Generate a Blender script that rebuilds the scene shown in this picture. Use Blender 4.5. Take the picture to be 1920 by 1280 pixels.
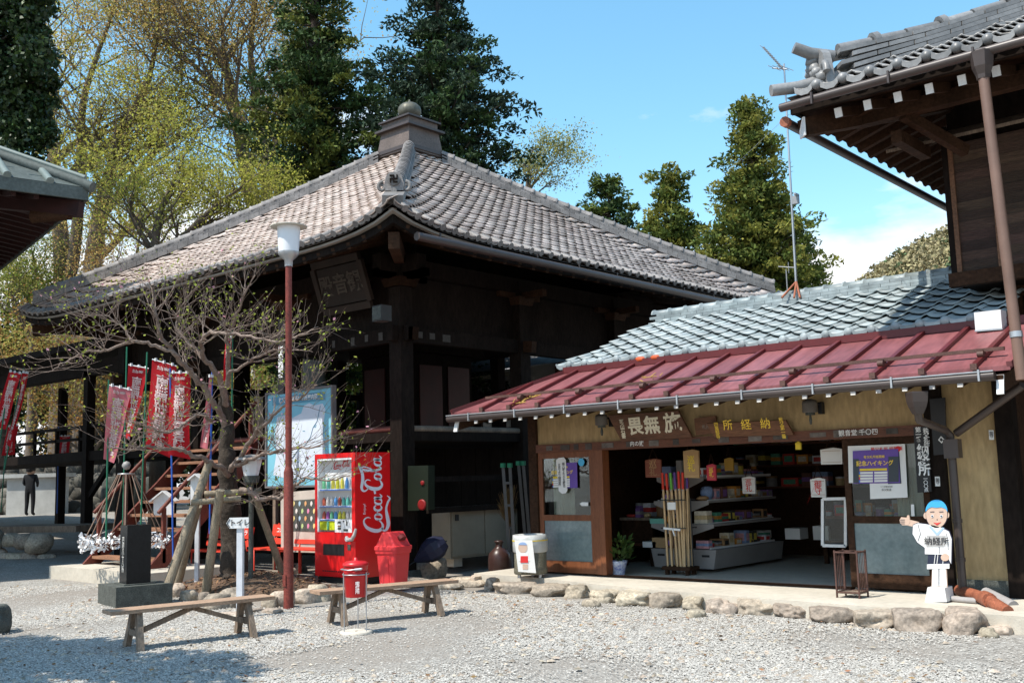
import bpy, math, random
import numpy as np
from mathutils import Vector, Matrix, noise
R = math.radians
for o in list(bpy.data.objects): bpy.data.objects.remove(o)
S = bpy.context.scene
COL = S.collection
# ---------------------------------------------------------------- camera
CAM_F, CAM_H, YAW, PITCH, ROLL = 1950.0, 1.55, 41.3, 7.42, -1.58
cd = bpy.data.cameras.new('camera'); cam = bpy.data.objects.new('camera', cd); COL.objects.link(cam)
cd.sensor_width = 36; cd.lens = CAM_F / 1920 * 36; cd.clip_start = .05; cd.clip_end = 4000
CM = (Matrix.Rotation(R(YAW), 3, 'Z') @ Matrix.Rotation(R(90 + PITCH), 3, 'X') @ Matrix.Rotation(R(ROLL), 3, 'Z'))
cam.matrix_world = Matrix.Translation((0, 0, CAM_H)) @ CM.to_4x4()
S.camera = cam
# ---------------------------------------------------------------- sky
SUN = Vector((-.18, -.58, 1)).normalized()
ELEV = math.asin(SUN.z); AZ = math.atan2(SUN.x, SUN.y)
w = bpy.data.worlds.new('World'); S.world = w; w.use_nodes = True
nt = w.node_tree; N = nt.nodes; L = nt.links; N.clear()
sky = N.new('ShaderNodeTexSky'); sky.sky_type = 'NISHITA'; sky.sun_disc = False
sky.sun_elevation = ELEV; sky.sun_rotation = AZ; sky.air_density = 1.15; sky.dust_density = .6; sky.ozone_density = 1.6
hsv = N.new('ShaderNodeHueSaturation'); hsv.inputs['Saturation'].default_value = 1.18; hsv.inputs['Value'].default_value = 1.68; hsv.inputs['Hue'].default_value = .48
L.new(sky.outputs[0], hsv.inputs['Color'])
tc = N.new('ShaderNodeTexCoord'); sep = N.new('ShaderNodeSeparateXYZ'); L.new(tc.outputs['Generated'], sep.inputs[0])
def mth(op, a, b=None, c=None, cl=False, nt=nt):
    n = nt.nodes.new('ShaderNodeMath'); n.operation = op; n.use_clamp = cl
    for i, v in enumerate((a, b, c)):
        if v is None: continue
        if isinstance(v, (int, float)): n.inputs[i].default_value = v
        else: nt.links.new(v, n.inputs[i])
    return n.outputs[0]
zz = mth('ADD', mth('MAXIMUM', sep.outputs[2], 0.0), .18)
cmb = N.new('ShaderNodeCombineXYZ')
L.new(mth('DIVIDE', sep.outputs[0], zz), cmb.inputs[0]); L.new(mth('DIVIDE', sep.outputs[1], zz), cmb.inputs[1])
cmb.inputs[2].default_value = 3.1
no = N.new('ShaderNodeTexNoise'); no.inputs['Scale'].default_value = 1.15; no.inputs['Detail'].default_value = 9; no.inputs['Roughness'].default_value = .58
L.new(cmb.outputs[0], no.inputs['Vector'])
# more cloud towards the horizon
cov = mth('SUBTRACT', 1.0, mth('MULTIPLY', mth('MAXIMUM', sep.outputs[2], 0.0), 2.6), cl=True)
cl = mth('MULTIPLY', mth('SUBTRACT', mth('ADD', no.outputs[0], mth('MULTIPLY', mth('SUBTRACT', cov, .30), .85)), .535), 6.0, cl=True)
cm2 = N.new('ShaderNodeCombineXYZ'); L.new(mth('DIVIDE', sep.outputs[0], zz), cm2.inputs[0]); L.new(mth('DIVIDE', sep.outputs[1], zz), cm2.inputs[1]); cm2.inputs[2].default_value = 1.1
no2 = N.new('ShaderNodeTexNoise'); no2.inputs['Scale'].default_value = 2.4; no2.inputs['Detail'].default_value = 8; no2.inputs['Roughness'].default_value = .55; L.new(cm2.outputs[0], no2.inputs['Vector'])
cl = mth('MAXIMUM', cl, mth('MULTIPLY', mth('SUBTRACT', no2.outputs[0], .60), 6.0, cl=True))
mx = N.new('ShaderNodeMix'); mx.data_type = 'RGBA'
L.new(cl, mx.inputs[0]); L.new(hsv.outputs[0], mx.inputs[6]); mx.inputs[7].default_value = (8.0, 8.1, 8.2, 1)
bg = N.new('ShaderNodeBackground'); bg.inputs[1].default_value = .122; L.new(mx.outputs[2], bg.inputs[0])
wo = N.new('ShaderNodeOutputWorld'); L.new(bg.outputs[0], wo.inputs[0])
# ---------------------------------------------------------------- sun
sd = bpy.data.lights.new('sun', 'SUN'); sd.energy = 5.0; sd.angle = R(.53); sd.color = (1, .945, .85)
so = bpy.data.objects.new('sun', sd); COL.objects.link(so); so.location = (10, -20, 40)
so.rotation_euler = SUN.to_track_quat('Z', 'Y').to_euler()
S.view_settings.view_transform = 'Standard'; S.view_settings.look = 'None'; S.view_settings.exposure = 0.35; S.view_settings.gamma = 1
S.view_settings.use_curve_mapping = False
S.render.engine = 'CYCLES'
S.cycles.max_bounces = 6; S.cycles.diffuse_bounces = 3; S.cycles.glossy_bounces = 3; S.cycles.transmission_bounces = 6; S.cycles.transparent_max_bounces = 8
S.cycles.caustics_reflective = False; S.cycles.caustics_refractive = False
# ---------------------------------------------------------------- survey helpers: sight lines of the photograph met with known planes
def ray(x, y): return CM @ Vector(((x - 960) / CAM_F, -(y - 640) / CAM_F, -1))
C0 = Vector((0, 0, CAM_H))
def at(x, y, d): return C0 + ray(x, y) * d
def onz(x, y, z=0): r = ray(x, y); return C0 + r * ((z - CAM_H) / r.z)
def ony(x, y, Y): r = ray(x, y); return C0 + r * (Y / r.y)
def onx(x, y, X): r = ray(x, y); return C0 + r * (X / r.x)
def depth(p): return -((CM.transposed() @ (Vector(p) - C0)).z)
def sm(t): t = min(1, max(0, t)); return t * t * (3 - 2 * t)
def gh(x, y):   # ground height: flat yard that climbs gently towards the main hall side
    return .66 * sm((-x - 19) / 17.0)
# ---------------------------------------------------------------- mesh builder
class B:
    def __init__(s): s.v = []; s.f = []; s.sm = []
    def add(s, vs, fs, smooth=False):
        k = len(s.v); s.v += [tuple(v) for v in vs]; s.f += [tuple(i + k for i in f) for f in fs]; s.sm += [smooth] * len(fs); return s
    def box(s, c, d, rot=None, taper=1.0):
        c = Vector(c); x, y, z = d[0] / 2, d[1] / 2, d[2] / 2; P = []
        for sz in (-1, 1):
            t = taper if sz > 0 else 1
            for sx, sy in ((-1, -1), (1, -1), (1, 1), (-1, 1)):
                p = Vector((sx * x * t, sy * y * t, sz * z)); P.append(c + (rot @ p if rot else p))
        return s.add(P, [(3, 2, 1, 0), (4, 5, 6, 7), (0, 1, 5, 4), (1, 2, 6, 5), (2, 3, 7, 6), (3, 0, 4, 7)])
    def bb(s, a, b):   # box from min and max corner
        a = Vector(a); b = Vector(b); return s.box((a + b) / 2, [abs(t) for t in (b - a)])
    def beam(s, p, q, w, h, up=(0, 0, 1)):
        p = Vector(p); q = Vector(q); d = q - p; l = d.length; d = d / l
        u = Vector(up); x = d.cross(u)
        if x.length < 1e-4: x = d.cross(Vector((1, 0, 0)))
        x.normalize(); u = x.cross(d)
        return s.box((p + q) / 2, (l, w, h), Matrix((d, -x, u)).transposed())
    def tube(s, pts, r, n=8, cap=True):
        pts = [Vector(p) for p in pts]; m = len(pts)
        rs = r if isinstance(r, (list, tuple)) else [r] * m
        V = []; prev = None
        for i, p in enumerate(pts):
            t = (pts[min(i + 1, m - 1)] - pts[max(i - 1, 0)])
            t = t.normalized() if t.length > 1e-9 else Vector((0, 0, 1))
            if prev is None:
                a = Vector((0, 0, 1)) if abs(t.z) < .9 else Vector((1, 0, 0)); x = t.cross(a).normalized()
            else:
                x = prev - t * prev.dot(t); x = x.normalized() if x.length > 1e-6 else t.orthogonal().normalized()
            prev = x; y = t.cross(x)
            for k in range(n):
                a = 2 * math.pi * k / n; V.append(p + (x * math.cos(a) + y * math.sin(a)) * rs[i])
        F = [(i * n + k, i * n + (k + 1) % n, (i + 1) * n + (k + 1) % n, (i + 1) * n + k) for i in range(m - 1) for k in range(n)]
        s.add(V, F, True)
        if cap: s.add(V[:n][::-1], [tuple(range(n))]); s.add(V[-n:], [tuple(range(n))])
        return s
    def lathe(s, prof, c=(0, 0, 0), n=16, smooth=True, cap=True):
        c = Vector(c); V = []
        for r, z in prof:
            for k in range(n): a = 2 * math.pi * k / n; V.append(c + Vector((r * math.cos(a), r * math.sin(a), z)))
        m = len(prof)
        s.add(V, [(i * n + k, i * n + (k + 1) % n, (i + 1) * n + (k + 1) % n, (i + 1) * n + k) for i in range(m - 1) for k in range(n)], smooth)
        if cap: s.add(V[:n][::-1], [tuple(range(n))]); s.add(V[-n:], [tuple(range(n))])
        return s
    def prism(s, poly, o, x, y, th):   # polygon in the frame o,x,y pushed along x cross y by th
        o = Vector(o); x = Vector(x); y = Vector(y); nn = x.cross(y).normalized() * th; n = len(poly)
        a = [o + x * p[0] + y * p[1] for p in poly]; b = [p + nn for p in a]
        return s.add(a + b, [tuple(range(n))[::-1], tuple(range(n, 2 * n))] + [(i, (i + 1) % n, n + (i + 1) % n, n + i) for i in range(n)])
    def quad(s, a, b, c, d): return s.add([a, b, c, d], [(0, 1, 2, 3)])
    def rock(s, c, d, seed, sub=2, rough=.25, rz=0):
        ico = ICO[sub]; V = []; rn = random.Random(seed); off = Vector((rn.random() * 50, rn.random() * 50, rn.random() * 50))
        ca, sa = math.cos(rz), math.sin(rz)
        for v in ico[0]:
            k = 1 + rough * (noise.noise(v * 1.1 + off) * 1.3 + .5 * noise.noise(v * 2.7 + off))
            p = Vector((max(-.93, min(.93, v.x * k)) * d[0], max(-.95, min(.95, v.y * k)) * d[1], max(-.8, min(.80, v.z * k)) * d[2])) * .56
            V.append(Vector(c) + Vector((p.x * ca - p.y * sa, p.x * sa + p.y * ca, p.z)))
        return s.add(V, ico[1], True)
    def mesh(s, name):
        m = bpy.data.meshes.new(name); m.from_pydata(s.v, [], s.f); m.polygons.foreach_set('use_smooth', s.sm); m.update(); return m
def make_ico(sub):
    t = (1 + 5 ** .5) / 2
    v = [Vector(p).normalized() for p in ((-1, t, 0), (1, t, 0), (-1, -t, 0), (1, -t, 0), (0, -1, t), (0, 1, t), (0, -1, -t), (0, 1, -t), (t, 0, -1), (t, 0, 1), (-t, 0, -1), (-t, 0, 1))]
    f = [(0, 11, 5), (0, 5, 1), (0, 1, 7), (0, 7, 10), (0, 10, 11), (1, 5, 9), (5, 11, 4), (11, 10, 2), (10, 7, 6), (7, 1, 8), (3, 9, 4), (3, 4, 2), (3, 2, 6), (3, 6, 8), (3, 8, 9), (4, 9, 5), (2, 4, 11), (6, 2, 10), (8, 6, 7), (9, 8, 1)]
    for _ in range(sub):
        mid = {}; nf = []
        def g(a, b):
            k = (min(a, b), max(a, b))
            if k not in mid: v.append(((v[a] + v[b]) / 2).normalized()); mid[k] = len(v) - 1
            return mid[k]
        for a, b, c in f: ab, bc, ca = g(a, b), g(b, c), g(c, a); nf += [(a, ab, ca), (b, bc, ab), (c, ca, bc), (ab, bc, ca)]
        f = nf
    return v, f
ICO = [make_ico(i) for i in range(4)]
def npmesh(name, V, F, smooth=False):   # V (n,3) F (m,k) arrays
    V = np.asarray(V, np.float32).reshape(-1, 3); F = np.asarray(F, np.int32); m = bpy.data.meshes.new(name); k = F.shape[1]
    m.vertices.add(len(V)); m.vertices.foreach_set('co', V.ravel()); m.loops.add(F.size); m.loops.foreach_set('vertex_index', F.ravel())
    m.polygons.add(len(F)); m.polygons.foreach_set('loop_start', np.arange(0, F.size, k, dtype=np.int32)); m.polygons.foreach_set('loop_total', np.full(len(F), k, np.int32))
    if smooth: m.polygons.foreach_set('use_smooth', np.ones(len(F), bool))
    m.update(calc_edges=True); return m
# ---------------------------------------------------------------- scene helpers
def tag(o, label=None, cat=None, group=None, kind=None):
    if label: o['label'] = label
    if cat: o['category'] = cat
    if group: o['group'] = group
    if kind: o['kind'] = kind
    return o
def thing(name, label, cat, loc=(0, 0, 0), rz=0, group=None, kind=None):
    o = bpy.data.objects.new(name, None); COL.objects.link(o); o.location = loc; o.rotation_euler = (0, 0, rz); o.empty_display_size = .1
    return tag(o, label, cat, group, kind)
def link(name, me, mat, parent=None, w=False, label=None, kind=None, mtx=None):
    o = bpy.data.objects.new(name, me); COL.objects.link(o)
    if mat is not None:
        if not me.materials: me.materials.append(mat)
    if parent: o.parent = parent
    if w and parent and parent.type == 'EMPTY': o.location = -parent.location     # geometry given in world coordinates
    if mtx is not None: o.matrix_local = mtx
    return tag(o, label, None, None, kind)
def part(name, b, mat, parent=None, w=False, **k): return link(name, b.mesh(name), mat, parent, w, **k)
def wpart(name, b, mat, parent, **k): return part(name, b, mat, parent, True, **k)
def single(name, b, mat, label, cat, group=None, kind=None, loc=None):   # a thing that is one mesh, vertices in world coordinates
    return tag(part(name, b, mat), label, cat, group, kind)
TXT = {}
def text_mesh(body, bold=0.0, ext=.0, space=1.0):
    k = (body, bold, ext, space)
    if k not in TXT:
        c = bpy.data.curves.new('lettering', 'FONT'); c.body = body; c.align_x = 'CENTER'; c.align_y = 'CENTER'; c.offset = bold; c.extrude = ext; c.resolution_u = 2; c.space_line = space
        o = bpy.data.objects.new('lettering', c); me = bpy.data.meshes.new_from_object(o); bpy.data.objects.remove(o); bpy.data.curves.remove(c)
        TXT[k] = me
    return TXT[k]
def text(body, size, mat, parent, pos, right, up, bold=.0, vertical=False, space=.75, sx=1.0, name='lettering', ext=0.0):
    if vertical: body = '\n'.join(body)
    me = text_mesh(body, bold, ext, space).copy(); me.materials.clear()
    x = Vector(right).normalized(); y = Vector(up).normalized(); z = x.cross(y)
    m = Matrix.Identity(4)
    for i in range(3): m[i][0] = x[i] * size * sx; m[i][1] = y[i] * size; m[i][2] = z[i]; m[i][3] = pos[i]
    me.transform(m)
    return link(name, me, mat, parent, parent is not None and parent.type == 'EMPTY')
def copy_tree(o, parent=None):
    c = o.copy(); COL.objects.link(c); c.parent = parent
    for ch in o.children: copy_tree(ch, c)
    return c
# ---------------------------------------------------------------- materials
def M(name, col, rough=.75, var=.2, scale=3.0, bump=0.0, bscale=30.0, metal=0.0, stretch=(1, 1, 1), rand=0.0, col2=None, mixlo=.4, mixhi=.6, spec=.35, coat=0.0, transl=0.0, fine=0.0):
    m = bpy.data.materials.new(name); m.use_nodes = True; nt = m.node_tree; N = nt.nodes; L = nt.links
    b = N['Principled BSDF']; b.inputs['Roughness'].default_value = rough; b.inputs['Metallic'].default_value = metal; b.inputs['Specular IOR Level'].default_value = spec
    if coat: b.inputs['Coat Weight'].default_value = coat
    g = N.new('ShaderNodeNewGeometry'); mp = N.new('ShaderNodeMapping'); mp.inputs['Scale'].default_value = stretch; L.new(g.outputs['Position'], mp.inputs[0])
    n1 = N.new('ShaderNodeTexNoise'); n1.inputs['Scale'].default_value = scale; n1.inputs['Detail'].default_value = 7; n1.inputs['Roughness'].default_value = .65; L.new(mp.outputs[0], n1.inputs[0])
    r = N.new('ShaderNodeValToRGB'); r.color_ramp.elements[0].position = mixlo - .12; r.color_ramp.elements[1].position = mixhi + .12
    c2 = col2 or tuple(min(1, c * (1 + var)) for c in col); c1 = col if col2 else tuple(c * (1 - var) for c in col)
    r.color_ramp.elements[0].color = (*c1, 1); r.color_ramp.elements[1].color = (*c2, 1); L.new(n1.outputs[0], r.inputs[0]); out = r.outputs[0]
    if fine:
        nf = N.new('ShaderNodeTexNoise'); nf.inputs['Scale'].default_value = scale * 9; nf.inputs['Detail'].default_value = 4; L.new(mp.outputs[0], nf.inputs[0])
        mm = N.new('ShaderNodeMapRange'); mm.inputs[1].default_value = .3; mm.inputs[2].default_value = .7; mm.inputs[3].default_value = 1 - fine; mm.inputs[4].default_value = 1 + fine; L.new(nf.outputs[0], mm.inputs[0])
        h = N.new('ShaderNodeHueSaturation'); L.new(out, h.inputs['Color']); L.new(mm.outputs[0], h.inputs['Value']); out = h.outputs[0]
    if rand:
        oi = N.new('ShaderNodeObjectInfo'); fr = mth('FRACT', mth('ADD', oi.outputs['Random'], g.outputs['Random Per Island'], nt=nt), nt=nt)
        mm = N.new('ShaderNodeMapRange'); mm.inputs[3].default_value = 1 - rand; mm.inputs[4].default_value = 1 + rand; L.new(fr, mm.inputs[0])
        h = N.new('ShaderNodeHueSaturation'); L.new(out, h.inputs['Color']); L.new(mm.outputs[0], h.inputs['Value'])
        m2 = N.new('ShaderNodeMapRange'); m2.inputs[3].default_value = .5 - rand * .04; m2.inputs[4].default_value = .5 + rand * .04; L.new(mth('FRACT', mth('MULTIPLY', fr, 7.31, nt=nt), nt=nt), m2.inputs[0]); L.new(m2.outputs[0], h.inputs['Hue'])
        out = h.outputs[0]
    L.new(out, b.inputs['Base Color'])
    if bump:
        n2 = N.new('ShaderNodeTexNoise'); n2.inputs['Scale'].default_value = bscale; n2.inputs['Detail'].default_value = 5; L.new(mp.outputs[0], n2.inputs[0])
        bp = N.new('ShaderNodeBump'); bp.inputs['Strength'].default_value = min(1, bump); bp.inputs['Distance'].default_value = .02 * max(1, bump); L.new(n2.outputs[0], bp.inputs['Height']); L.new(bp.outputs[0], b.inputs['Normal'])
    if transl:
        t = N.new('ShaderNodeBsdfTranslucent'); L.new(out, t.inputs[0]); ms = N.new('ShaderNodeMixShader'); ms.inputs[0].default_value = transl
        L.new(b.outputs[0], ms.inputs[1]); L.new(t.outputs[0], ms.inputs[2]); L.new(ms.outputs[0], N['Material Output'].inputs[0])
    return m
def glass(name, col=(.8, .85, .85), rough=.02, alpha=.75):
    m = bpy.data.materials.new(name); m.use_nodes = True; nt = m.node_tree; N = nt.nodes; L = nt.links; N.remove(N['Principled BSDF'])
    g = N.new('ShaderNodeBsdfGlossy'); g.inputs['Roughness'].default_value = rough; g.inputs[0].default_value = (1, 1, 1, 1)
    t = N.new('ShaderNodeBsdfTransparent'); t.inputs[0].default_value = (*col, 1); f = N.new('ShaderNodeFresnel'); f.inputs[0].default_value = 1.5
    mx = N.new('ShaderNodeMixShader'); L.new(mth('ADD', mth('MULTIPLY', f.outputs[0], 1.0, nt=nt), .0, nt=nt, cl=True), mx.inputs[0]); L.new(t.outputs[0], mx.inputs[1]); L.new(g.outputs[0], mx.inputs[2])
    L.new(mx.outputs[0], N['Material Output'].inputs[0]); return m
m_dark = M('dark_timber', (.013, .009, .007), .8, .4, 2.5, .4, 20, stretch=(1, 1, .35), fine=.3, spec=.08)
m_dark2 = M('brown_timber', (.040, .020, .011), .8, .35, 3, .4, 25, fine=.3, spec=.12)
m_door = M('varnished_timber', (.16, .055, .022), .45, .3, 6, .2, 30, stretch=(3, 3, .3), fine=.25)
m_wood = M('weathered_timber', (.20, .15, .11), .8, .35, 4, .4, 40, stretch=(2, 2, .4), fine=.3)
m_bench = M('bench_timber', (.34, .22, .14), .75, .3, 5, .4, 30, stretch=(3, .5, 3), fine=.3)
m_log = M('bark_stripped_log', (.27, .22, .155), .85, .35, 5, .6, 25, stretch=(3, 3, .5), fine=.3)
m_white = M('white_paint', (.70, .70, .69), .55, .08, 6, fine=.06)
m_cream = M('cream_wall', (.33, .225, .105), .9, .22, 1.1, .3, 60, stretch=(2.2, 2.2, .6), col2=(.50, .36, .185), fine=.16)
m_plaster = M('white_plaster', (.62, .60, .55), .9, .1, 2)
m_red = M('red_enamel', (.72, .010, .012), .28, .05, 3, spec=.5)
m_redp = M('red_plastic', (.70, .045, .05), .45, .08, 3)
m_redb = M('red_bench_paint', (.62, .05, .025), .5, .15, 6, fine=.15)
m_black = M('black_paint', (.015, .015, .016), .45, .2, 5)
m_iron = M('rusty_iron', (.09, .045, .035), .6, .4, 8, fine=.3)
m_pole = M('red_oxide_pole', (.17, .035, .025), .5, .3, 5, fine=.3)
m_steel = M('galvanised_steel', (.45, .46, .47), .4, .15, 6, metal=.7)
m_alu = M('aluminium', (.30, .30, .30), .5, .1, 5, metal=.5)
m_stone = M('field_stone', (.23, .20, .165), .9, .35, 3, .8, 16, rand=.35, col2=(.46, .38, .29), fine=.35)
m_granite = M('black_granite', (.010, .011, .012), .25, .3, 20, spec=.2)
m_granite2 = M('dark_granite', (.075, .08, .07), .8, .4, 9, .4, 40, fine=.4)
m_conc = M('concrete', (.50, .455, .38), .9, .14, 1.4, .2, 50, fine=.08)
m_ink = M('black_ink', (.02, .02, .022), .7, .1)
m_inkw = M('white_ink', (.80, .80, .78), .7, .05)
m_gold = M('gold_leaf', (.85, .58, .06), .45, .15, 20)
m_inkr = M('red_ink', (.65, .03, .03), .6, .1)
m_blue = M('blue_paint', (.06, .20, .62), .5, .1)
m_gutter = M('brown_gutter', (.055, .04, .035), .4, .2, 3, spec=.5)
m_pipe = M('brown_downpipe', (.16, .095, .07), .45, .2, 2, spec=.4)
m_paper = M('paper', (.72, .71, .68), .8, .05)
def flat(name, col, rough=.6): return M(name, col, rough, .08, 6)
# ================================================================ ground
def gravel_mat():
    m = bpy.data.materials.new('gravel_ground'); m.use_nodes = True; nt = m.node_tree; N = nt.nodes; L = nt.links; b = N['Principled BSDF']; b.inputs['Roughness'].default_value = .95; b.inputs['Specular IOR Level'].default_value = .2
    g = N.new('ShaderNodeNewGeometry')
    def nz(sc, d=6):
        n = N.new('ShaderNodeTexNoise'); n.inputs['Scale'].default_value = sc; n.inputs['Detail'].default_value = d; n.inputs['Roughness'].default_value = .6; L.new(g.outputs['Position'], n.inputs[0]); return n.outputs[0]
    v = N.new('ShaderNodeTexVoronoi'); v.inputs['Scale'].default_value = 38; L.new(g.outputs['Position'], v.inputs['Vector'])
    r = N.new('ShaderNodeValToRGB'); e = r.color_ramp.elements; e[0].color = (.16, .15, .135, 1); e[1].color = (.43, .415, .38, 1); e.new(.5).color = (.30, .285, .26, 1)
    sx = N.new('ShaderNodeSeparateColor'); L.new(v.outputs['Color'], sx.inputs[0]); L.new(sx.outputs[0], r.inputs[0])
    pr = N.new('ShaderNodeMapRange'); pr.inputs[1].default_value = .38; pr.inputs[2].default_value = .58; L.new(nz(.55, 7), pr.inputs[0])
    mx = N.new('ShaderNodeMix'); mx.data_type = 'RGBA'; L.new(mth('MULTIPLY', pr.outputs[0], .85, nt=nt), mx.inputs[0]); L.new(r.outputs[0], mx.inputs[6])
    r2 = N.new('ShaderNodeValToRGB'); r2.color_ramp.elements[0].color = (.20, .175, .15, 1); r2.color_ramp.elements[1].color = (.32, .285, .245, 1); L.new(nz(9), r2.inputs[0]); L.new(r2.outputs[0], mx.inputs[7])
    L.new(mx.outputs[2], b.inputs['Base Color'])
    bp = N.new('ShaderNodeBump'); bp.inputs['Strength'].default_value = .7; bp.inputs['Distance'].default_value = .015; L.new(v.outputs['Distance'], bp.inputs['Height']); L.new(bp.outputs[0], b.inputs['Normal'])
    return m
xs = np.unique(np.concatenate([np.linspace(-900, -60, 22), np.arange(-60, 12.1, .75), np.linspace(12, 900, 22)]))
ys = np.unique(np.concatenate([np.linspace(-900, -12, 20), np.arange(-12, 40.1, .75), np.linspace(40, 900, 22)]))
GX, GY = np.meshgrid(xs, ys); GZ = np.vectorize(gh)(GX, GY) + .012 * np.sin(GX * 1.7 + GY * .6) * np.sin(GY * 1.3 - GX * .4)
nx, ny = len(xs), len(ys); idx = np.arange(nx * ny).reshape(ny, nx)
ground = link('ground', npmesh('ground', np.stack([GX, GY, GZ], -1), np.stack([idx[:-1, :-1], idx[:-1, 1:], idx[1:, 1:], idx[1:, :-1]], -1).reshape(-1, 4), True), gravel_mat(), kind='structure')
ground['label'] = 'pale gravel yard with brown earth showing through'
# loose gravel chips lying on it
rng = np.random.default_rng(7)
def chips(n, pts_fn, s0, s1):
    P = pts_fn(n); n = len(P); sz = rng.uniform(s0, s1, (n, 1)); D = rng.uniform(.6, 1.3, (n, 3)) * sz; D[:, 2] *= .6
    base = np.array([[1, 0, 0], [0, 1, 0], [-1, 0, 0], [0, -1, 0], [0, 0, 1], [0.2, .1, -.6]], float) * .5
    base = np.array([[1, .3, 0], [-.3, 1, .1], [-1, -.2, 0], [.2, -1, -.1], [.25, .1, .9]]) * .5
    a = rng.uniform(0, 6.28, n); ca, sa = np.cos(a), np.sin(a)
    V = base[None] * D[:, None, :]; x = V[..., 0] * ca[:, None] - V[..., 1] * sa[:, None]; y = V[..., 0] * sa[:, None] + V[..., 1] * ca[:, None]
    V = np.stack([x, y, V[..., 2] + .004], -1) + P[:, None, :]
    F = np.array([[0, 1, 4], [1, 2, 4], [2, 3, 4], [3, 0, 4]]); F = (np.arange(n)[:, None, None] * 5 + F[None]).reshape(-1, 3)
    return V.reshape(-1, 3), F
def patch(x, y): return np.array([noise.noise(Vector((a * .55, b * .55, 3.3))) for a, b in zip(x, y)])
def yard(n):
    # spread over the visible wedge of the yard, denser close by
    d = 6.2 + 11 * rng.random(n) ** 1.35; lat = rng.uniform(-.56, .56, n) * d
    x = -.66 * d + .751 * lat; y = .751 * d + .66 * lat
    keep = (y < 10.15 - .06 * (x + 3.7)) | (x < -11.2); keep &= ~((x > -14.2) & (x < -10.8) & (y > 8.2)); keep &= rng.random(n) < np.clip(1.0 - 2.6 * patch(x, y), .08, 1)
    x, y = x[keep], y[keep]
    return np.stack([x, y, np.vectorize(gh)(x, y) + .006], -1)
m_chip = M('gravel_chips', (.39, .37, .335), .95, .2, 30, rand=.32, spec=.2)
V, F = chips(460000, yard, .008, .026)
link('gravel', npmesh('gravel', V, F), m_chip, kind='stuff')['label'] = 'loose grey and white gravel chips spread over the yard'

V, F = chips(5200, yard, .035, .075)
link('pebbles', npmesh('pebbles', V, F), m_stone, kind='stuff')['label'] = 'scattered larger pebbles lying among the gravel'
def litter(n):
    P = yard(n); a = rng.uniform(0, 6.28, len(P)); l = rng.uniform(.015, .035, len(P)); d = np.stack([np.cos(a) * l, np.sin(a) * l, rng.uniform(-.006, .012, len(P))], -1); s = np.stack([-np.sin(a) * l * .5, np.cos(a) * l * .5, rng.uniform(-.004, .01, len(P))], -1); P = P + np.array([0, 0, .022])
    return np.stack([P - d, P + s, P + d, P - s], 1).reshape(-1, 3), np.arange(len(P) * 4).reshape(-1, 4)
V, F = litter(1500); link('fallen_leaves', npmesh('fallen_leaves', V, F), M('fallen_leaf', (.20, .11, .05), .9, .3, 8, rand=.5), kind='stuff')['label'] = 'small dry leaves blown over the gravel'
# concrete apron of the shop with its row of edging stones
edge = [(-10.75, 11.25), (-10.5, 11.2), (-9.47, 11.17), (-8.3, 10.85), (-7.3, 10.64), (-6.0, 10.48), (-4.55, 10.36), (-3.7, 10.34), (-1.2, 10.2), (4, 10.2)]
poly = edge + [(4, 18.2), (-10.2, 18.2), (-10.2, 12.6), (-10.75, 12.2)]
pav = part('pavement', B().prism(poly, (0, 0, -.05), (1, 0, 0), (0, 1, 0), .22), m_conc, kind='structure')
pav['label'] = 'pale concrete apron running in front of and into the shop'
sp = [(876, 900, 1098), (902, 920, 1106), (920, 990, 1112), (990, 1051, 1118), (1052, 1096, 1122), (1098, 1147, 1130), (1150, 1206, 1134), (1212, 1272, 1138), (1273, 1312, 1142), (1318, 1372, 1149), (1378, 1442, 1152), (1446, 1512, 1158), (1515, 1596, 1166), (1600, 1670, 1178), (1673, 1758, 1184), (1764, 1840, 1188), (1846, 1882, 1182), (1890, 1935, 1176)]
for i, (a, b, y) in enumerate(sp):
    p = onz(a, y); q = onz(b, y); c = (p + q) / 2; l = (q - p).length; h = (.22, .25, .20)[i % 3] if i not in (14, 15) else .36
    part('stone', B().rock((c.x - .02, c.y + .15, .045), (l * 1.1, .40 + .1 * (i % 3 == 0), h), 40 + i, 3, .42, math.atan2(q.y - p.y, q.x - p.x)), m_stone, pav)
for i, (x, y) in enumerate(((1103, 1138), (1300, 1158), (1850, 1195), (1870, 1190))):
    p = onz(x, y); part('stone', B().rock((p.x, p.y + .05, .03), (.22, .16, .12), 90 + i, 2, .3, i), m_stone, pav)

# distant wooded hill
hb = at(1690, 520, 330); hx = Vector((.751, .66, 0)); hyv = Vector((-.66, .751, 0))
hv = []; hn = 60
def hillz(u): return 72 * math.exp(-((u - 26) / 78.0) ** 2) + 22 * math.exp(-((u - 130) / 60) ** 2)
for j in range(9):
    for i in range(hn):
        u = -160 + 400 * i / (hn - 1); t = j / 8; p = Vector((hb.x, hb.y, 0)) + hx * u + hyv * (t * 140 - 70)
        hv.append((p.x, p.y, -2 + (hillz(u) + 4) * math.sin(math.pi * min(1, t * 1.0)) ** .8 if 0 < j < 8 else -3))
m_hill = M('spring_woodland', (.24, .195, .10), .95, .3, .05, rand=.3, col2=(.33, .29, .16))  # tan lightened so the haze of distance sits in the colour
m_hillg = M('hill_pines', (.07, .105, .045), .95, .3, .1, rand=.3)
hill = part('hill', B().add(hv, [(j * hn + i, j * hn + i + 1, (j + 1) * hn + i + 1, (j + 1) * hn + i) for j in range(8) for i in range(hn - 1)], True), m_hill, kind='structure')
hill['label'] = 'low wooded hill far behind the roofs'
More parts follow.
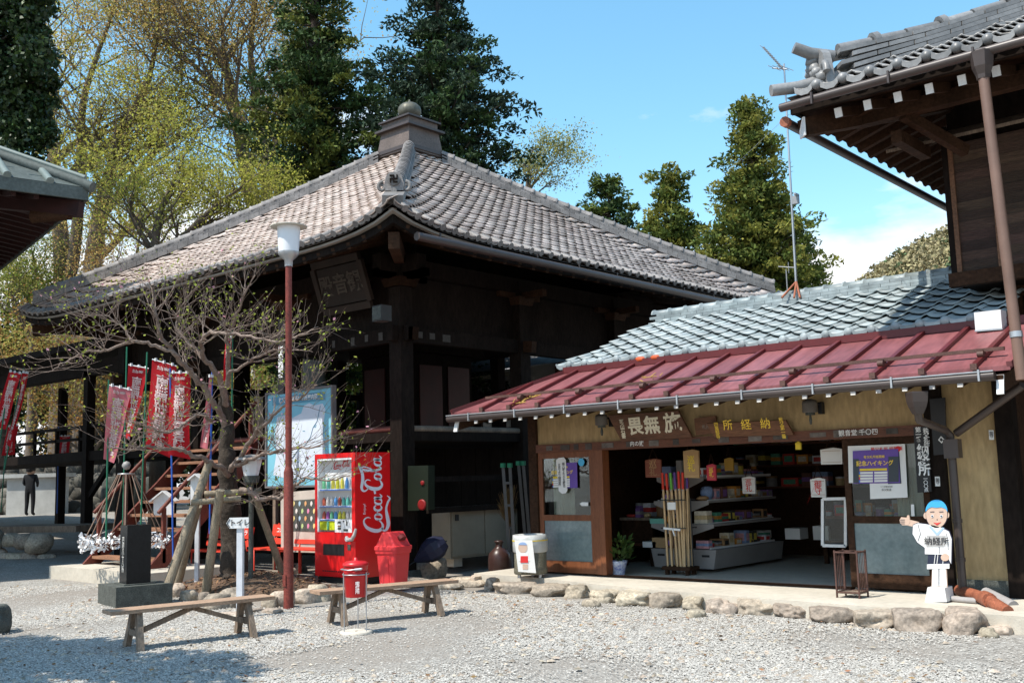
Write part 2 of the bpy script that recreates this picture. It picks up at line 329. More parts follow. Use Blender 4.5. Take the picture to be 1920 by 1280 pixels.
def hillwood(n, mat, name, label, sel):
    """crowns of the far wood: each a loose ball of leaf sprays"""
    rn = random.Random(5 if sel else 6); r = np.random.default_rng(9 if sel else 10); C = []; Sz = []
    while len(C) < n:
        i = rn.uniform(12, 38); j = rn.uniform(.4, 4.4); i0, j0 = int(i), int(j); fi, fj = i - i0, j - j0
        p = (Vector(hv[j0 * hn + i0]) * (1 - fi) + Vector(hv[j0 * hn + i0 + 1]) * fi) * (1 - fj) + (Vector(hv[(j0 + 1) * hn + i0]) * (1 - fi) + Vector(hv[(j0 + 1) * hn + i0 + 1]) * fi) * fj
        dark = noise.noise(Vector((p.x * .02, p.y * .02, 1))) + (.3 if i < 23 else 0) > .28
        if rn.random() < .05: dark = True
        if dark != sel: continue
        s = rn.uniform(1.4, 2.9); C.append((p.x, p.y, p.z + s * .5)); Sz.append(s)
    C = np.array(C); Sz = np.array(Sz); idx = np.repeat(np.arange(n), 42); m = len(idx); off = r.normal(size=(m, 3)); off /= np.linalg.norm(off, axis=1, keepdims=True); P = C[idx] + off * (Sz[idx] * r.random(m) ** .35)[:, None] * np.array([1, 1, 1.25])
    d = r.normal(size=(m, 3)) + off; d /= np.linalg.norm(d, axis=1, keepdims=True); s_ = np.cross(d, r.normal(size=(m, 3))); s_ /= np.linalg.norm(s_, axis=1, keepdims=True); l = r.uniform(.35, .8, (m, 1))
    V = np.stack([P - d * l, P + s_ * l * .7, P + d * l, P - s_ * l * .7], 1).reshape(-1, 3)
    link(name, npmesh(name, V, np.arange(m * 4).reshape(-1, 4)), mat, kind='stuff')['label'] = label
hillwood(2300, m_hill, 'woods', 'tan and green spring woodland covering the far hill', False)
hillwood(700, m_hillg, 'pine_woods', 'dark pines scattered in the woodland of the far hill', True)
# ================================================================ tile helpers
def tile_arrays(w, l, amp, th, n=6):
    pts = []
    for i in range(n + 1):
        u = i / n; z = -amp * .6 * math.sin(math.pi * u / .68) if u < .68 else amp * math.sin(math.pi * (u - .68) / .32)
        pts.append((u * w - w / 2, z))
    V = [(x, 0, z + th) for x, z in pts] + [(x, l * 1.12, z) for x, z in pts] + [(x, 0.003, z + th - .020) for x, z in pts] + [(x, .09, z + th - .022) for x, z in pts]
    k = n + 1; F = [(i, i + 1, k + i + 1, k + i) for i in range(n)] + [(2 * k + i, 2 * k + i + 1, i + 1, i) for i in range(n)] + [(3 * k + i, 3 * k + i + 1, 2 * k + i + 1, 2 * k + i) for i in range(n)]
    return np.array(V), np.array(F)
def frame(o, x, y):
    x = Vector(x).normalized(); y = Vector(y); y = (y - x * y.dot(x)).normalized(); z = x.cross(y); m = Matrix.Identity(4)
    for i in range(3): m[i][0] = x[i]; m[i][1] = y[i]; m[i][2] = z[i]; m[i][3] = o[i]
    return m
def lay_tiles(frames, arr, mat, parent, poff, n_single=300, name='roof_tile'):
    """frames sorted by size in view; the first ones are objects of their own, the rest one part"""
    V, F = arr; sm_ = npmesh(name, V, F, True); sm_.materials.append(mat)
    for m in frames[:n_single]:
        mm = m.copy(); mm.translation -= poff; link(name, sm_, None, parent, mtx=mm)
    rest = frames[n_single:]
    if rest:
        A = np.array([np.array(m) for m in rest]); V4 = np.concatenate([V, np.ones((len(V), 1))], 1); W = np.einsum('nij,vj->nvi', A, V4)[..., :3].reshape(-1, 3) - np.array(poff)
        link(name + 's', npmesh(name + 's', W, (np.arange(len(rest))[:, None, None] * len(V) + F[None]).reshape(-1, 4), True), mat, parent, kind='stuff')
# ================================================================ the temple hall with the pyramid roof
PX, PY, HE, HP = -16.6, 15.6, 6.0, 4.35
T = thing('temple_hall', 'large open dark timber temple hall under a pyramid roof of weathered pinkish tiles', 'temple hall', (PX, PY, 0)); TO = Vector((PX, PY, 0))
def roofz(s, k): return 5.12 + 3.85 * (.86 * s / 6 + .14 * (s / 6) ** 2) + .30 * min(1, abs(k)) ** 9 * (1 - s / 6)
DIRS = [((1, 0), (0, 1)), ((0, 1), (-1, 0)), ((-1, 0), (0, -1)), ((0, -1), (1, 0))]   # (along, inward) for S, E, N, W faces
def rp(face, u, s, dz=0):
    a, i = DIRS[face]; return Vector((PX + a[0] * u + i[0] * (s - HE), PY + a[1] * u + i[1] * (s - HE), roofz(s, u / max(.01, HE - s)) + dz))
m_tile = M('weathered_clay_tile', (.35, .275, .235), .85, .3, .45, .3, 40, rand=.17, col2=(.53, .46, .42), fine=.3)
m_tileg = M('grey_roof_tile', (.20, .185, .175), .6, .3, 5, .2, 30, rand=.25, fine=.2)
m_under = M('roof_clay_bed', (.10, .075, .06), .95, .3, 3)
b = B()
for f in range(4):
    n = 24; rows = 10; k = len(b.v); V = []
    for j in range(rows + 1):
        s = HE * j / rows * .995
        for i in range(n + 1): V.append(rp(f, (2 * i / n - 1) * (HE - s), s, -.03))
    b.add(V, [(j * (n + 1) + i, j * (n + 1) + i + 1, (j + 1) * (n + 1) + i + 1, (j + 1) * (n + 1) + i) for j in range(rows) for i in range(n)], True)
wpart('roof_bed', b, m_under, T)
TW, TL = .25, .235
fr = []
for f in (0, 1):
    for row in range(31):
        s = .0 + row * TL * .86
        for c in range(48):
            u = -HE + (c + .5) * TW
            if abs(u) > HE - s - .12: continue
            x = rp(f, u + .1, s) - rp(f, u - .1, s); y = rp(f, u, s + .15) - rp(f, u, s)
            fr.append((depth(rp(f, u, s)), frame(rp(f, u, s, .015 + random.Random(row * 91 + c * 7 + f).uniform(-.007, .007)), x, y)))
fr.sort(key=lambda t: t[0])
lay_tiles([m for _, m in fr], tile_arrays(TW, TL, .018, .05), m_tile, T, TO, 290)
m_eplas = M('mottled_eave_plaster', (.20, .175, .15), .9, .3, 2, col2=(.34, .31, .27))  # plaster varied between two darkened tones
# eave edge: end tiles with round faces, plaster strip and fascia boards
disc = B().tube([(0, -.03, 0), (0, .16, .0)], .055, 10).mesh('eave_tile'); disc.materials.append(m_tileg)
crescent = B().prism([(-.10, .03), (-.06, -.025), (0, -.04), (.06, -.025), (.10, .03), (.05, .0), (-.05, .0)], (0, 0, 0), (1, 0, 0), (0, 0, 1), .02).mesh('eave_tile_lip'); crescent.materials.append(m_tileg)
for f in (0, 1):
    for c in range(48):
        u = -HE + (c + .92) * TW
        if abs(u) > HE - .1: continue
        p = rp(f, u, 0, .045); m = frame(p, rp(f, u + .1, 0) - rp(f, u - .1, 0), rp(f, u, .2) - rp(f, u, 0)); m.translation -= TO; d = link('eave_tile', disc, None, T, mtx=m)
        if depth(p) < 17: link('lip', crescent, None, d, mtx=Matrix.Translation((-.125, -.005, -.01)))
for f in range(4):
    for nm, ins, z0, z1, mt in (('eave_plaster', .05, -.075, -.04, m_eplas if f < 2 else m_dark), ('eave_board', .12, -.20, -.09, m_dark)):
        V = []; n = 30
        for i in range(n + 1):
            u = (2 * i / n - 1) * (HE - ins)
            p = rp(f, u, ins); q = rp(f, u, ins + .08); base = roofz(0, u / HE)
            V += [(p.x, p.y, base + z0), (p.x, p.y, base + z1), (q.x, q.y, base + z1), (q.x, q.y, base + z0)]
        wpart(nm, B().add(V, [(i * 4 + a, i * 4 + 4 + a, i * 4 + 4 + (a + 1) % 4, i * 4 + (a + 1) % 4) for i in range(n) for a in range(4)]), mt, T)
# rafters and soffit boarding
raft = B().box((0, 1.15, 0), (.075, 2.3, .10)).mesh('rafter'); raft.materials.append(m_dark2)
for f in range(4):
    for i in range(33):
        u = -5.6 + i * .35
        if f > 1 and i % 2: continue
        if abs(u) > 5.75: continue
        s0 = .12; s1 = min(2.2, HE - abs(u)); p = rp(f, u, s0, -.25); q = rp(f, u, max(s1, .5), -.34); q.z = p.z + (q - p).xy.length * .33
        m = frame(p, (q - p).cross(Vector((0, 0, 1))), q - p) @ Matrix.Diagonal((1, (q - p).length / 2.3, 1, 1)); m.translation -= TO; link('rafter', raft, None, T, mtx=m)
b = B()
for f in range(4):
    n = 24
    V = [];
    for i in range(n + 1):
        u0 = (2 * i / n - 1); p = rp(f, u0 * (HE - .12), .12); p.z = roofz(0, u0) - .185; q = rp(f, u0 * (HE - 2.3), 2.3); q.z = 5.12 - .185 + 2.2 * .33
        V += [p, q]
    b.add(V, [(2 * i, 2 * i + 2, 2 * i + 3, 2 * i + 1) for i in range(n)])
wpart('soffit', b, m_dark2, T)
for f in range(4):
    a, i = DIRS[f]; c = Vector((PX + a[0] * HE + i[0] * -HE, PY + a[1] * HE + i[1] * -HE, 0))
    d = Vector((PX, PY, 0)) - c; d.normalize()
    wpart('hip_rafter', B().beam(c + d * .35 + Vector((0, 0, 4.95)), c + d * 3.2 + Vector((0, 0, 5.2)), .16, .24), m_dark2, T)
# hip ridges
rt = B(); V = []
for yy, r in ((0, .115), (.03, .125), (.06, .105), (.30, .095)):
    for k in range(9): a = math.pi * k / 8; V.append((r * math.cos(a), yy, r * math.sin(a)))
rt.add(V, [(j * 9 + k, j * 9 + k + 1, j * 9 + 10 + k, j * 9 + 9 + k) for j in range(3) for k in range(8)], True); rt = rt.mesh('ridge_tile'); rt.materials.append(m_tileg)
for f in range(4):
    a, i = DIRS[f]
    def hp(s, dz=0): return Vector((PX + a[0] * (HE - s) + i[0] * (s - HE), PY + a[1] * (HE - s) + i[1] * (s - HE), roofz(s, 1) + dz))
    s0 = .72 if f == 0 else .25; n = 34
    b = B()
    for lay, (wd, z0, z1) in enumerate(((.28, -.05, .045), (.25, .05, .085), (.22, .09, .125), (.20, .13, .165))):
        for j in range(n):
            st_ = .5 * (lay % 2); p, q = hp(s0 + (5.5 - s0) * max(0, j - st_) / n), hp(s0 + (5.5 - s0) * (j + 1 - st_) / n - .005)
            x = (q - p).cross(Vector((0, 0, 1))).normalized() * wd / 2
            b.add([p - x + Vector((0, 0, z0)), p + x + Vector((0, 0, z0)), q + x + Vector((0, 0, z0)), q - x + Vector((0, 0, z0)), p - x + Vector((0, 0, z1)), p + x + Vector((0, 0, z1)), q + x + Vector((0, 0, z1)), q - x + Vector((0, 0, z1))],
                  [(3, 2, 1, 0), (4, 5, 6, 7), (0, 1, 5, 4), (1, 2, 6, 5), (2, 3, 7, 6), (3, 0, 4, 7)])
    hr = wpart('hip_ridge', b, m_tileg, T)
    L_ = (hp(5.5) - hp(s0)).length; cnt = int(L_ / .27)
    for j in range(cnt):
        s = s0 + (5.5 - s0) * j / cnt; p = hp(s, .16); d = hp(s + .1) - hp(s); x = d.cross(Vector((0, 0, 1)))
        link('ridge_tile', rt, None, hr, mtx=frame(p, x, d))
    if f == 0:   # short lower tail below the crest tile
        b = B()
        for wd, z0, z1 in ((.30, -.05, .05),):
            p, q = hp(.12), hp(.72); b.beam(p + Vector((0, 0, .02)), q + Vector((0, 0, .02)), wd, .12)
        wpart('hip_tail', b, m_tileg, T)
        K = .62; o = hp(.62, .14); xr = Vector((.751, .66, 0)); nrm = Vector((.66, -.751, 0)); up = Vector((0, 0, 1)); oni = wpart('crest_tile', B().prism([(x_ * K, y_ * K) for x_, y_ in ((-.22, -.12), (.22, -.12), (.24, .02), (.19, .24), (.10, .34), (-.10, .34), (-.19, .24), (-.24, .02))], o, xr, up, .10), m_tileg, T)
        for sgn in (-1, 1):
            bb = B(); pts = []
            for k in range(15): t = k / 14; ang = 4.3 * t * math.pi / 2; rr = .13 * (1 - .72 * t); pts.append(o + xr * sgn * (.27 + .04 * t + rr * math.sin(ang) * .9) * K + up * (rr * math.cos(ang) - .01) * K + nrm * .06)
            bb.tube(pts, [.034 * (1 - .5 * k / 14) for k in range(15)], 7); wpart('scroll', bb, m_tileg, oni)
        wpart('crest_boss', B().tube([o + up * .15 * K + nrm * .09, o + up * .15 * K + nrm * .13], .15 * K, 18), m_tileg, oni)
        cc = o + up * .15 * K + nrm * .145; e = .095 * K; q = .028 * K; bb = B()
        for (x0, y0, x1, y1) in ((-q / 2, -e, q / 2, e), (-e, -q / 2, e, q / 2), (-e, e - q, 0, e), (0, -e, e, -e + q), (-e, -e, -e + q, 0), (e - q, 0, e, e)):
            bb.prism([(x0, y0), (x1, y0), (x1, y1), (x0, y1)], cc - nrm * .02, xr, up, .035 + .001 * x0)
        wpart('crest_emblem', bb, m_dark, oni)
        wpart('crest_boss', B().tube([o - up * .14 * K + nrm * .08, o - up * .14 * K + nrm * .15], .045, 12), m_tileg, oni)
# crowning base and jewel
m_cop = M('weathered_copper', (.13, .10, .085), .55, .25, 3, metal=.2, fine=.2)
m_copg = M('green_copper', (.11, .105, .08), .5, .3, 6, metal=.3, fine=.2)
fin = wpart('roof_crown', B().box((PX, PY, 9.0), (1.06, 1.06, .56), taper=.86), m_cop, T)
wpart('crown_moulding', B().box((PX, PY, 9.305), (1.12, 1.12, .05)), m_gutter, fin); wpart('crown_tier', B().box((PX, PY, 9.415), (.88, .88, .17)), m_cop, fin)
wpart('crown_moulding', B().box((PX, PY, 9.52), (1.0, 1.0, .04)), m_gutter, fin); wpart('crown_moulding', B().box((PX, PY, 8.80), (1.10, 1.10, .08)), m_gutter, fin)
jw = []; jn = 24
for r, z in ((.12, 9.54), (.11, 9.60), (.18, 9.64), (.255, 9.72), (.275, 9.81), (.25, 9.90), (.17, 9.98), (.08, 10.01), (.035, 10.03), (.012, 10.09)):
    for k in range(jn): aa = 2 * math.pi * k / jn; rr = r * (1 - .06 * (k % 3 == 0)); jw.append((PX + rr * math.cos(aa), PY + rr * math.sin(aa), z))
wpart('jewel', B().add(jw, [(i * jn + k, i * jn + (k + 1) % jn, (i + 1) * jn + (k + 1) % jn, (i + 1) * jn + k) for i in range(9) for k in range(jn)], True), m_copg, fin)
# gutter along the shop-side eave
g0 = rp(1, -HE + .15, 0); pts = [(g0.x + .07, g0.y + .25 + j * 1.1, 5.14 - .16 - .004 * j) for j in range(11)]
gt = wpart('gutter', B().tube(pts, .065, 8), m_gutter, T)
for j in range(9): p = pts[j]; wpart('bracket', B().box((p[0] - .03, p[1] + .5, p[2] + .05), (.02, .02, .16)), m_gutter, gt)
# posts, beams, floor
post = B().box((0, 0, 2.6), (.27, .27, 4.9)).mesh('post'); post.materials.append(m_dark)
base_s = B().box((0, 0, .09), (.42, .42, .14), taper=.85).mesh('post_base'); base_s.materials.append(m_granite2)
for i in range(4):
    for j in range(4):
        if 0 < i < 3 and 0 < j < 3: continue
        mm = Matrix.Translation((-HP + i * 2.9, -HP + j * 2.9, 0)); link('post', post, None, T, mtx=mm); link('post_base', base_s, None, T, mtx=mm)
for f in range(4):
    a, i = DIRS[f]; mid = Vector((PX - i[0] * HP, PY - i[1] * HP, 0)); av = Vector((a[0], a[1], 0))
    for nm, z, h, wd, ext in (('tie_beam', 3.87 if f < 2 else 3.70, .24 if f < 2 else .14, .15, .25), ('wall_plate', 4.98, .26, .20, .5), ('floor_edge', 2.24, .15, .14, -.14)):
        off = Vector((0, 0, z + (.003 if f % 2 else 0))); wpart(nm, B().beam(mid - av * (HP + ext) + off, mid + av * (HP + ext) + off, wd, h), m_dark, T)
    if f < 2: wpart('dark_infill', B().beam(mid - Vector((-i[0], -i[1], 0)) * .05 - av * (HP - .14) + Vector((0, 0, 4.42)), mid - Vector((-i[0], -i[1], 0)) * .05 + av * (HP - .14) + Vector((0, 0, 4.42)), .03, .84), m_dark, T)  # dark boards stand in for the black shade above the tie beam
    if f > 1:
        for kk in range(6): wpart('post', B().box(mid + av * (-3.6 + kk * 1.45) + Vector((0, 0, 3.05)), (.13, .13, 1.6)), m_dark, T)
for k in range(29):   # floor boards
    x = PX - HP + .15 + k * .3; wpart('floor_board', B().box((x, PY, 2.19), (.292, 2 * HP - .16, .06)), m_dark, T)
wpart('sanctum', B().box((PX - .1, PY + .2, 3.5), (1.7, 1.7, 2.5)), m_dark, T); wpart('sanctum_base', B().box((PX - .1, PY + .2, 2.4), (2.2, 2.2, .35)), m_dark, T); wpart('sanctum_cornice', B().box((PX - .1, PY + .2, 4.3), (2.1, 2.1, .2)), m_dark, T)
m_dred = M('dark_red_lacquer', (.055, .005, .004), .5, .3, 3)
for x0 in (-.42, .42): wpart('door_panel', B().box((PX - .1 + x0, PY + .2 - .86, 3.3), (.66, .03, 1.3)), m_dred, T)
for y0 in (-.42, .42): wpart('door_panel', B().box((PX - .1 + .86, PY + .2 + y0, 3.3), (.03, .66, 1.3)), m_dred, T)
for i in range(4):
    for sx_, sy_ in ((i, 0), (3, i)):
        c_ = Vector((PX - HP + sx_ * 2.9, PY - HP + sy_ * 2.9, 0)); ov = Vector((0, -1, 0)) if sy_ == 0 and sx_ < 3 else Vector((1, 0, 0)); al = Vector((1, 0, 0)) if ov.y else Vector((0, 1, 0))
        wpart('bracket_block', B().box(c_ + Vector((0, 0, 4.70)), (.36, .36, .14), taper=1.25), m_dark2, T); wpart('bracket_arm', B().beam(c_ - ov * .3 + Vector((0, 0, 4.80)), c_ + ov * .62 + Vector((0, 0, 4.80)), .12, .12), m_dark2, T); wpart('bracket_arm', B().beam(c_ - al * .55 + Vector((0, 0, 4.815)), c_ + al * .55 + Vector((0, 0, 4.815)), .11, .11), m_dark2, T); wpart('beam_nose', B().beam(c_ + ov * .13 + Vector((0, 0, 3.87)), c_ + ov * .34 + Vector((0, 0, 3.85)), .13, .20), m_dark2, T)
wpart('ceiling', B().box((PX, PY, 4.62), (2 * HP - .2, 2 * HP - .2, .05)), m_dark, T)
# closed store beneath the floor: wall boards set back from the posts
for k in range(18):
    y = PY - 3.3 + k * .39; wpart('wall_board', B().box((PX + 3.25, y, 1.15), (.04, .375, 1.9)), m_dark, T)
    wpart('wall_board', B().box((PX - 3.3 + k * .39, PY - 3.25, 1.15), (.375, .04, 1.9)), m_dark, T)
for z in (1.05, 1.55): wpart('shelf_rail', B().box((PX + HP - .02, PY - 2.0, z), (.07, 3.6, .09)), m_dark, T)
m_rail = M('faded_red_rail', (.10, .025, .018), .7, .35, 8, fine=.3)
wpart('floor_nosing', B().tube([(PX - HP + .2, PY - HP - .02, 2.36), (PX + HP - .15, PY - HP - .02, 2.36)], .055, 8), m_rail, T)
wpart('floor_nosing', B().tube([(PX + HP + .02, PY - HP + .2, 2.36), (PX + HP + .02, PY + HP - .2, 2.36)], .055, 8), m_wood, T)
wpart('notice_strip', B().box((PX + HP - .03, PY - HP - .15, 4.55), (.07, .02, .62)), m_paper, T) if 0 else None
# faded votive stickers on beam and post
for i, (x, y, z, wd, h, ax) in enumerate(((-.4, 0, 3.87, .10, .13, 0), (-.75, 0, 3.88, .08, .11, 0), (-1.1, 0, 3.86, .09, .14, 0), (-1.6, 0, 3.87, .07, .12, 0), (0, .35, 3.88, .10, .10, 1), (0, .62, 3.88, .12, .10, 1), (0, .95, 3.87, .18, .12, 1))):
    st = M('faded_sticker', (.065, .058, .05), .9, .4, 30) if i == 0 else st
    wpart('sticker', B().box((PX + HP + x, PY - HP - .08, z), (wd, .006, h)) if ax == 0 else B().box((PX + HP + .08, PY - HP + y, z), (.006, wd, h)), st, T)
# ---- name plaque leaning under the eave
c = at(640, 534, 17.2); PQ = thing('name_plaque', 'dark carved name plaque leaning out under the temple hall eave', 'plaque', (c.x, c.y, c.z))
up = Vector((0, -.35, 1)).normalized(); xr = Vector((1, 0, 0)); nn = xr.cross(up)
m_pl = M('plaque_board', (.022, .017, .014), .8, .3, 4); m_plf = M('plaque_frame', (.024, .015, .010), .7, .3, 5)
part('board', B().prism([(-.52, -.32), (.52, -.32), (.52, .32), (-.52, .32)], -nn * .02, xr, up, .03), m_pl, PQ)
for a, b_, wd in (((-.6, -.4), (.6, -.4), .12), ((-.6, .4), (.6, .4), .12), ((-.6, -.34), (-.6, .34), .11), ((.6, -.34), (.6, .34), .11)):
    part('frame', B().beam(xr * a[0] + up * a[1], xr * b_[0] + up * b_[1], wd, .07, nn), m_plf, PQ)
m_plt = M('worn_gilt', (.06, .05, .04), .7, .3, 10)
text('殿音観', .36, m_plt, PQ, nn * .02 + PQ.location, xr, up, .02)
# ---- staircase up to the hall floor
ST = thing('staircase', 'reddish wooden staircase with sloping stringers climbing to the temple hall', 'stairs', (-17.1, 10.2, 0))
m_tread = M('stair_tread', (.26, .13, .075), .7, .3, 4, .3, 30, stretch=(.5, 3, 3), fine=.3); m_str = M('stair_red', (.14, .035, .022), .6, .3, 4, fine=.25)
for k in range(9):
    wpart('tread', B().box((-17.1, 9.30 + k * .235, .34 + k * .235), (2.1, .29, .05)), m_tread, ST)
for sx in (-1.1, 1.1):
    wpart('stringer', B().beam((-17.1 + sx, 9.1, .15), (-17.1 + sx, 11.25, 2.3), .06, .24), m_str, ST)
    wpart('handrail', B().tube([(-17.1 + sx, 9.2, 1.12), (-17.1 + sx, 11.1, 3.02)], .035, 8), m_str, ST)
    for k in range(3): wpart('baluster', B().box((-17.1 + sx, 9.3 + k * .85, .75 + k * .85), (.06, .06, .9)), m_str, ST)
SL = single('step_slab', B().box((-16.9, 9.35, .1), (3.4, 1.5, .24)), m_conc, 'low worn concrete slab at the foot of the temple stairs', 'slab')
# ---- raised walkway leaving the hall
WK = thing('raised_walkway', 'dark raised walkway with railing leading away from the temple hall', 'walkway', (-26, 11.8, .4))
for x in (-23.6, -29.5, -35): wpart('post', B().box((x, 11.75, 2.45), (.2, .2, 4.0)), m_dark, WK)
for x in (-23.6, -29.5, -35): wpart('post', B().box((x, 13.9, 2.45), (.2, .2, 4.0)), m_dark, WK)
wpart('beam', B().beam((-20.9, 11.75, 4.32), (-38, 11.75, 4.55), .2, .36), m_dark, WK); wpart('floor', B().bb((-38, 11.7, 2.2), (-21.1, 14, 2.42)), m_dark, WK)
wpart('roof', B().bb((-38, 11.2, 4.75), (-21.2, 14.4, 4.9)), m_dark, WK)
for z in (2.72, 3.0): wpart('rail', B().beam((-21.2, 11.75, z), (-38, 11.75, z), .07, .07), m_dark, WK)
for k in range(14): wpart('baluster', B().box((-21.6 - k * 1.2, 11.75, 2.72), (.07, .07, .6)), m_dark, WK)
wpart('brace', B().beam((-23.6, 11.76, 1.3), (-22.4, 11.76, 2.2), .1, .12), m_dark, WK)
# ================================================================ the shop
WY = 11.65
def pp(pts, Y): return [((p := ony(x, y, Y)).x, p.z) for x, y in pts]
def panel(name, pts, Y, th, mat, parent, world=False, **k):   # flat panel standing in the plane Y, thickness towards the yard
    return part(name, B().prism(pts if world else pp(pts, Y), (0, Y, 0), (1, 0, 0), (0, 0, 1), th), mat, parent, parent is not None and parent.type == 'EMPTY', **k)
def rect(x0, z0, x1, z1): return [(x0, z0), (x1, z0), (x1, z1), (x0, z1)]
SH = thing('temple_shop', 'low temple shop with ochre walls, red metal lean-to and blue-grey glazed tile roof', 'shop', (-7, 11.65, .17))
m_redroof = M('red_metal_roof', (.14, .038, .040), .48, .14, .8, spec=.42, stretch=(2.5, .5, .5), col2=(.26, .092, .096), fine=.2)
m_redbat = M('red_roof_batten', (.10, .012, .013), .45, .2, 2, spec=.5, fine=.1)
m_glz = M('glazed_blue_grey_tile', (.205, .245, .255), .46, .2, 1.0, spec=.35, rand=.2, col2=(.30, .34, .345), fine=.2)
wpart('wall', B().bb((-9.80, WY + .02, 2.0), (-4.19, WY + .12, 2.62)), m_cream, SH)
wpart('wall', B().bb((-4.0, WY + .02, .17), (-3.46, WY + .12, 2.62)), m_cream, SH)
wpart('wall', B().bb((-9.83, WY + .16, .17), (-9.73, 16.1, 2.95)), m_dark2, SH)  # inner side walls and ceiling coloured dark to stand in for interior shade
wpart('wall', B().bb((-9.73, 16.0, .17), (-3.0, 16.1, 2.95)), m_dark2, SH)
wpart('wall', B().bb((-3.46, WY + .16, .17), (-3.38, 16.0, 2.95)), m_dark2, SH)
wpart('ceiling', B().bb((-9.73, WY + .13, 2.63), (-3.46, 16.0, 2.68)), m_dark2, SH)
wpart('skirting', B().bb((-3.99, WY - .01, .17), (-3.47, WY + .015, .34)), m_granite2, SH)
wpart('corner_post', B().bb((-9.95, WY - .03, .17), (-9.80, WY + .15, 2.55)), m_dark2, SH)
wpart('post', B().bb((-4.19, WY - .05, .17), (-4.0, WY + .14, 2.6)), m_dark, SH)
wpart('post', B().bb((-3.46, WY - .04, .17), (-3.28, WY + .14, 2.6)), m_dark, SH)
m_lint = M('lintel_timber', (.115, .042, .022), .55, .35, 5, .2, 30, stretch=(.4, 3, 3), fine=.3)
wpart('lintel', B().bb((-9.80, WY - .035, 1.885), (-4.19, WY + .13, 2.0)), m_lint, SH)
st2 = M('votive_slip', (.11, .095, .085), .8, .5, 12, rand=.5)
rn = random.Random(3)
x = -9.6
while x < -4.5:
    wd = rn.uniform(.08, .22); wpart('votive_slip', B().box((x + wd / 2, WY - .038, 1.945), (wd, .006, rn.uniform(.05, .085))), st2, SH); x += wd + rn.uniform(.06, .3)
text('内の嶽', .075, m_inkw, SH, (-8.02, WY - .045, 1.945), (1, 0, 0), (0, 0, 1), .01)
text('観音堂 千〇四', .075, m_inkw, SH, (-4.95, WY - .045, 1.945), (1, 0, 0), (0, 0, 1), .01)
wpart('sill', B().bb((-8.6, WY - .02, .172), (-5.17, WY + .1, .195)), m_dark2, SH)
# ---- glazed doors
m_gl = glass('window_glass')
m_frost = M('frosted_glass', (.10, .145, .15), .16, .35, 2.2, .12, 6, spec=.8, col2=(.22, .28, .28), fine=.12)
def door(x0, x1, mat, nm='door'):
    D = wpart(nm, B().bb((x0, WY - .005, .20), (x0 + .075, WY + .035, 1.885)).bb((x1 - .075, WY - .005, .20), (x1, WY + .035, 1.885)).bb((x0 + .075, WY - .003, 1.80), (x1 - .075, WY + .03, 1.885)).bb((x0 + .075, WY - .003, .92), (x1 - .075, WY + .03, 1.0)).bb((x0 + .075, WY - .003, .20), (x1 - .075, WY + .03, .36)), mat, SH)
    part('pane', B().bb((x0 + .07, WY + .012, .99), (x1 - .07, WY + .017, 1.81)), m_gl, D)
    part('pane', B().bb((x0 + .07, WY + .012, .35), (x1 - .07, WY + .017, .93)), m_frost, D)
    return D
d1 = door(-9.79, -8.79, m_door)
wpart('door_post', B().bb((-8.79, WY - .03, .20), (-8.70, WY + .10, 1.885)), m_door, SH); wpart('door_post', B().bb((-8.69, WY - .05, .20), (-8.60, WY + .10, 1.885)), m_door, SH)
d2 = door(-5.17, -4.20, m_dark2)
m_curt = M('beige_curtain', (.50, .44, .32), .9, .1, 3)
def curtain(x0, x1, z0, z1, y, n=26):
    V = []
    for i in range(n + 1):
        x = x0 + (x1 - x0) * i / n; yy = y + .025 * math.sin(i * 1.9) + .008 * math.sin(i * 4.1); V += [(x, yy, z0), (x, yy, z1)]
    return B().add(V, [(2 * i, 2 * i + 2, 2 * i + 3, 2 * i + 1) for i in range(n)], True)
tag(part('curtain', curtain(-9.62, -9.22, 1.0, 1.82, WY + .12), m_curt), 'beige curtain behind the glass door beside the corner post', 'curtain')
tag(part('curtain', curtain(-4.62, -4.24, .55, 1.82, WY + .12), m_curt), 'pale curtain behind the glass door with the purple poster', 'curtain')
# ---- red metal lean-to
def rz_(y): return 2.47 + (y - 10.45) * .375
def rxl(y): return -10.36 + (y - 10.45) * .55
RR = wpart('lean_to_roof', B().add([(-10.36, 10.45, rz_(10.45)), (-2.93, 10.45, rz_(10.45)), (-2.93, 12.0, rz_(12)), (rxl(12), 12.0, rz_(12)), (-10.36, 10.45, rz_(10.45) - .045), (-2.93, 10.45, rz_(10.45) - .045), (-2.93, 12.0, rz_(12) - .045), (rxl(12), 12.0, rz_(12) - .045)], [(0, 1, 2, 3), (7, 6, 5, 4), (0, 4, 5, 1), (1, 5, 6, 2), (2, 6, 7, 3), (3, 7, 4, 0)]), m_redroof, SH)
part('roof_end', B().add([(-10.36, 10.45, rz_(10.45) - .01), (rxl(12), 12, rz_(12) - .01), (-9.9, 13.2, rz_(12) - .02), (-10.5, 13.2, 2.5)], [(0, 1, 2, 3)]), m_redroof, RR)
seams = [-3.25 - .5 * k for k in range(14)]
for i, x in enumerate(seams):
    y0 = 10.42; y1 = 11.96
    if x < rxl(12): y1 = 10.45 + (x + 10.36) / .55
    if y1 - y0 < .15: continue
    part('seam_batten', B().beam((x, y0, rz_(y0) + .022), (x, y1, rz_(y1) + .022), .05, .045), m_redbat, RR)
    part('batten_cap', B().box((x, y0 - .004, rz_(y0) + .02), (.062, .02, .062)), m_iron, RR)
part('hip_flashing', B().beam((-10.36, 10.45, rz_(10.45) + .02), (rxl(12), 12, rz_(12) + .02), .09, .05), m_redbat, RR)
part('verge_flashing', B().beam((-2.935, 10.44, rz_(10.44) + .015), (-2.935, 12, rz_(12) + .015), .05, .05), m_redroof, RR)
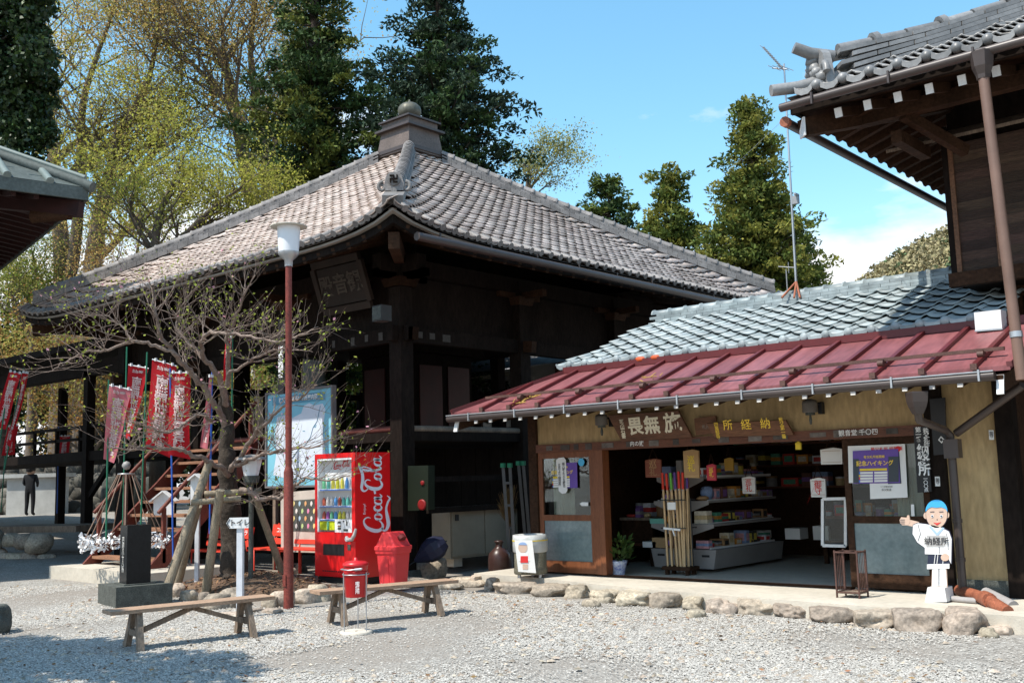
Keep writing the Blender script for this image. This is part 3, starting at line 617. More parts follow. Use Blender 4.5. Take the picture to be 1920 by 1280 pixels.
part('top_flashing', B().beam((rxl(12), 11.97, rz_(12) + .03), (-2.93, 11.97, rz_(12) + .03), .07, .09), m_redbat, RR)
SG = part('snow_guard', B().beam((-9.95, 10.74, rz_(10.74) + .085), (-3.05, 10.74, rz_(10.74) + .085), .035, .035), m_iron, RR)
for i, x in enumerate(seams[:14]):
    if i % 2 == 0: part('bracket', B().box((x, 10.72, rz_(10.72) + .055), (.03, .10, .07)).tube([(x - .03, 10.66, rz_(10.66) + .07), (x + .03, 10.66, rz_(10.66) + .07)], .032, 8), m_iron, SG)
# fallen cedar sprigs on the lean-to
m_sprig = M('dry_sprig', (.42, .27, .07), .9, .3, 20)
for i, (x, y) in enumerate(((968, 763), (992, 742), (1196, 708), (1222, 692))):
    p = onz(x, y, 2.6); q = ony(x, y, 10.6 + .25 * (i % 2) + (.4 if i > 1 else 0)); rn = random.Random(i); b = B()
    for k in range(14 if i < 2 else 6):
        a = rn.uniform(0, 6.28); l = rn.uniform(.05, .16); c = Vector((q.x + rn.uniform(-.12, .12), q.y + rn.uniform(-.05, .05), 0)); e = c + Vector((math.cos(a) * l, math.sin(a) * l, 0)); c.z = rz_(c.y) + .012; e.z = rz_(e.y) + .03; b.tube([c, e], .006, 4)
    single('dry_sprig', b, m_sprig, ('dry yellow sprig lying by the eave end of the red roof', 'dry sprig caught above the snow guard bar of the red roof', 'small dry twig on the red roof above the calligraphy sign', 'tiny dry twig high on the red metal roof')[i], 'sprig')
# gutter, rafters with white ends
GU = wpart('gutter', B().tube([(-10.34, 10.37, 2.38), (-3.05, 10.37, 2.375)], .05, 10), m_gutter, SH)
wpart('gutter_lip', B().beam((-10.34, 10.325, 2.425), (-3.05, 10.325, 2.42), .012, .012), m_steel, SH)
for k in range(9): part('strap', B().box((-9.9 + k * .84, 10.325, 2.385), (.018, .035, .11)), m_steel, GU)
ra = B().beam((0, 10.53, 2.335), (0, 11.66, 2.62), .045, .06).mesh('rafter'); ra.materials.append(m_dark2); re = B().box((0, 10.522, 2.333), (.05, .02, .062)).mesh('rafter_end'); re.materials.append(m_white)
for k in range(25):
    m = Matrix.Translation(Vector((-9.95 + k * .272, 0, 0)) - SH.location); o = link('rafter', ra, None, SH, mtx=m); link('rafter_end', re, None, o)
wpart('soffit', B().add([(-10.2, 10.5, 2.39), (-3.0, 10.5, 2.39), (-3.0, 11.66, 2.68), (-9.9, 11.66, 2.68)], [(0, 1, 2, 3)]), m_dark2, SH)
for x in (-10.22, -3.02):
    o = wpart('barge_rafter', B().beam((x, 10.42, 2.30), (x, 11.7, 2.6), .06, .16), m_dark2, SH); part('painted_end', B().box((x, 10.41, 2.29), (.065, .02, .19), Matrix.Rotation(-.25, 3, 'X')), m_white, o)
# ---- glazed tile roof
def gz_(y): return 3.13 + (y - 12.0) * .42
def gxl(y): return -9.66 + (y - 12.0) * .25
wpart('roof_bed', B().add([(gxl(12), 12.0, gz_(12) - .03), (-3.5, 12, gz_(12) - .03), (-3.5, 13.95, gz_(13.95) - .03), (gxl(13.95), 13.95, gz_(13.95) - .03), (gxl(12), 15.9, gz_(12) - .03), (-3.5, 15.9, gz_(12) - .03)], [(0, 1, 2, 3), (3, 2, 5, 4)]), m_dark, SH)
wpart('fascia', B().bb((-9.62, 12.02, 2.98), (-3.5, 12.06, 3.10)), m_dark, SH)
fr = []
for row in range(8):
    y = 11.98 + row * .243
    for c in range(22):
        x = -9.52 + c * .285
        if x - .1 < gxl(y) - .05: continue
        if x > -3.5 - max(0, (row - 3)) * .12: continue
        rr = random.Random(row * 50 + c); fr.append(frame((x, y, gz_(y) + .012 + rr.uniform(-.006, .006)), (1, rr.uniform(-.012, .012), 0), (0, 1, .42)))
lay_tiles(fr, tile_arrays(.285, .262, .032, .046, 8), m_glz, SH, SH.location, 300, 'glazed_tile')
dsc = B().lathe([(.0, -.02), (.04, -.015), (.058, .0), (.05, .06)], n=10).mesh('eave_tile'); dsc.materials.append(m_glz)
lipm = B().prism([(-.10, .01), (-.085, -.05), (-.03, -.085), (.04, -.085), (.09, -.05), (.105, .01), (.05, -.02), (-.05, -.02)], (0, 0, 0), (1, 0, 0), (0, 0, 1), .025).mesh('eave_lip'); lipm.materials.append(m_glz)
for c in range(22):
    x = -9.52 + c * .285 + .105; o = link('eave_tile', dsc, None, SH, mtx=Matrix.Translation(Vector((x, 11.965, gz_(12) + .035)) - SH.location) @ Matrix.Rotation(R(-90), 4, 'X'))
    link('eave_lip', lipm, None, SH, mtx=Matrix.Translation(Vector((x - .142, 11.985, gz_(12) + .055)) - SH.location))
m_orng = M('rust_orange_patch', (.45, .08, .02), .6, .2)
for x in (-8.15, -7.9): wpart('broken_tile', B().rock((x, 11.97, 3.12), (.16, .08, .08), int(x * -10), 1), m_orng, SH)
for lay in range(4):
    hw = .17 - lay * .02; z0 = 3.88 + lay * .048; b = B()
    for k in range(18): b.bb((-9.2 + k * .29 + (lay % 2) * .12, 13.95 - hw, z0), (-9.2 + k * .29 + .284 + (lay % 2) * .12, 13.95 + hw, z0 + .042))
    rg = wpart('ridge_course', b, m_glz, SH)
V = []
rgt = B()
for yy, r in ((0, .085), (.028, .09), (.03, .075), (.29, .072)):
    for k in range(9): a = math.pi * k / 8; V.append((yy, r * math.cos(a), r * math.sin(a)))
rgt.add(V, [(j * 9 + k, j * 9 + 9 + k, j * 9 + 10 + k, j * 9 + k + 1) for j in range(3) for k in range(8)], True); rgt = rgt.mesh('ridge_tile'); rgt.materials.append(m_glz)
for k in range(18): link('ridge_tile', rgt, None, SH, mtx=Matrix.Translation(Vector((-9.2 + k * .29, 13.95, 4.06)) - SH.location))
# ---- sign boards above the opening
def leaning_board(name, label, cat, px, Y, tilt, th, mat):
    P = pp(px, Y); cx = sum(p[0] for p in P) / 4; cz = min(p[1] for p in P)
    o = thing(name, label, cat, (cx, Y, cz)); up = Vector((0, -tilt, 1)).normalized()
    part('board', B().prism([(p[0] - cx, p[1] - cz) for p in P], (0, 0, 0), (1, 0, 0), up, th), mat, o)
    return o, (lambda x, y: (lambda q: Vector((q.x, Y, cz)) + up * (q.z - cz) + Vector((1, 0, 0)).cross(up) * (th + .004))(ony(x, y, Y))), up
m_board = M('old_sign_board', (.11, .05, .028), .65, .35, 3, .3, 25, stretch=(.4, 3, 3), fine=.3)
m_brd2 = M('brown_sign_board', (.14, .062, .03), .6, .35, 3, .3, 25, stretch=(.4, 3, 3), fine=.3)
m_cal = M('cream_lettering', (.72, .67, .52), .7, .08, 10)
o, f, up = leaning_board('calligraphy_sign', 'dark wooden sign with three large cream calligraphy characters', 'sign', [(1168, 826), (1300, 819), (1279, 768), (1148, 777)], WY - .06, .2, .035, m_board)
for ch, x, y, sz in (('畏', 1197, 799, .25), ('無', 1228, 797, .25), ('施', 1267, 793, .27)): text(ch, sz, m_cal, o, f(x, y), (1, 0, .02), up, .028, name='lettering')
text('可山石書', .075, m_cal, o, f(1173, 803), (1, 0, 0), up, .02, True, .85)
o, f, up = leaning_board('votive_picture', 'small house-shaped brown wooden votive board between two signs', 'votive board', [(1306, 816), (1345, 812), (1344, 779), (1304, 784)], WY - .02, .05, .02, m_brd2)
text('札所', .06, M('dull_white_paint', (.3, .27, .24), .8), o, f(1326, 800), (1, 0, 0), up, .01)
o, f, up = leaning_board('gilt_sign', 'long brown wooden sign with yellow gilt characters over the shop opening', 'sign', [(1342, 818), (1490, 814), (1478, 786), (1330, 792)], WY - .06, .25, .03, m_brd2)
for ch, x, y in (('所', 1370, 796), ('経', 1404, 795), ('納', 1440, 793)): text(ch, .14, m_gold, o, f(x, y), (1, 0, 0), up, .008)
text('四萬部寺', .062, m_gold, o, f(1349, 806), (1, 0, 0), up, .008, True, .85); text('秩父第一番', .06, m_gold, o, f(1471, 801), (1, 0, 0), up, .008, True, .85)
# ---- lanterns under the eave
def lamp(x, y, label):
    p = ony(x, y, WY - .16); o = thing('eave_lamp', label, 'lamp', (p.x, WY, p.z), group='small lamps under the shop eave')
    part('shade', B().lathe([(.085, 0), (.09, .02), (.085, .04), (.09, .06), (.085, .08), (.09, .1), (.08, .14), (.03, .16)], (0, -.16, 0), 14), m_ribs, o)
    part('bulb', B().lathe([(.055, -.03), (.055, .0)], (0, -.16, 0), 12).lathe([(.012, -.14), (.02, -.09), (.012, -.03)], (0, -.16, 0), 8), m_granite2, o)
    part('bracket', B().bb((.06, -.08, -.02), (.11, -.002, .12)).beam((.07, -.16, .1), (.085, -.02, .08), .02, .02), m_black, o)
m_ribs = M('lamp_shade_grey', (.13, .115, .10), .5, .2)
lamp(1128, 797, 'grey ribbed lamp under the eave left of the calligraphy sign'); lamp(1519, 773, 'grey ribbed lamp under the eave beyond the gilt sign')
# ---- vertical name boards and downpipes on the dark post
o = thing('vertical_name_board', 'tall dark board with white vertical characters fixed beside the sliding door', 'sign', tuple(ony(1733, 923, WY - .06)))
wpart('board', B().prism(pp([(1722, 923), (1748, 921), (1740, 799), (1714, 801)], WY - .06), (0, WY - .06, 0), (1, 0, 0), (0, 0, 1), .025), m_black, o)
def on_board(x, y): return ony(x, y, WY - .09)
text('納経所', .135, m_inkw, o, on_board(1732, 863), (1, 0, 0), (0, 0, 1), .025, True, .8)
text('秩父札所', .065, m_inkw, o, on_board(1737, 820), (1, 0, 0), (0, 0, 1), .015, True, .72); text('第一番', .065, m_inkw, o, on_board(1722, 815), (1, 0, 0), (0, 0, 1), .015, True, .8)
text('一〇〇点', .05, m_inkw, o, on_board(1736, 908), (1, 0, 0), (0, 0, 1), .01, True, .8)
o = thing('post_board', 'black board with a small white diamond on the dark shop post', 'board', tuple(ony(1762, 852, WY - .06)))
wpart('board', B().prism(pp([(1752, 853), (1776, 851), (1773, 745), (1744, 748)], WY - .055), (0, WY - .055, 0), (1, 0, 0), (0, 0, 1), .02), m_black, o)
p = ony(1765, 824, WY - .08); wpart('diamond', B().prism([(-.035, 0), (0, -.04), (.035, 0), (0, .04)], (p.x, WY - .078, p.z), (1, 0, 0), (0, 0, 1), .004), m_inkw, o); wpart('diamond_core', B().prism([(-.018, 0), (0, -.021), (.018, 0), (0, .021)], (p.x, WY - .082, p.z), (1, 0, 0), (0, 0, 1), .004), m_black, o)
for nm, x, y, lab in (('paper_slip', 1758, 902, 'narrow white paper slip on the dark post below the diamond board'), ('paper_slip', 1859, 815, 'narrow white paper slip on the post beyond the ochre wall')):
    o = single(nm, B().prism(pp([(x - 4, y + 9), (x + 5, y + 9), (x + 4, y - 9), (x - 5, y - 9)], WY - .06), (0, WY - .06, 0), (1, 0, 0), (0, 0, 1), .004), m_paper, lab, 'paper')
    text('御守', .04, m_ink, o, ony(x, y, WY - .068), (1, 0, 0), (0, 0, 1), .01, True, .8)
DP = thing('drainpipe', 'brown drainpipe running down the shop front behind the boy cutout', 'drainpipe', (-3.85, 11.4, .17))
h0 = ony(1720, 742, 10.42)
wpart('hopper', B().lathe([(.055, -.12), (.09, -.05), (.105, 0), (.115, .09), (.11, .1)], (h0.x, 10.40, h0.z - .06), 4, False), m_gutter, DP)
pts = [Vector((h0.x, 10.40, h0.z - .16)), Vector((h0.x, 10.42, h0.z - .24)), ony(1772, 806, 11.30), ony(1782, 815, 11.36)]
wpart('pipe', B().tube(pts + [ony(1784, 850, 11.38)], .04, 10), m_gutter, DP)
a = ony(1784, 840, 11.38); bq = ony(1797, 1098, 11.38); wpart('pipe', B().tube([a, (a.x, 11.38, .28)], .042, 10), m_gutter, DP)
for z in (1.62, .55, .95): wpart('clamp', B().lathe([(.052, 0), (.052, .04)], (a.x, 11.38, z), 10), m_gutter, DP)
wpart('junction', B().box((a.x + .02, 11.36, 1.72), (.15, .13, .2)), m_gutter, DP)
wpart('diagonal_pipe', B().tube([ony(1793, 812, 11.38), ony(1918, 722, 11.1)], .042, 10), m_gutter, DP)
m_rustp = M('rusty_outlet', (.26, .085, .045), .6, .3, 6, fine=.3)
OP = thing('outlet_pipes', 'rusty outlet pipe and grey gutter piece lying on the edging stones', 'pipe', tuple(onz(1800, 1108, .2)))
wpart('rusty_pipe', B().tube([onz(1799, 1106, .24), onz(1850, 1122, .24), onz(1890, 1147, .16)], .06, 12), m_rustp, OP)
wpart('collar', B().tube([onz(1846, 1120, .24), onz(1856, 1125, .235)], .072, 12), m_rustp, OP)
m_gpipe = M('grey_outlet', (.33, .31, .30), .6, .2, 5)
wpart('grey_pipe', B().tube([onz(1848, 1112, .24), onz(1900, 1138, .15)], .065, 12), m_gpipe, OP); wpart('grey_piece', B().tube([onz(1785, 1122, .2), onz(1832, 1126, .2)], .03, 8), m_gpipe, OP)
# ---- posters and papers on the doors
def poster(name, label, pts, Y, mat, cat='poster', th=.004): 
    P = pp(pts, Y); o = thing(name, label, cat, (sum(p[0] for p in P) / len(P), Y, min(p[1] for p in P))); wpart('sheet', B().prism(P, (0, Y, 0), (1, 0, 0), (0, 0, 1), th), mat, o); return o
PY_ = WY - .012
m_pur = flat('purple_print', (.13, .07, .32)); m_grn = flat('pale_print', (.62, .66, .62)); m_yel = flat('yellow_print', (.75, .55, .04)); m_dgr = flat('dark_print', (.05, .06, .07))
o = poster('poster', 'large white poster behind the purple hiking poster', [(1632, 935), (1702, 932), (1697, 832), (1590, 836), (1592, 905), (1631, 905)], PY_, m_paper)
wpart('print', B().prism(pp([(1665, 907), (1690, 906), (1686, 845), (1660, 846)], PY_ - .006), (0, PY_ - .006, 0), (1, 0, 0), (0, 0, 1), .002), m_dgr, o)
text('秩父札所 総開帳', .05, m_inkr, o, ony(1662, 842, PY_ - .012), (1, 0, 0), (0, 0, 1), .012); text('秩父鉄道', .028, m_ink, o, ony(1662, 918, PY_ - .012), (1, 0, 0), (0, 0, 1)); text('三十四観音霊場', .02, m_ink, o, ony(1662, 912, PY_ - .012), (1, 0, 0), (0, 0, 1))
p = ony(1684, 841, PY_ - .008); wpart('red_badge', B().tube([(p.x, PY_ - .005, p.z), (p.x, PY_ - .010, p.z)], .03, 14), m_inkr, o)
def hike(o, x0, y0, x1, y1, Y, s, full=True):
    def q(u, v): return ony(x0 + (x1 - x0) * u, y0 + (y1 - y0) * v - 2 * u, Y)
    def sub(u0, v0, u1, v1, mat, d): wpart('print', B().prism([(q(u, v).x, q(u, v).z) for u, v in ((u0, v1), (u1, v1), (u1, v0), (u0, v0))], (0, Y - d, 0), (1, 0, 0), (0, 0, 1), .002), mat, o)
    if full: sub(.0, .25, .12, .98, m_dgr, .004); sub(.75, .2, .97, .98, m_dgr, .004)
    sub(.14, .55, .72, .62, m_yel, .004)
    for k in range(4): sub(.15, .65 + k * .085, .42, .715 + k * .085, m_paper, .004); sub(.45, .65 + k * .085, .73, .715 + k * .085, m_paper, .004)
    for k in range(4): sub(.125, .65 + k * .085, .148, .715 + k * .085, (m_blue, m_yel, m_inkr, m_blue)[k], .006)
    text('秩父札所総開帳', .035 * s, m_gold, o, q(.45, .2) - Vector((0, .008, 0)), (1, 0, 0), (0, 0, 1), .01)
    text('記念ハイキング', .062 * s, m_gold, o, q(.46, .40) - Vector((0, .008, 0)), (1, 0, 0), (0, 0, 1), .02)
o = poster('hiking_poster', 'purple poster with yellow lettering and white boxes on the glass door', [(1600, 906), (1688, 905), (1684, 841), (1599, 845)], PY_ - .010, m_pur); hike(o, 1600, 845, 1688, 906, PY_ - .014, 1.0)
o = poster('hiking_poster', 'small purple hiking poster half hidden behind the white hours slip', [(1052, 915), (1083, 914), (1082, 866), (1050, 868)], PY_, m_pur); hike(o, 1030, 867, 1083, 915, PY_ - .004, .9, False)
sg = [(1048, 920), (1054, 925), (1061, 924), (1064, 919), (1061, 862), (1057, 857), (1048, 858), (1043, 862)]
o = poster('hours_notice', 'white long paper slip with handwritten hours on the narrow glass door', sg, PY_ - .012, m_paper, 'notice')
text('朝八時より夕五時迄', .048, m_ink, o, ony(1057, 890, PY_ - .020), (1, 0, 0), (0, 0, 1), .012, True, .8); text('五月より納経所', .05, m_ink, o, ony(1049, 890, PY_ - .020), (1, 0, 0), (0, 0, 1), .012, True, .9)
p = ony(1090, 866, PY_ - .004); o = single('round_sticker', B().tube([(p.x, PY_ - .003, p.z), (p.x, PY_ - .007, p.z)], .055, 18), flat('sky_blue_print', (.08, .42, .68)), 'round light blue sticker on the narrow glass door', 'sticker')
single('white_arrow', B().prism(pp([(1087, 944), (1091, 941), (1103, 941), (1103, 948), (1091, 948)], PY_), (0, PY_, 0), (1, 0, 0), (0, 0, 1), .003), m_paper, 'little white paper arrow low on the narrow glass door', 'paper')
single('paper_slip', B().prism(pp([(1709, 967), (1715, 967), (1714, 945), (1708, 945)], PY_), (0, PY_, 0), (1, 0, 0), (0, 0, 1), .003), m_paper, 'narrow white slip hanging on the curtain beside the boy cutout', 'paper')
# ---- boy cutout sign
KY = 11.02
KID = thing('boy_cutout_sign', 'painted wooden cutout of a boy in white tunic pointing into the shop', 'cutout sign', tuple(onz(1759, 1127, .17)))
m_skin = flat('painted_skin', (.56, .40, .31)); m_hair = flat('painted_blue_hair', (.05, .36, .70)); m_navy = flat('painted_navy', (.02, .025, .05)); m_line = flat('painted_line', (.03, .03, .06)); m_tun = M('painted_white', (.62, .61, .58), .6, .1, 9, col2=(.78, .78, .77), mixlo=.3, mixhi=.42, fine=.04)
def kp(name, pts, d, mat, th=.006, sub=None): return wpart(name, B().prism(pp(pts, KY), (0, KY - d, 0), (1, 0, 0), (0, 0, 1), th), mat, KID)
wpart('base_block', B().prism(pp([(1740, 1127), (1781, 1126), (1777, 1100), (1745, 1099)], KY), (0, KY + .13, 0), (1, 0, 0), (0, 0, 1), .22), m_white, KID)
def circ(cx, cy, rx, ry, n=22, a0=0, a1=2 * math.pi): return [(cx + rx * math.cos(a0 + (a1 - a0) * i / (n if a1 - a0 < 6.28 else n)), cy + ry * math.sin(a0 + (a1 - a0) * i / n)) for i in range(n if a1 - a0 > 6.28 else n + 1)][::-1]
kp('legs', [(1747, 1100), (1777, 1100), (1775, 1062), (1748, 1062)], -.006, m_skin, .012); kp('legs', [(1748, 1098), (1776, 1098), (1774, 1064), (1749, 1064)], .008, m_tun, .003); kp('outline', [(1760.5, 1097), (1762, 1097), (1762, 1064), (1760.5, 1064)], .012, m_line, .002)
kp('shorts', [(1739, 1064), (1781, 1063), (1782, 1036), (1741, 1036)], -.004, m_navy, .014); kp('cuff', [(1739, 1066), (1781, 1065), (1781, 1056), (1739, 1057)], .012, m_tun, .003)
for x in (1752, 1757, 1768): kp('outline', [(x, 1056), (x + 1, 1056), (x + 3, 1039), (x + 2, 1039)], .012, m_inkw, .002)
tun = [(1735, 1038), (1776, 1039), (1784, 1056), (1785, 1010), (1780, 996), (1765, 988), (1750, 984), (1722, 980), (1713, 984), (1712, 1000), (1721, 1016), (1735, 1026)]
kp('tunic_outline', [(x + (1 if x > 1745 else -1), y + (1 if y > 1010 else -1)) for x, y in tun], -.004, m_line, .012); kp('tunic', tun, .010, m_tun, .004)
kp('arm', [(1722, 989), (1723, 978), (1702, 973), (1698, 978), (1700, 984)], -.008, m_skin, .012)
kp('hand', [(1687, 974), (1690, 969), (1700, 970), (1702, 965), (1705, 966), (1707, 978), (1703, 984), (1692, 984), (1688, 980)], -.010, m_skin, .016)
for y in (973.5, 977, 980.5): kp('outline', [(1688, y + .7), (1697, y + .7), (1697, y), (1688, y)], .008, m_line, .002)
kp('collar', [(1757, 1003), (1760, 1003), (1772, 989), (1768, 988), (1758, 998), (1747, 986), (1743, 987)], .016, flat('pale_blue_trim', (.35, .48, .62)), .002)
for a_, b_ in (((1722, 982), (1727, 1000)), ((1727, 1000), (1722, 1014)), ((1762, 1024), (1762, 1037)), ((1776, 1000), (1779, 1030))):
    q0, q1 = ony(*a_, KY), ony(*b_, KY); wpart('outline', B().beam((q0.x, KY - .0155, q0.z), (q1.x, KY - .0155, q1.z), .005, .003, (0, 1, 0)), m_line, KID)
kp('hand', circ(1773, 1044, 8, 7), .014, m_skin, .003)
kp('chest_patch', [(1738, 1024), (1772, 1024), (1774, 1003), (1739, 1003)], .016, flat('grey_patch', (.42, .41, .40)), .002)
text('納経所', .085, m_ink, KID, ony(1756, 1015, KY - .024), (1, 0, 0), (0, 0, 1), .009)
kp('ear', circ(1736, 966, 4, 6), -.004, m_skin, .012); kp('ear', circ(1776, 965, 4, 6), -.004, m_skin, .012)
kp('head_outline', circ(1757, 963, 21, 27), -.004, m_line, .012); kp('head', circ(1757, 963, 20, 26), .010, m_skin, .004)
kp('hair', [(1736.5, 959)] + [(1757 - 20.5 * math.cos(math.pi * i / 14), 958 - 22 * math.sin(math.pi * i / 14)) for i in range(15)][1:-1] + [(1777.5, 959), (1774, 953), (1766, 950), (1757, 951), (1747, 950), (1741, 953)], .016, m_hair, .003)
for ex in (1749, 1766): kp('eye', circ(ex, 967, 2.6, 3), .016, m_tun, .002); kp('pupil', circ(ex, 967, 1.5, 1.8, 10), .019, m_line, .002); kp('brow', [(ex - 4, 959.5), (ex + 4, 959), (ex + 4, 958), (ex - 4, 958.5)], .016, m_line, .002)
kp('mouth', [(1751, 979), (1758, 984), (1766, 978), (1758, 980)], .016, m_inkr, .002); kp('nose', [(1757, 974), (1759.5, 973.5), (1758, 972)], .016, m_line, .002)
# ---- wire umbrella stand
p = onz(1590, 1121, .17); US = thing('umbrella_stand', 'dark wire umbrella stand on the apron before the sliding door', 'umbrella stand', (p.x, p.y + .12, .17))
hw, hd, hh = .125, .11, .50
for sx in (-1, 1):
    for sy in (-1, 1): part('leg', B().tube([(sx * hw, sy * hd, 0), (sx * hw, sy * hd, hh)], .011, 6), m_iron, US)
for z in (.06, hh - .02): part('frame', B().beam((-hw, -hd, z), (hw, -hd, z), .014, .014).beam((-hw, hd, z), (hw, hd, z), .014, .014).beam((-hw, -hd, z), (-hw, hd, z), .014, .014).beam((hw, -hd, z), (hw, hd, z), .014, .014), m_iron, US)
for k in range(5):
    for sx in (-1, 1): part('wire', B().tube([(sx * hw, -hd + .04 * k + .02, .06), (sx * hw, -hd + .04 * k + .02, hh - .02)], .004, 5), m_iron, US)
part('divider', B().beam((0, -hd, hh - .02), (0, hd, hh - .02), .012, .012), m_iron, US); part('tray', B().bb((-hw, -hd, .045), (hw, hd, .06)), m_wood, US)
# ---- white framed display case edge by the door
o = thing('display_case', 'white framed glass panel standing in the shop opening by the door post', 'glass panel', tuple(ony(1563, 1023, 12.1)))
for a, b_ in (((1543, 935), (1586, 934)), ((1543, 1022), (1586, 1023)), ((1543, 935), (1543, 1022)), ((1586, 934), (1586, 1023))): wpart('frame', B().beam(ony(*a, 12.1), ony(*b_, 12.1), .035, .035), m_white, o)
wpart('pane', B().prism(pp([(1543, 1022), (1586, 1023), (1586, 934), (1543, 935)], 12.1), (0, 12.1, 0), (1, 0, 0), (0, 0, 1), .005), m_gl, o)
# ================================================================ goods inside
SHW = M('shelf_grey', (.27, .25, .235), .6, .1, 3); m_card = M('cardboard', (.33, .20, .10), .85, .15, 6, rand=.3)
GO = thing('display_gondola', 'pale metal display shelving with bracket shelves inside the shop', 'shelving', (-8.0, 13.6, .17))
gx0, gx1, gy0, gy1 = -8.62, -7.55, 12.72, 14.7
wpart('back_panel', B().bb((-8.12, gy0 + .05, .2), (-8.05, gy1, 1.72)), m_dark2, GO)
wpart('upright', B().bb((-8.13, gy0, .17), (-8.04, gy0 + .05, 1.72)), SHW, GO)
wpart('base', B().prism([(gx0 + .05, .22), (gx1 - .05, .22), (gx1, .48), (gx0, .48)], (0, gy1, 0), (1, 0, 0), (0, 0, 1), gy1 - gy0), SHW, GO)
for sx in (-8.45, -7.72): wpart('hand_slot', B().bb((sx - .06, gy0 - .004, .38), (sx + .06, gy0 + .02, .41)), m_black, GO)
for z in (.80, 1.12, 1.45):
    for s_, xo in ((-1, gx0 + .02 + (z - .8) * .2), (1, gx1 - .02 - (z - .8) * .2)):
        wpart('shelf', B().bb((min(xo, -8.085 + s_ * .05), gy0, z), (max(xo, -8.085 + s_ * .05), gy1, z + .03)), SHW, GO)
        wpart('bracket', B().prism([(-8.085 + s_ * .05, z - .16), (xo, z - .02), (xo, z), (-8.085 + s_ * .05, z)][:: 1 if s_ > 0 else -1], (0, gy0 + .012, 0), (1, 0, 0), (0, 0, 1), .012), SHW, GO)
rn = random.Random(11)
gpal = (('white', (.60, .62, .66)), ('slate blue', (.20, .28, .45)), ('brown', (.32, .18, .08)), ('red', (.50, .05, .04)), ('green', (.08, .28, .18)), ('tan', (.50, .38, .2)), ('cream', (.62, .56, .44)), ('dark brown', (.13, .06, .04)), ('pink', (.55, .28, .30)), ('orange', (.60, .25, .04)), ('purple', (.20, .10, .30)), ('grey', (.28, .28, .29)), ('yellow', (.62, .48, .08)), ('black', (.03, .03, .03)))
gcols = [M('goods_%d' % i, c[1], .55, .3, 25) for i, c in enumerate(gpal)]; gnames = [c[0] for c in gpal]; NG = len(gpal)
def goods(bx0, by0, bx1, by1, z, h, ci, label, group, kind):
    """one article for sale: carton, stacked pack, pouch or round tin, with a printed face and a price card"""
    o = thing('goods_box' if kind < 2 else 'goods_pouch' if kind == 2 else 'goods_tin', label, ('box', 'box', 'pouch', 'tin')[kind], ((bx0 + bx1) / 2, (by0 + by1) / 2, z), group=group)
    m2 = gcols[(ci * 5 + 3) % NG]; cx_, cy_ = (bx0 + bx1) / 2, (by0 + by1) / 2
    if kind == 0: wpart('carton', B().bb((bx0, by0, z), (bx1, by1, z + h)), gcols[ci], o); wpart('print', B().bb((bx1, by0 + .15 * (by1 - by0), z + h * .25), (bx1 + .003, by1 - .15 * (by1 - by0), z + h * .8)).bb((bx0 + .15 * (bx1 - bx0), by0 - .003, z + h * .25), (bx1 - .15 * (bx1 - bx0), by0, z + h * .8)), m2, o)
    elif kind == 1:
        for k_ in range(3): wpart('pack', B().bb((bx0 + .004 * k_, by0 - .003 * k_, z + h * k_ / 3 + .002), (bx1 - .003 * k_, by1, z + h * (k_ + 1) / 3)), gcols[ci] if k_ % 2 == 0 else m2, o)
    elif kind == 2: wpart('pouch', B().rock((cx_, cy_, z + h * .5), ((bx1 - bx0) * 1.05, (by1 - by0) * 1.05, h * 1.1), ci, 2, .2), gcols[ci], o)
    else: r_ = min(bx1 - bx0, by1 - by0) / 2; wpart('tin', B().lathe([(r_, 0), (r_, h * .8)], (cx_, cy_, z), 14), gcols[ci], o); wpart('lid', B().lathe([(r_ * 1.04, h * .8), (r_ * 1.04, h), (r_ * .98, h)], (cx_, cy_, z), 14), m2, o)
    return o
lev = {.51: 'in the bottom tray', .83: 'on the lowest shelf', 1.15: 'on the middle shelf', 1.48: 'on the top shelf'}
for z in (.49, .83, 1.15, 1.48):
    for s_ in (-1, 1):
        y = gy0 + .05; order = rn.sample(range(NG), NG); k = 0
        while y < gy1 - .12 and k < NG:
            wd = rn.uniform(.08, .19); h = rn.uniform(.05, .20); ci = order[k]; kd = (0, 1, 2, 0, 3, 0, 1)[(ci + k) % 7]; k += 1; xe = -8.085 + s_ * rn.uniform(.34, .40); dx = rn.uniform(.14, .24); xa, xb = sorted((xe, xe - s_ * dx))
            goods(xa, y, xb, y + wd, z, h, ci, '%s %s of goods %s of the display shelving, %s side' % (gnames[ci], ('carton', 'stack', 'pouch', 'tin')[kd], lev.get(z, 'in the bottom tray'), 'door' if s_ < 0 else 'counter'), 'goods on the display shelving', kd); y += wd + rn.uniform(.01, .05)
        wpart('price_rail', B().bb((-8.085 + s_ * .41 - .004 + (gx1 - gx0 > 2), gy0 + .05, z - .012), (-8.085 + s_ * .41 + .004, gy1 - .05, z + .016)), m_paper, GO)
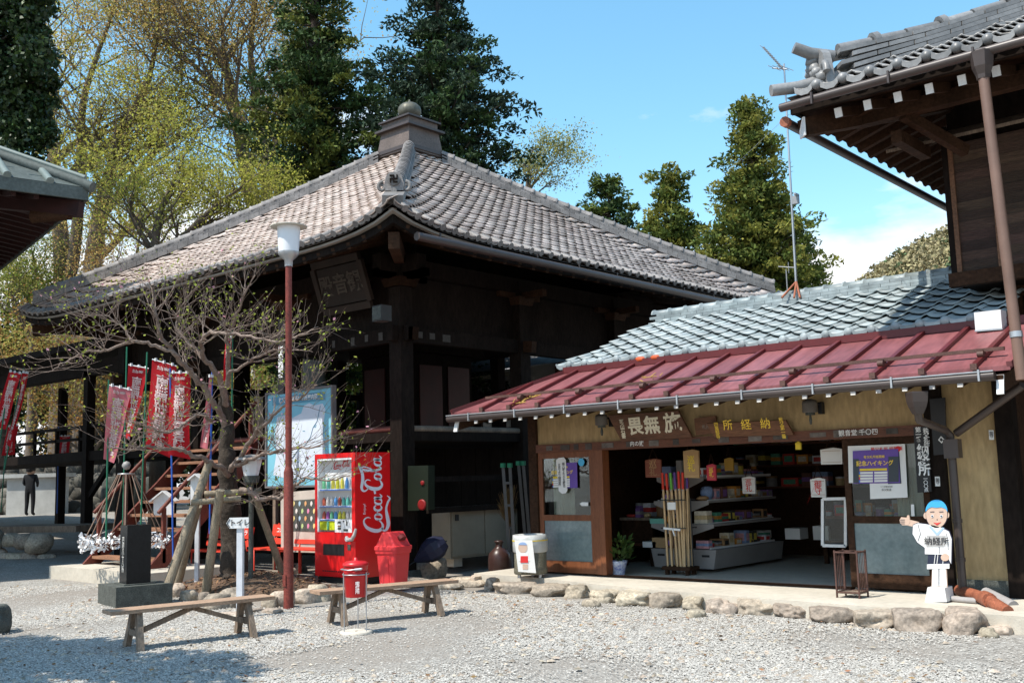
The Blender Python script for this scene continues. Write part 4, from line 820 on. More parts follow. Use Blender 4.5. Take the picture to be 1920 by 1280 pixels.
# side-on white packets at the end of the shelving
for i, (x, y, wd, h, c, lab) in enumerate(((1222, 1034, .22, .08, m_paper, 'stack of white packets at the end of the bottom tray'), (1240, 1030, .22, .14, m_card, 'brown cardboard box at the end of the bottom tray'), (1238, 992, .26, .07, flat('green_tub', (.16, .42, .33)), 'shallow green plastic tub on the lowest shelf end'), (1250, 942, .10, .04, m_paper, 'round white tin on the middle shelf end'), (1252, 912, .18, .16, flat('denim_blue', (.17, .23, .38)), 'dusty blue cloth bundle on the top shelf end'))):
    p = ony(x, y, gy0 + .08); single(('packet_stack', 'cardboard_box', 'green_tub', 'white_tin', 'cloth_bundle')[i], B().prism([(-wd / 2, 0), (wd / 2, 0), (wd / 2 * 1.05, h), (-wd / 2 * 1.05, h)], (p.x, gy0 + .2, (.49, .49, .83, 1.15, 1.48)[i]), (1, 0, 0), (0, 0, 1), .18), c, lab, ('packets', 'box', 'tub', 'tin', 'bundle')[i])
# walking stick rack
SR = thing('stick_rack', 'bundle of pale pilgrim walking sticks with red and purple tops in a wooden rack', 'stick rack', (-7.9, 12.35, .17))
m_stick = M('pale_stick', (.55, .38, .20), .6, .15, 8); m_sred = flat('brocade_red', (.55, .04, .02)); m_spur = flat('brocade_purple', (.10, .05, .22)); m_sgrn = flat('brocade_green', (.12, .40, .05))
wpart('rack_base', B().box((-7.9, 12.35, .26), (.44, .26, .05)), m_dark2, SR)
for sx in (-.16, .16):
    for sy in (-.08, .08): wpart('foot', B().box((-7.9 + sx, 12.35 + sy, .205), (.05, .05, .07)), m_dark2, SR)
for z in (.80, 1.18): wpart('rail', B().beam((-8.1, 12.22, z), (-7.7, 12.22, z), .015, .015).beam((-8.1, 12.48, z), (-7.7, 12.48, z), .015, .015), m_black, SR)
for sx in (-.2, .2): wpart('rail_post', B().tube([(-7.9 + sx, 12.36, .27), (-7.9 + sx, 12.36, 1.2)], .01, 6), m_black, SR)
wpart('price_card', B().box((-7.9, 12.20, 1.10), (.13, .006, .10)), m_paper, SR)
tops = [m_sred, m_spur, m_sred, m_sred, m_spur, m_spur, m_sgrn, m_sred, m_sred, m_spur, m_sred, m_sred]
for k in range(17):
    x = -8.08 + k * .022; bx = x + rn.uniform(-.05, .05); y = 12.28 + (k % 3) * .07; t = Vector((x, y, 1.56 + rn.uniform(-.02, .02))); bt = Vector((bx, y, .285)); d = t - bt
    o = wpart('stick', B().tube([bt, bt + d * .82], .0155, 6), m_stick, SR); part('brocade_top', B().tube([bt + d * .82, t], .019, 6), tops[k % 12], o)
    part('bell', B().lathe([(.0, -.012), (.012, 0), (.0, .012)], bt + d * .81 + Vector((.0, -.02, 0)), 6, cap=False), m_steel, o)
wpart('ribbon', B().beam((-8.05, 12.2, .80), (-7.78, 12.2, .78), .005, .03).tube([(-7.9, 12.19, .79), (-7.86, 12.18, .70)], .012, 5), m_paper, SR)
# counters and tables deeper inside
for i, (x0, x1, y0, y1, z, lab) in enumerate(((-6.9, -4.4, 14.6, 15.4, .82, 'long low counter laden with small goods at the back of the shop'), (-9.5, -8.9, 13.2, 15.2, .85, 'narrow table of goods along the side wall of the shop'), (-5.2, -4.3, 12.6, 13.6, .9, 'glass topped counter behind the sliding door'))):
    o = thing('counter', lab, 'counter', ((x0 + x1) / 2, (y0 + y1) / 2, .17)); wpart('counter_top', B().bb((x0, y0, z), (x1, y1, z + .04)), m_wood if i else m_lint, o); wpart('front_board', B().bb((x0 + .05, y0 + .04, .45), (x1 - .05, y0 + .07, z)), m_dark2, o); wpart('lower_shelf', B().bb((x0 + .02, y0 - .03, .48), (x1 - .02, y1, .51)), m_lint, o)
    for ax in (x0 + .05, x1 - .05):
        for ay in (y0 + .05, y1 - .05): wpart('leg', B().bb((ax - .03, ay - .03, .17), (ax + .03, ay + .03, z)), m_dark2, o)
    where = ('on the long back counter', 'on the side wall table', 'on the counter behind the sliding door')[i]
    for rowk, yo in enumerate((.05, .32)):
        x = x0 + .06; order = rn.sample(range(NG), NG)
        while x < x1 - .12 and order:
            y = y0 + yo; wd = rn.uniform(.08, .17); h = rn.uniform(.04, .17) + .06 * rowk; ci = order.pop(); kd = (0, 2, 1, 3, 0)[(ci + len(order)) % 5]; goods(x, y, x + wd, y + wd, z + .04, h, ci, '%s %s of goods %s, %s row' % (gnames[ci], ('carton', 'stack', 'pouch', 'tin')[kd], where, ('front', 'rear')[rowk]), 'goods on the counters', kd); x += wd + rn.uniform(.01, .06)
for i, (x, y, n) in enumerate(((1487, 1000, 4), (1540, 1000, 5), (1418, 997, 3))):
    p = ony(x, y, 14.6); single('paper_stack', B().bb((p.x - .12, 14.58, .515), (p.x + .12, 14.85, .515 + .04 * n)).bb((p.x - .115, 14.575, .53), (p.x + .115, 14.58, .54)), m_paper, ('stack of white booklets under the back counter, middle of three', 'stack of white booklets under the back counter nearest the door', 'low stack of white booklets under the back counter near the shelving')[i], 'paper stack')
for i, z in enumerate((1.25, 1.6, 1.95)):
    o = thing('wall_shelf', ('lowest', 'middle', 'top')[i] + ' of three wall shelves at the back of the shop', 'shelf', (-6.5, 15.8, z)); wpart('plank', B().bb((-9.0, 15.68, z), (-4.2, 15.98, z + .03)), m_lint, o)
    for x in (-8.5, -6.6, -4.7): wpart('bracket', B().bb((x, 15.72, z - .12), (x + .03, 15.98, z)), m_dark2, o)
    x = -8.9; order = rn.sample(range(NG), NG)
    while x < -4.4 and order: wd = rn.uniform(.14, .3); ci = order.pop(); kd = (0, 1, 3)[ci % 3]; goods(x, 15.72, x + wd, 15.9, z + .03, rn.uniform(.1, .24), ci, '%s %s of goods on the %s wall shelf' % (gnames[ci], ('carton', 'stack', 'pouch', 'tin')[kd], ('lowest', 'middle', 'top')[i]), 'goods on the wall shelves', kd); x += wd + rn.uniform(.02, .1)
# hanging goods
def hang(name, lab, cat, x, y, wd, h, Y, mat, extra=None, label_mat=None):
    p = ony(x, y, Y); o = thing(name, lab, cat, (p.x, Y, p.z - h)); wpart('bag', B().prism([(-wd / 2, -h), (wd / 2 * .95, -h * 1.02), (wd / 2, 0), (wd * .1, .02), (-wd / 2, 0)], (p.x, Y, p.z), (1, 0, 0), (0, 0, 1), .03), mat, o)
    wpart('cord', B().tube([(p.x - wd * .3, Y - .015, p.z), (p.x, Y - .015, p.z + .16), (p.x + wd * .3, Y - .015, p.z)], .006, 5), m_dark2, o)
    if label_mat: text(rn.choice(('御守', '納経', '巡礼')), wd * .5, label_mat, o, (p.x, Y - .034, p.z - h * .5), (1, 0, 0), (0, 0, 1), .01, True, .85)
    for k_ in range(2): wpart('fold', B().bb((p.x - wd * .42, Y - .033, p.z - h * (.12 + .76 * k_)), (p.x + wd * .42, Y - .0305, p.z - h * (.10 + .76 * k_))), m_card, o)
hang('cloth_bag', 'small reddish brown patchwork bag hanging in the shop opening', 'bag', 1226, 862, .26, .24, 12.3, flat('patchwork_brown', (.20, .06, .035)), None, m_card)
hang('cloth_bag', 'clear bag of amulets hanging below a yellow card', 'bag', 1297, 845, .24, .36, 12.3, m_card, None, m_yel)
hang('paper_bag', 'white stamped cloth pouch hanging in the shop depth', 'bag', 1405, 895, .20, .22, 13.2, m_paper, None, m_inkr)
hang('paper_bag', 'white stamped pouch hanging beside the door post', 'bag', 1535, 898, .20, .22, 12.4, m_paper, None, m_inkr)
hang('white_placard', 'white placard hanging under the lintel by the door post', 'placard', 1560, 842, .28, .18, 12.2, m_paper)
hang('yellow_card', 'small yellow card hung from the lintel', 'card', 1498, 830, .07, .08, 11.9, m_yel)
hang('amulet_cluster', 'cluster of red amulets hanging in the shop opening', 'amulets', 1335, 872, .14, .2, 12.4, flat('amulet_red', (.42, .03, .05)), None, m_gold)
hang('amulet_cluster', 'cluster of golden amulets hanging deeper in the shop', 'amulets', 1368, 860, .14, .16, 12.9, flat('amulet_gold', (.35, .20, .03)))
# blue and white flower pot with a leafy plant
p = onz(1148, 1079, .17); FP = thing('potted_plant', 'leafy plant in a blue and white porcelain pot at the door post', 'potted plant', (p.x + .03, p.y + .1, .17))
m_porc = M('blue_white_porcelain', (.06, .10, .38), .25, .2, 22, col2=(.66, .68, .74), mixlo=.44, mixhi=.5)
part('pot', B().lathe([(.085, 0), (.09, .02), (.12, .15), (.135, .2), (.125, .2), (.11, .17)], (0, 0, 0), 18), m_porc, FP)
def tuft(n, c, r, h, seed, ln=.12, wd=.025):
    rn = random.Random(seed); b = B()
    for k in range(n):
        a = rn.uniform(0, 6.28); rr = r * rn.random() ** .5; p0 = Vector(c) + Vector((math.cos(a) * rr, math.sin(a) * rr, rn.uniform(0, h))); d = Vector((math.cos(a) * rn.uniform(.3, 1), math.sin(a) * rn.uniform(.3, 1), rn.uniform(-.1, 1))).normalized() * ln * rn.uniform(.6, 1.2); s = d.cross(Vector((rn.uniform(-1, 1), rn.uniform(-1, 1), 1))).normalized() * wd
        b.add([p0, p0 + d * .5 + s, p0 + d, p0 + d * .5 - s], [(0, 1, 2, 3)])
    return b
m_leaf = M('leaf_green', (.055, .10, .022), .6, .3, 3, rand=.4, transl=.25)
part('leaves', tuft(160, (.02, 0, .2), .16, .3, 4), m_leaf, FP); part('stem', B().tube([(0, 0, .15), (.02, 0, .42)], .012, 6), m_dark2, FP)
# drum bin with poster
p = onz(985, 1083, .17); DB = thing('drum_bin', 'round drum bin lined with a clear bag and a boy poster', 'bin', (p.x, p.y + .12, .17))
m_drum = M('drum_grey_green', (.16, .15, .11), .55, .3, 6, metal=.2, fine=.3); m_bag = M('translucent_bag', (.45, .46, .45), .35, .2, 8)
part('drum', B().lathe([(.225, .05), (.235, .07), (.235, .12), (.225, .14), (.225, .55), (.21, .56)], (0, 0, 0), 24, cap=False).lathe([(.222, .06), (.0, .06)], (0, 0, 0), 24, cap=False), m_drum, DB)
part('bin_bag', B().lathe([(.205, .5), (.222, .585), (.24, .58), (.245, .5), (.243, .36), (.232, .345)], (0, 0, 0), 22, cap=False), m_bag, DB); part('bag_string', B().lathe([(.249, .50), (.249, .515)], (0, 0, 0), 22, cap=False), m_yel, DB)
for a in (0, 2.1, 4.2): part('caster', B().lathe([(.025, 0), (.025, .05)], (.17 * math.cos(a), .17 * math.sin(a), 0), 8), m_steel, DB)
xr = Vector((.9, .44, 0)).normalized(); nn = Vector((.44, -.9, 0)); pc = nn * .255
def dp(x, z, d=0): return pc + xr * x + Vector((0, 0, z)) + nn * d
part('poster_sheet', B().prism([(-.11, .10), (.14, .08), (.10, .52), (-.15, .52)], pc, xr, (0, 0, 1), .004), m_paper, DB)
for nm, pts, mt, d in (('print_face', [(-.035 + .065 * math.cos(k * .42), .42 + .07 * math.sin(k * .42)) for k in range(15)], m_skin, .006), ('print_cap', [(-.035 + .06 * math.cos(k * .3), .455 + .04 * math.sin(k * .3)) for k in range(11)], flat('print_blue', (.25, .36, .58)), .009), ('print_tunic', [(-.1, .24), (.06, .24), (.03, .35), (-.08, .35)], m_tun, .006), ('print_bib', [(-.075, .22), (.035, .22), (.035, .31), (-.07, .31)], m_inkr, .009), ('print_legs', [(-.045, .13), (.03, .13), (.03, .2), (-.045, .2)], m_skin, .006)):
    part(nm, B().prism(pts, pc + nn * d, xr, (0, 0, 1), .002), mt, DB)
# brown jar, bucket with brooms, ladder, cabinets under the hall
p = onz(925, 1073, .1); J = thing('stoneware_jar', 'squat dark brown stoneware jar with narrow neck beside the bins', 'jar', (p.x, p.y + .15, 0))
m_jar = M('brown_stoneware', (.045, .022, .018), .35, .3, 6); part('body', B().lathe([(.15, 0), (.175, .05), (.18, .3), (.165, .38), (.10, .45), (.06, .48), (.055, .54), (.07, .555)], (0, 0, 0), 20), m_jar, J); part('rim', B().lathe([(.06, .54), (.075, .55), (.075, .575), (.05, .58)], (0, 0, 0), 16), m_jar, J)
p = onz(952, 1062, .1); BK = thing('pail_of_brooms', 'grey pail holding bristly brooms in the shade of the hall', 'pail', (p.x, p.y + .1, 0))
part('pail', B().lathe([(.13, 0), (.165, .36), (.175, .37), (.155, .36)], (0, 0, 0), 18), m_steel, BK)
m_brist = M('broom_bristle', (.16, .09, .03), .9, .35, 15, rand=.4)
for i in range(3):
    a = i * 2.1 + .4; c = Vector((.06 * math.cos(a), .06 * math.sin(a), 0)); tp = c + Vector((-.22 + .1 * i, .05 * i, 1.0 + .12 * i)); rn2 = random.Random(i); b = B()
    for k in range(90): q = tp + Vector((rn2.uniform(-.13, .13), rn2.uniform(-.06, .06), rn2.uniform(-.05, .2))); b.tube([c + Vector((0, 0, .5)) + (tp - c) * .2, q], [.006, .003], 3, False)
    br = part('broom_head', b, m_brist, BK); part('broom_handle', B().tube([c + Vector((0, 0, .05)), c + (tp - c) * .75], .014, 6), m_wood, br)
m_ald = M('shaded_aluminium', (.10, .10, .10), .55, .2, 5, metal=.4)  # ladder metal darkened to stand for the shade beside the shop
LD = thing('stepladder', 'aluminium stepladder with green caps leaning in the dark beside the shop', 'ladder', tuple(onz(955, 1068, .1)))
for x0, x1, yt in ((943, 957, 872), (956, 966, 872), (972, 990, 868), (981, 998, 868)):
    q = at(x1, 1066, 16.6 if x0 < 970 else 17.0); t = at(x0, yt, 16.75 if x0 < 970 else 17.05); wpart('stile', B().beam(q, t, .05, .03, (.66, -.75, 0)), m_ald, LD)
    wpart('end_cap', B().box(t, (.07, .05, .07)), flat('green_cap', (.03, .20, .10)), LD)
for k in range(4): y = 905 + k * 42; wpart('rung', B().beam(at(946 + (k * 3.2), y, 16.7), at(959 + (k * 2.4), y, 16.7), .03, .04), m_ald, LD)
CB = thing('storage_cabinet', 'long beige storage cabinet under the temple hall floor', 'cabinet', (-12.35, 14.3, .1)); m_cab = M('beige_cabinet', (.27, .225, .16), .7, .15, 2)
wpart('carcass', B().bb((-12.75, 12.35, .24), (-12.32, 15.6, 1.08)), m_cab, CB)
for k in range(4): wpart('door_panel', B().bb((-12.318, 12.38 + k * .8, .28), (-12.30, 13.15 + k * .8, 1.05)), m_cab, CB)
for k in range(3): wpart('leg', B().bb((-12.7, 12.5 + k * 1.4, .1), (-12.4, 12.7 + k * 1.4, .24)), m_conc, CB)
wpart('latch', B().bb((-12.30, 12.45, .86), (-12.28, 12.52, .96)), m_black, CB)
FB = thing('fire_alarm_box', 'dark green fire alarm box with red lamp and round red call button', 'alarm box', tuple(ony(795, 945, 11.45))); m_call = M('call_red', (.22, .012, .012), .5, .1); m_fgrn = M('dull_green_paint', (.009, .015, .008), .5, .2)
wpart('box', B().prism(pp([(770, 957), (808, 955), (808, 872), (770, 873)], 11.25), (0, 11.33, 0), (1, 0, 0), (0, 0, 1), .14), m_fgrn, FB)
for x, y, r in ((792, 905, .035), (791, 946, .085)):
    q = ony(x, y, 11.18); wpart('lamp' if r < .05 else 'call_button', B().lathe([(r, 0), (r, .02), (r * .7, .022), (0, .026)], (0, 0, 0), 16), m_call, FB).data.transform(Matrix.Translation((q.x, 11.19, q.z)) @ Matrix.Rotation(R(90), 4, 'X'))
UB = thing('folded_umbrella', 'dark navy folded umbrella lying open on the ground beside the hall post', 'umbrella', tuple(onz(800, 1055, .1)))
q0 = at(778, 1052, 15.9); q1 = at(835, 1015, 16.0); b = B(); ax = (q1 - q0); V = []
for j in range(6):
    for k in range(10): a = 2 * math.pi * k / 10; rr = (.03, .10, .17, .2, .18, .10)[j] * (1 + .12 * (k % 2)); u1 = ax.normalized().cross(Vector((0, 0, 1))).normalized(); u2 = u1.cross(ax.normalized()); V.append(q0 + ax * (j / 5) + u1 * math.cos(a) * rr + u2 * math.sin(a) * rr * .9)
wpart('canopy', b.add(V, [(j * 10 + k, j * 10 + (k + 1) % 10, j * 10 + 10 + (k + 1) % 10, j * 10 + 10 + k) for j in range(5) for k in range(10)]), flat('navy_cloth', (.012, .014, .035)), UB); wpart('handle', B().tube([q0 - ax * .2, q1 + ax * .05], .01, 6), m_black, UB)
# ---- television aerial standing on the shop ridge
AE = thing('tv_aerial', 'tall thin television aerial mast standing on the shop ridge', 'aerial', tuple(ony(1494, 545, 13.95)))
t0 = ony(1494, 553, 13.95); t1 = ony(1470, 120, 13.95); wpart('mast', B().tube([t0, t1], [.02, .014], 8), m_steel, AE)
wpart('boom', B().tube([ony(1431, 88, 13.6), ony(1470, 132, 13.95)], .012, 6), m_steel, AE); wpart('boom', B().tube([ony(1448, 128, 13.9), ony(1476, 130, 13.95)], .01, 6), m_steel, AE)
for k in range(11): q = ony(1432 + k * 3.4, 90 + k * 3.7, 13.6 + k * .03); wpart('element', B().tube([q + Vector((0, -.12, .0)), q + Vector((0, .12, .0))], .005, 4), m_steel, AE)
for k in range(4): q = ony(1452 + k * 8, 128, 13.95); wpart('element', B().tube([q + Vector((0, -.2, -.02)), q + Vector((0, .2, .02))], .006, 4), m_steel, AE)
q = ony(1492, 375, 13.95); wpart('booster_box', B().box(q, (.09, .06, .12)).box(q + Vector((.03, -.03, .07)), (.03, .12, .03)), m_alu, AE)
q = ony(1474, 505, 13.95); wpart('small_antenna', B().tube([q + Vector((-.12, 0, .06)), q + Vector((.16, 0, .0))], .008, 5).tube([q + Vector((.14, 0, -.1)), q + Vector((.14, 0, .12))], .008, 5).tube([q + Vector((.04, 0, -.06)), q + Vector((.04, 0, .1))], .006, 5).tube([q, (q.x, q.y, 4.1)], .01, 5), m_alu, AE)
m_brown = M('rusty_foot', (.30, .10, .05), .6, .2); 
for x in (1466, 1489, 1500): wpart('foot', B().tube([ony(1493, 528, 13.95), ony(x, 558, 13.7 if x != 1500 else 13.75)], .016, 6), m_brown, AE)
for x, y in ((1330, 355), (1560, 230)): wpart('guy_wire', B().tube([ony(1479, 215, 13.95), ony(x, y, 16 if x < 1400 else 12.6)], .003, 3), m_steel, AE)
# ================================================================ two-storey timber house beside the shop
HS = thing('timber_house', 'two-storey dark timber house with deep grey tiled eaves beside the shop', 'house', (-2, 14.5, 0)); HO = HS.location.copy()
EX, EY = -5.5, 11.5
m_gt = M('silver_grey_tile', (.15, .148, .145), .42, .2, 3, spec=.45, rand=.22, col2=(.25, .247, .243), fine=.12)
m_plank = M('charred_planks', (.05, .03, .021), .8, .4, 3, .5, 25, stretch=(.4, .4, 5), rand=.45, fine=.35); m_bat = M('batten_timber', (.15, .075, .04), .75, .3, 4, fine=.3)
def hz(s, c=0): return 6.02 + .46 * s + .05 * (s / 4) ** 2 + .05 * max(0, 1 - c / 2.4) ** 2 * max(0, 1 - s / 3)
fr = []
for row in range(24):
    s = row * .235
    for c in range(26):
        x = EX + .12 + (c + .5) * .30
        if x < EX + s + .12 or x > 1.6: continue
        cc = x - EX - s; p = Vector((x, EY + s, hz(s, cc) + .015)); q = Vector((x, EY + s + .2, hz(s + .2, cc - .2))); xr = Vector((.3, 0, hz(s, cc + .15) - hz(s, cc - .15))); fr.append((depth(p) + (4 if x > -2.5 else 0), frame(p, xr, q - p)))
fr.sort(key=lambda t: t[0]); lay_tiles([m for _, m in fr], tile_arrays(.30, .262, .034, .046, 8), m_gt, HS, HO, 240)
V = []; F = []
b = B()
for j in range(13):
    s = j * .45
    for i in range(13): x = EX + s + (1.8 - EX - s) * i / 12; V.append((x, EY + s, hz(s, x - EX - s) - .02))
b.add(V, [(j * 13 + i, j * 13 + i + 1, j * 13 + 14 + i, j * 13 + 13 + i) for j in range(12) for i in range(12)], True)
V = []
for j in range(13):
    s = j * .45
    for i in range(13): y = EY + s + (22 - EY - s) * i / 12; V.append((EX + s, y, hz(s, y - EY - s) - .02))
b.add(V, [(j * 13 + i, j * 13 + 13 + i, j * 13 + 14 + i, j * 13 + i + 1) for j in range(12) for i in range(12)], True); wpart('roof_bed', b, m_gt, HS)
ball = B().lathe([(0, -.05), (.035, -.045), (.058, -.015), (.062, .03), (.05, .12)], n=12).mesh('eave_tile'); ball.materials.append(m_gt)
lip = B().prism([(-.11, .02), (-.10, -.06), (-.03, -.10), (.05, -.10), (.10, -.06), (.11, .02), (.05, -.03), (-.05, -.03)], (0, 0, 0), (1, 0, 0), (0, 0, 1), .03).mesh('eave_lip'); lip.materials.append(m_gt)
for c in range(16):
    x = EX + .12 + c * .30 + .25; z = hz(0, x - EX); link('eave_tile', ball, None, HS, mtx=Matrix.Translation(Vector((x, EY - .01, z + .05)) - HO) @ Matrix.Rotation(R(-90), 4, 'X')); link('eave_lip', lip, None, HS, mtx=Matrix.Translation(Vector((x - .15, EY, z + .065)) - HO))
def hip(s, dz=0): return Vector((EX + s, EY + s, hz(s, 0) + dz))
for lay in range(5):
    b = B(); hw = .20 - lay * .012; n = 15
    for j in range(n):
        s0 = .42 + (5.0 - .42) * j / n + (lay % 2) * .1; s1 = s0 + (5.0 - .42) / n - .012
        lift = .035 * max(0, 1 - s0 / 1.2) * lay; p = hip(s0, -.04 + lay * .055 + lift); q = hip(s1, -.04 + lay * .055 + .035 * max(0, 1 - s1 / 1.2) * lay); d = (q - p); x = d.cross(Vector((0, 0, 1))).normalized() * hw; zv = Vector((0, 0, .048))
        b.add([p - x, p + x, q + x, q - x, p - x + zv, p + x + zv, q + x + zv, q - x + zv], [(3, 2, 1, 0), (4, 5, 6, 7), (0, 1, 5, 4), (1, 2, 6, 5), (2, 3, 7, 6), (3, 0, 4, 7)])
    wpart('ridge_course', b, m_gt, HS)
for j in range(16):
    s = .45 + j * .285; lift = .15 * max(0, 1 - s / 1.2); p = hip(s, .235 + lift); q = hip(s + .27, .235 + .15 * max(0, 1 - (s + .27) / 1.2)); wpart('ridge_tile', B().tube([p, q], [.085, .075], 10), m_gt, HS)
    if j % 2: wpart('ridge_band', B().tube([p, p + (q - p) * .18], .125, 12), m_gt, HS)
up = Vector((0, 0, 1)); o = hip(.30, -.03); d2 = Vector((-1, -1, 0)).normalized(); xr = Vector((.707, -.707, 0))
on = wpart('crest_tile', B().prism([(-.26, -.10), (.26, -.10), (.24, .12), (.17, .34), (.08, .42), (-.08, .42), (-.17, .34), (-.24, .12)], o - d2 * .05, xr, up, .09), m_gt, HS)
rn = random.Random(8)
bb = B()
for k in range(16): bb.rock(o + d2 * .07 + xr * rn.uniform(-.17, .17) + up * rn.uniform(.0, .34), (.12, .12, .12), k, 1, .4)
part('carving', bb, m_gt, on)
for sg in (-1, 1): part('scroll', B().tube([o + d2 * .05 + xr * sg * (.22 + .07 * math.cos(t)) + up * (.08 + .12 * math.sin(t)) for t in [k * .5 for k in range(10)]], [.045 - .003 * k for k in range(10)], 7), m_gt, on)
wpart('ridge_horn', B().tube([o + up * .36 - d2 * .15, o + up * .40 + d2 * .12, o + up * .47 + d2 * .30], [.075, .07, .065], 14), m_gt, HS)
wpart('corner_tile', B().tube([hip(.45, .03), hip(.1, .06), hip(-.12, .12)], [.075, .07, .066], 14), m_gt, HS)
# eave timber
b = B()
wpart('fascia', B().bb((EX + .02, EY + .04, 5.86), (2, EY + .09, 5.99)).bb((EX + .04, EY + .09, 5.86), (EX + .09, 20, 5.99)), m_dark, HS)
def soff(s): return 5.86 + .30 * s
b = B().add([(EX + .05, EY + .06, soff(0)), (2, EY + .06, soff(0)), (2, 13.45, soff(1.95)), (-4.35, 13.45, soff(1.95))], [(0, 1, 2, 3)]).add([(EX + .05, EY + .06, soff(0) + .001), (-4.35, 13.45, soff(1.95) + .001), (-4.35, 20, soff(1.95)), (EX + .05, 20, soff(0))], [(0, 1, 2, 3)])
wpart('soffit', b, m_dark2, HS)
for k in range(16):
    x = -4.98 + k * .33; o_ = wpart('rafter', B().beam((x, 11.68, 5.79), (x, 13.45, 5.79 + .30 * 1.77), .075, .10), m_dark2, HS); part('painted_end', B().box((x, 11.672, 5.79), (.08, .016, .105), Matrix.Rotation(.28, 3, 'X')), m_white, o_)
for k in range(22):
    y = 12.2 + k * .31; wpart('rafter', B().beam((EX + .12, y, 5.79), (-4.35, y, 5.79 + .30 * 1.1), .075, .10), m_dark2, HS)
hr = wpart('hip_rafter', B().beam((EX + .12, EY + .12, 5.70), (-4.35, 13.45, 6.2), .14, .2), m_dark2, HS); part('painted_end', B().box((EX + .115, EY + .115, 5.70), (.02, .15, .21), Matrix.Rotation(R(45), 3, 'Z')), m_white, hr)
wpart('eave_beam', B().bb((-5.0, 12.24, 5.78), (2, 12.38, 5.94)), m_dark2, HS); wpart('bracket_arm', B().beam((-4.5, 12.3, 5.8), (-4.1, 13.05, 5.45), .1, .12), m_dark2, HS); wpart('bracket_arm', B().bb((-4.66, 12.3, 5.5), (-4.54, 13.2, 5.64)), m_dark2, HS)
wpart('pent_board', B().add([(-4.75, 12.65, 5.38), (2, 12.65, 5.38), (2, 13.0, 5.55), (-4.45, 13.0, 5.55), (-4.75, 12.65, 5.34), (2, 12.65, 5.34), (2, 13.0, 5.5), (-4.45, 13.0, 5.5)], [(0, 1, 2, 3), (7, 6, 5, 4), (0, 4, 5, 1), (3, 7, 4, 0)]), m_wood, HS)
gt = wpart('gutter', B().tube([(EX - .05, EY - .06, 5.93), (1.5, EY - .06, 5.94)], .048, 10), m_gutter, HS)
for k in range(7): part('strap', B().box((EX + .35 + k * .85, EY - .115, 5.925), (.02, .03, .13)), m_gutter, gt)
wpart('gutter', B().tube([(EX - .06, EY + .1, 5.80), (EX - .06, 20, 5.70)], .055, 10), m_gutter, HS); wpart('gutter_end', B().tube([(EX - .06, EY + .04, 5.80), (EX - .06, EY + .1, 5.80)], .062, 10), m_rustp, HS)
# walls
wpart('wall_core', B().bb((-4.16, 13.06, 3.7), (3, 21, 6.2)), m_dark, HS)
for r in range(13):
    z = 3.90 + r * .118
    for c in range(6): wpart('plank', B().box((-3.9 + c * .46 + .02, 13.03, z), (.455, .03, .122), Matrix.Rotation(.10, 3, 'X')), m_plank, HS)
for c in range(7): x = -4.13 + c * .46; wpart('batten', B().bb((x - .028, 12.985, 3.84), (x + .028, 13.01, 5.48)), m_bat, HS)
wpart('corner_board', B().bb((-4.22, 12.98, 3.7), (-4.155, 13.1, 5.6)), m_dark, HS)
for r in range(13): wpart('plank', B().box((-4.19, 15.2, 3.90 + r * .118), (.03, 4.2, .122), Matrix.Rotation(-.10, 3, 'Y')), m_plank, HS)
wpart('sill_beam', B().bb((-4.25, 12.95, 3.68), (3, 13.08, 3.84)), m_dark2, HS)
wpart('lower_wall', B().bb((-3.5, 13.1, .17), (3, 13.2, 3.68)), m_dark, HS); wpart('plaster_panel', B().bb((-3.42, 13.06, 3.15), (-2.6, 13.098, 3.5)), m_cream, HS); wpart('lower_beam', B().bb((-3.55, 13.02, 3.5), (3, 13.1, 3.66)), m_dark2, HS); wpart('lower_beam', B().bb((-3.55, 13.0, 2.98), (3, 13.1, 3.14)), m_dark, HS); wpart('lower_post', B().bb((-3.62, 13.0, 2.9), (-3.46, 13.12, 3.68)), m_dark2, HS)
# entrance recess
EY2 = 12.55
wpart('entry_wall', B().bb((-3.28, EY2, .17), (2, EY2 + .08, 3.0)), m_dark, HS); wpart('entry_header', B().bb((-3.28, EY2 - .04, 1.72), (2, EY2, 1.86)), m_dark2, HS); wpart('entry_light', B().bb((-3.15, EY2 - .02, 1.92), (-1.5, EY2 - .002, 2.05)), m_plaster, HS)
for k in range(8): wpart('door_slat', B().bb((-3.12, EY2 - .03, .72 + k * .12), (-2.2, EY2 - .002, .82 + k * .12)), m_brd2, HS)
wpart('door_stile', B().bb((-3.26, EY2 - .05, .17), (-3.13, EY2 - .001, 1.72)), m_lint, HS)
# downpipe of the upper gutter
HD = Vector((.44, -.95, -.36)); HW = Vector((-.24, .35, .28))     # the upper storey stands nearer the yard than the ground floor
for ch in HS.children:
    nm = ch.name.split('.')[0]
    if nm in ('lower_wall', 'plaster_panel', 'lower_beam', 'lower_post', 'entry_wall', 'entry_header', 'entry_light', 'door_slat', 'door_stile'): continue
    ch.location += HD + (HW if nm in ('plank', 'batten', 'corner_board', 'sill_beam', 'wall_core', 'pent_board') else Vector())
p = ony(1840, 100, 10.49); q = ony(1916, 712, 10.38)
dpp = wpart('downpipe', B().tube([(p.x, 10.49, 5.36), (q.x, q.y, q.z)], .052, 12), m_pipe, HS); part('hopper', B().lathe([(.065, 5.30), (.07, 5.34), (.10, 5.42), (.115, 5.54), (.12, 5.57), (.11, 5.57)], (p.x, 10.49, 0), 6, False), m_gutter, dpp); mid = Vector((p.x, 10.49, 5.36)).lerp(q, .85); part('clamp', B().tube([mid, mid.lerp(q, .12)], .059, 12), m_steel, dpp)
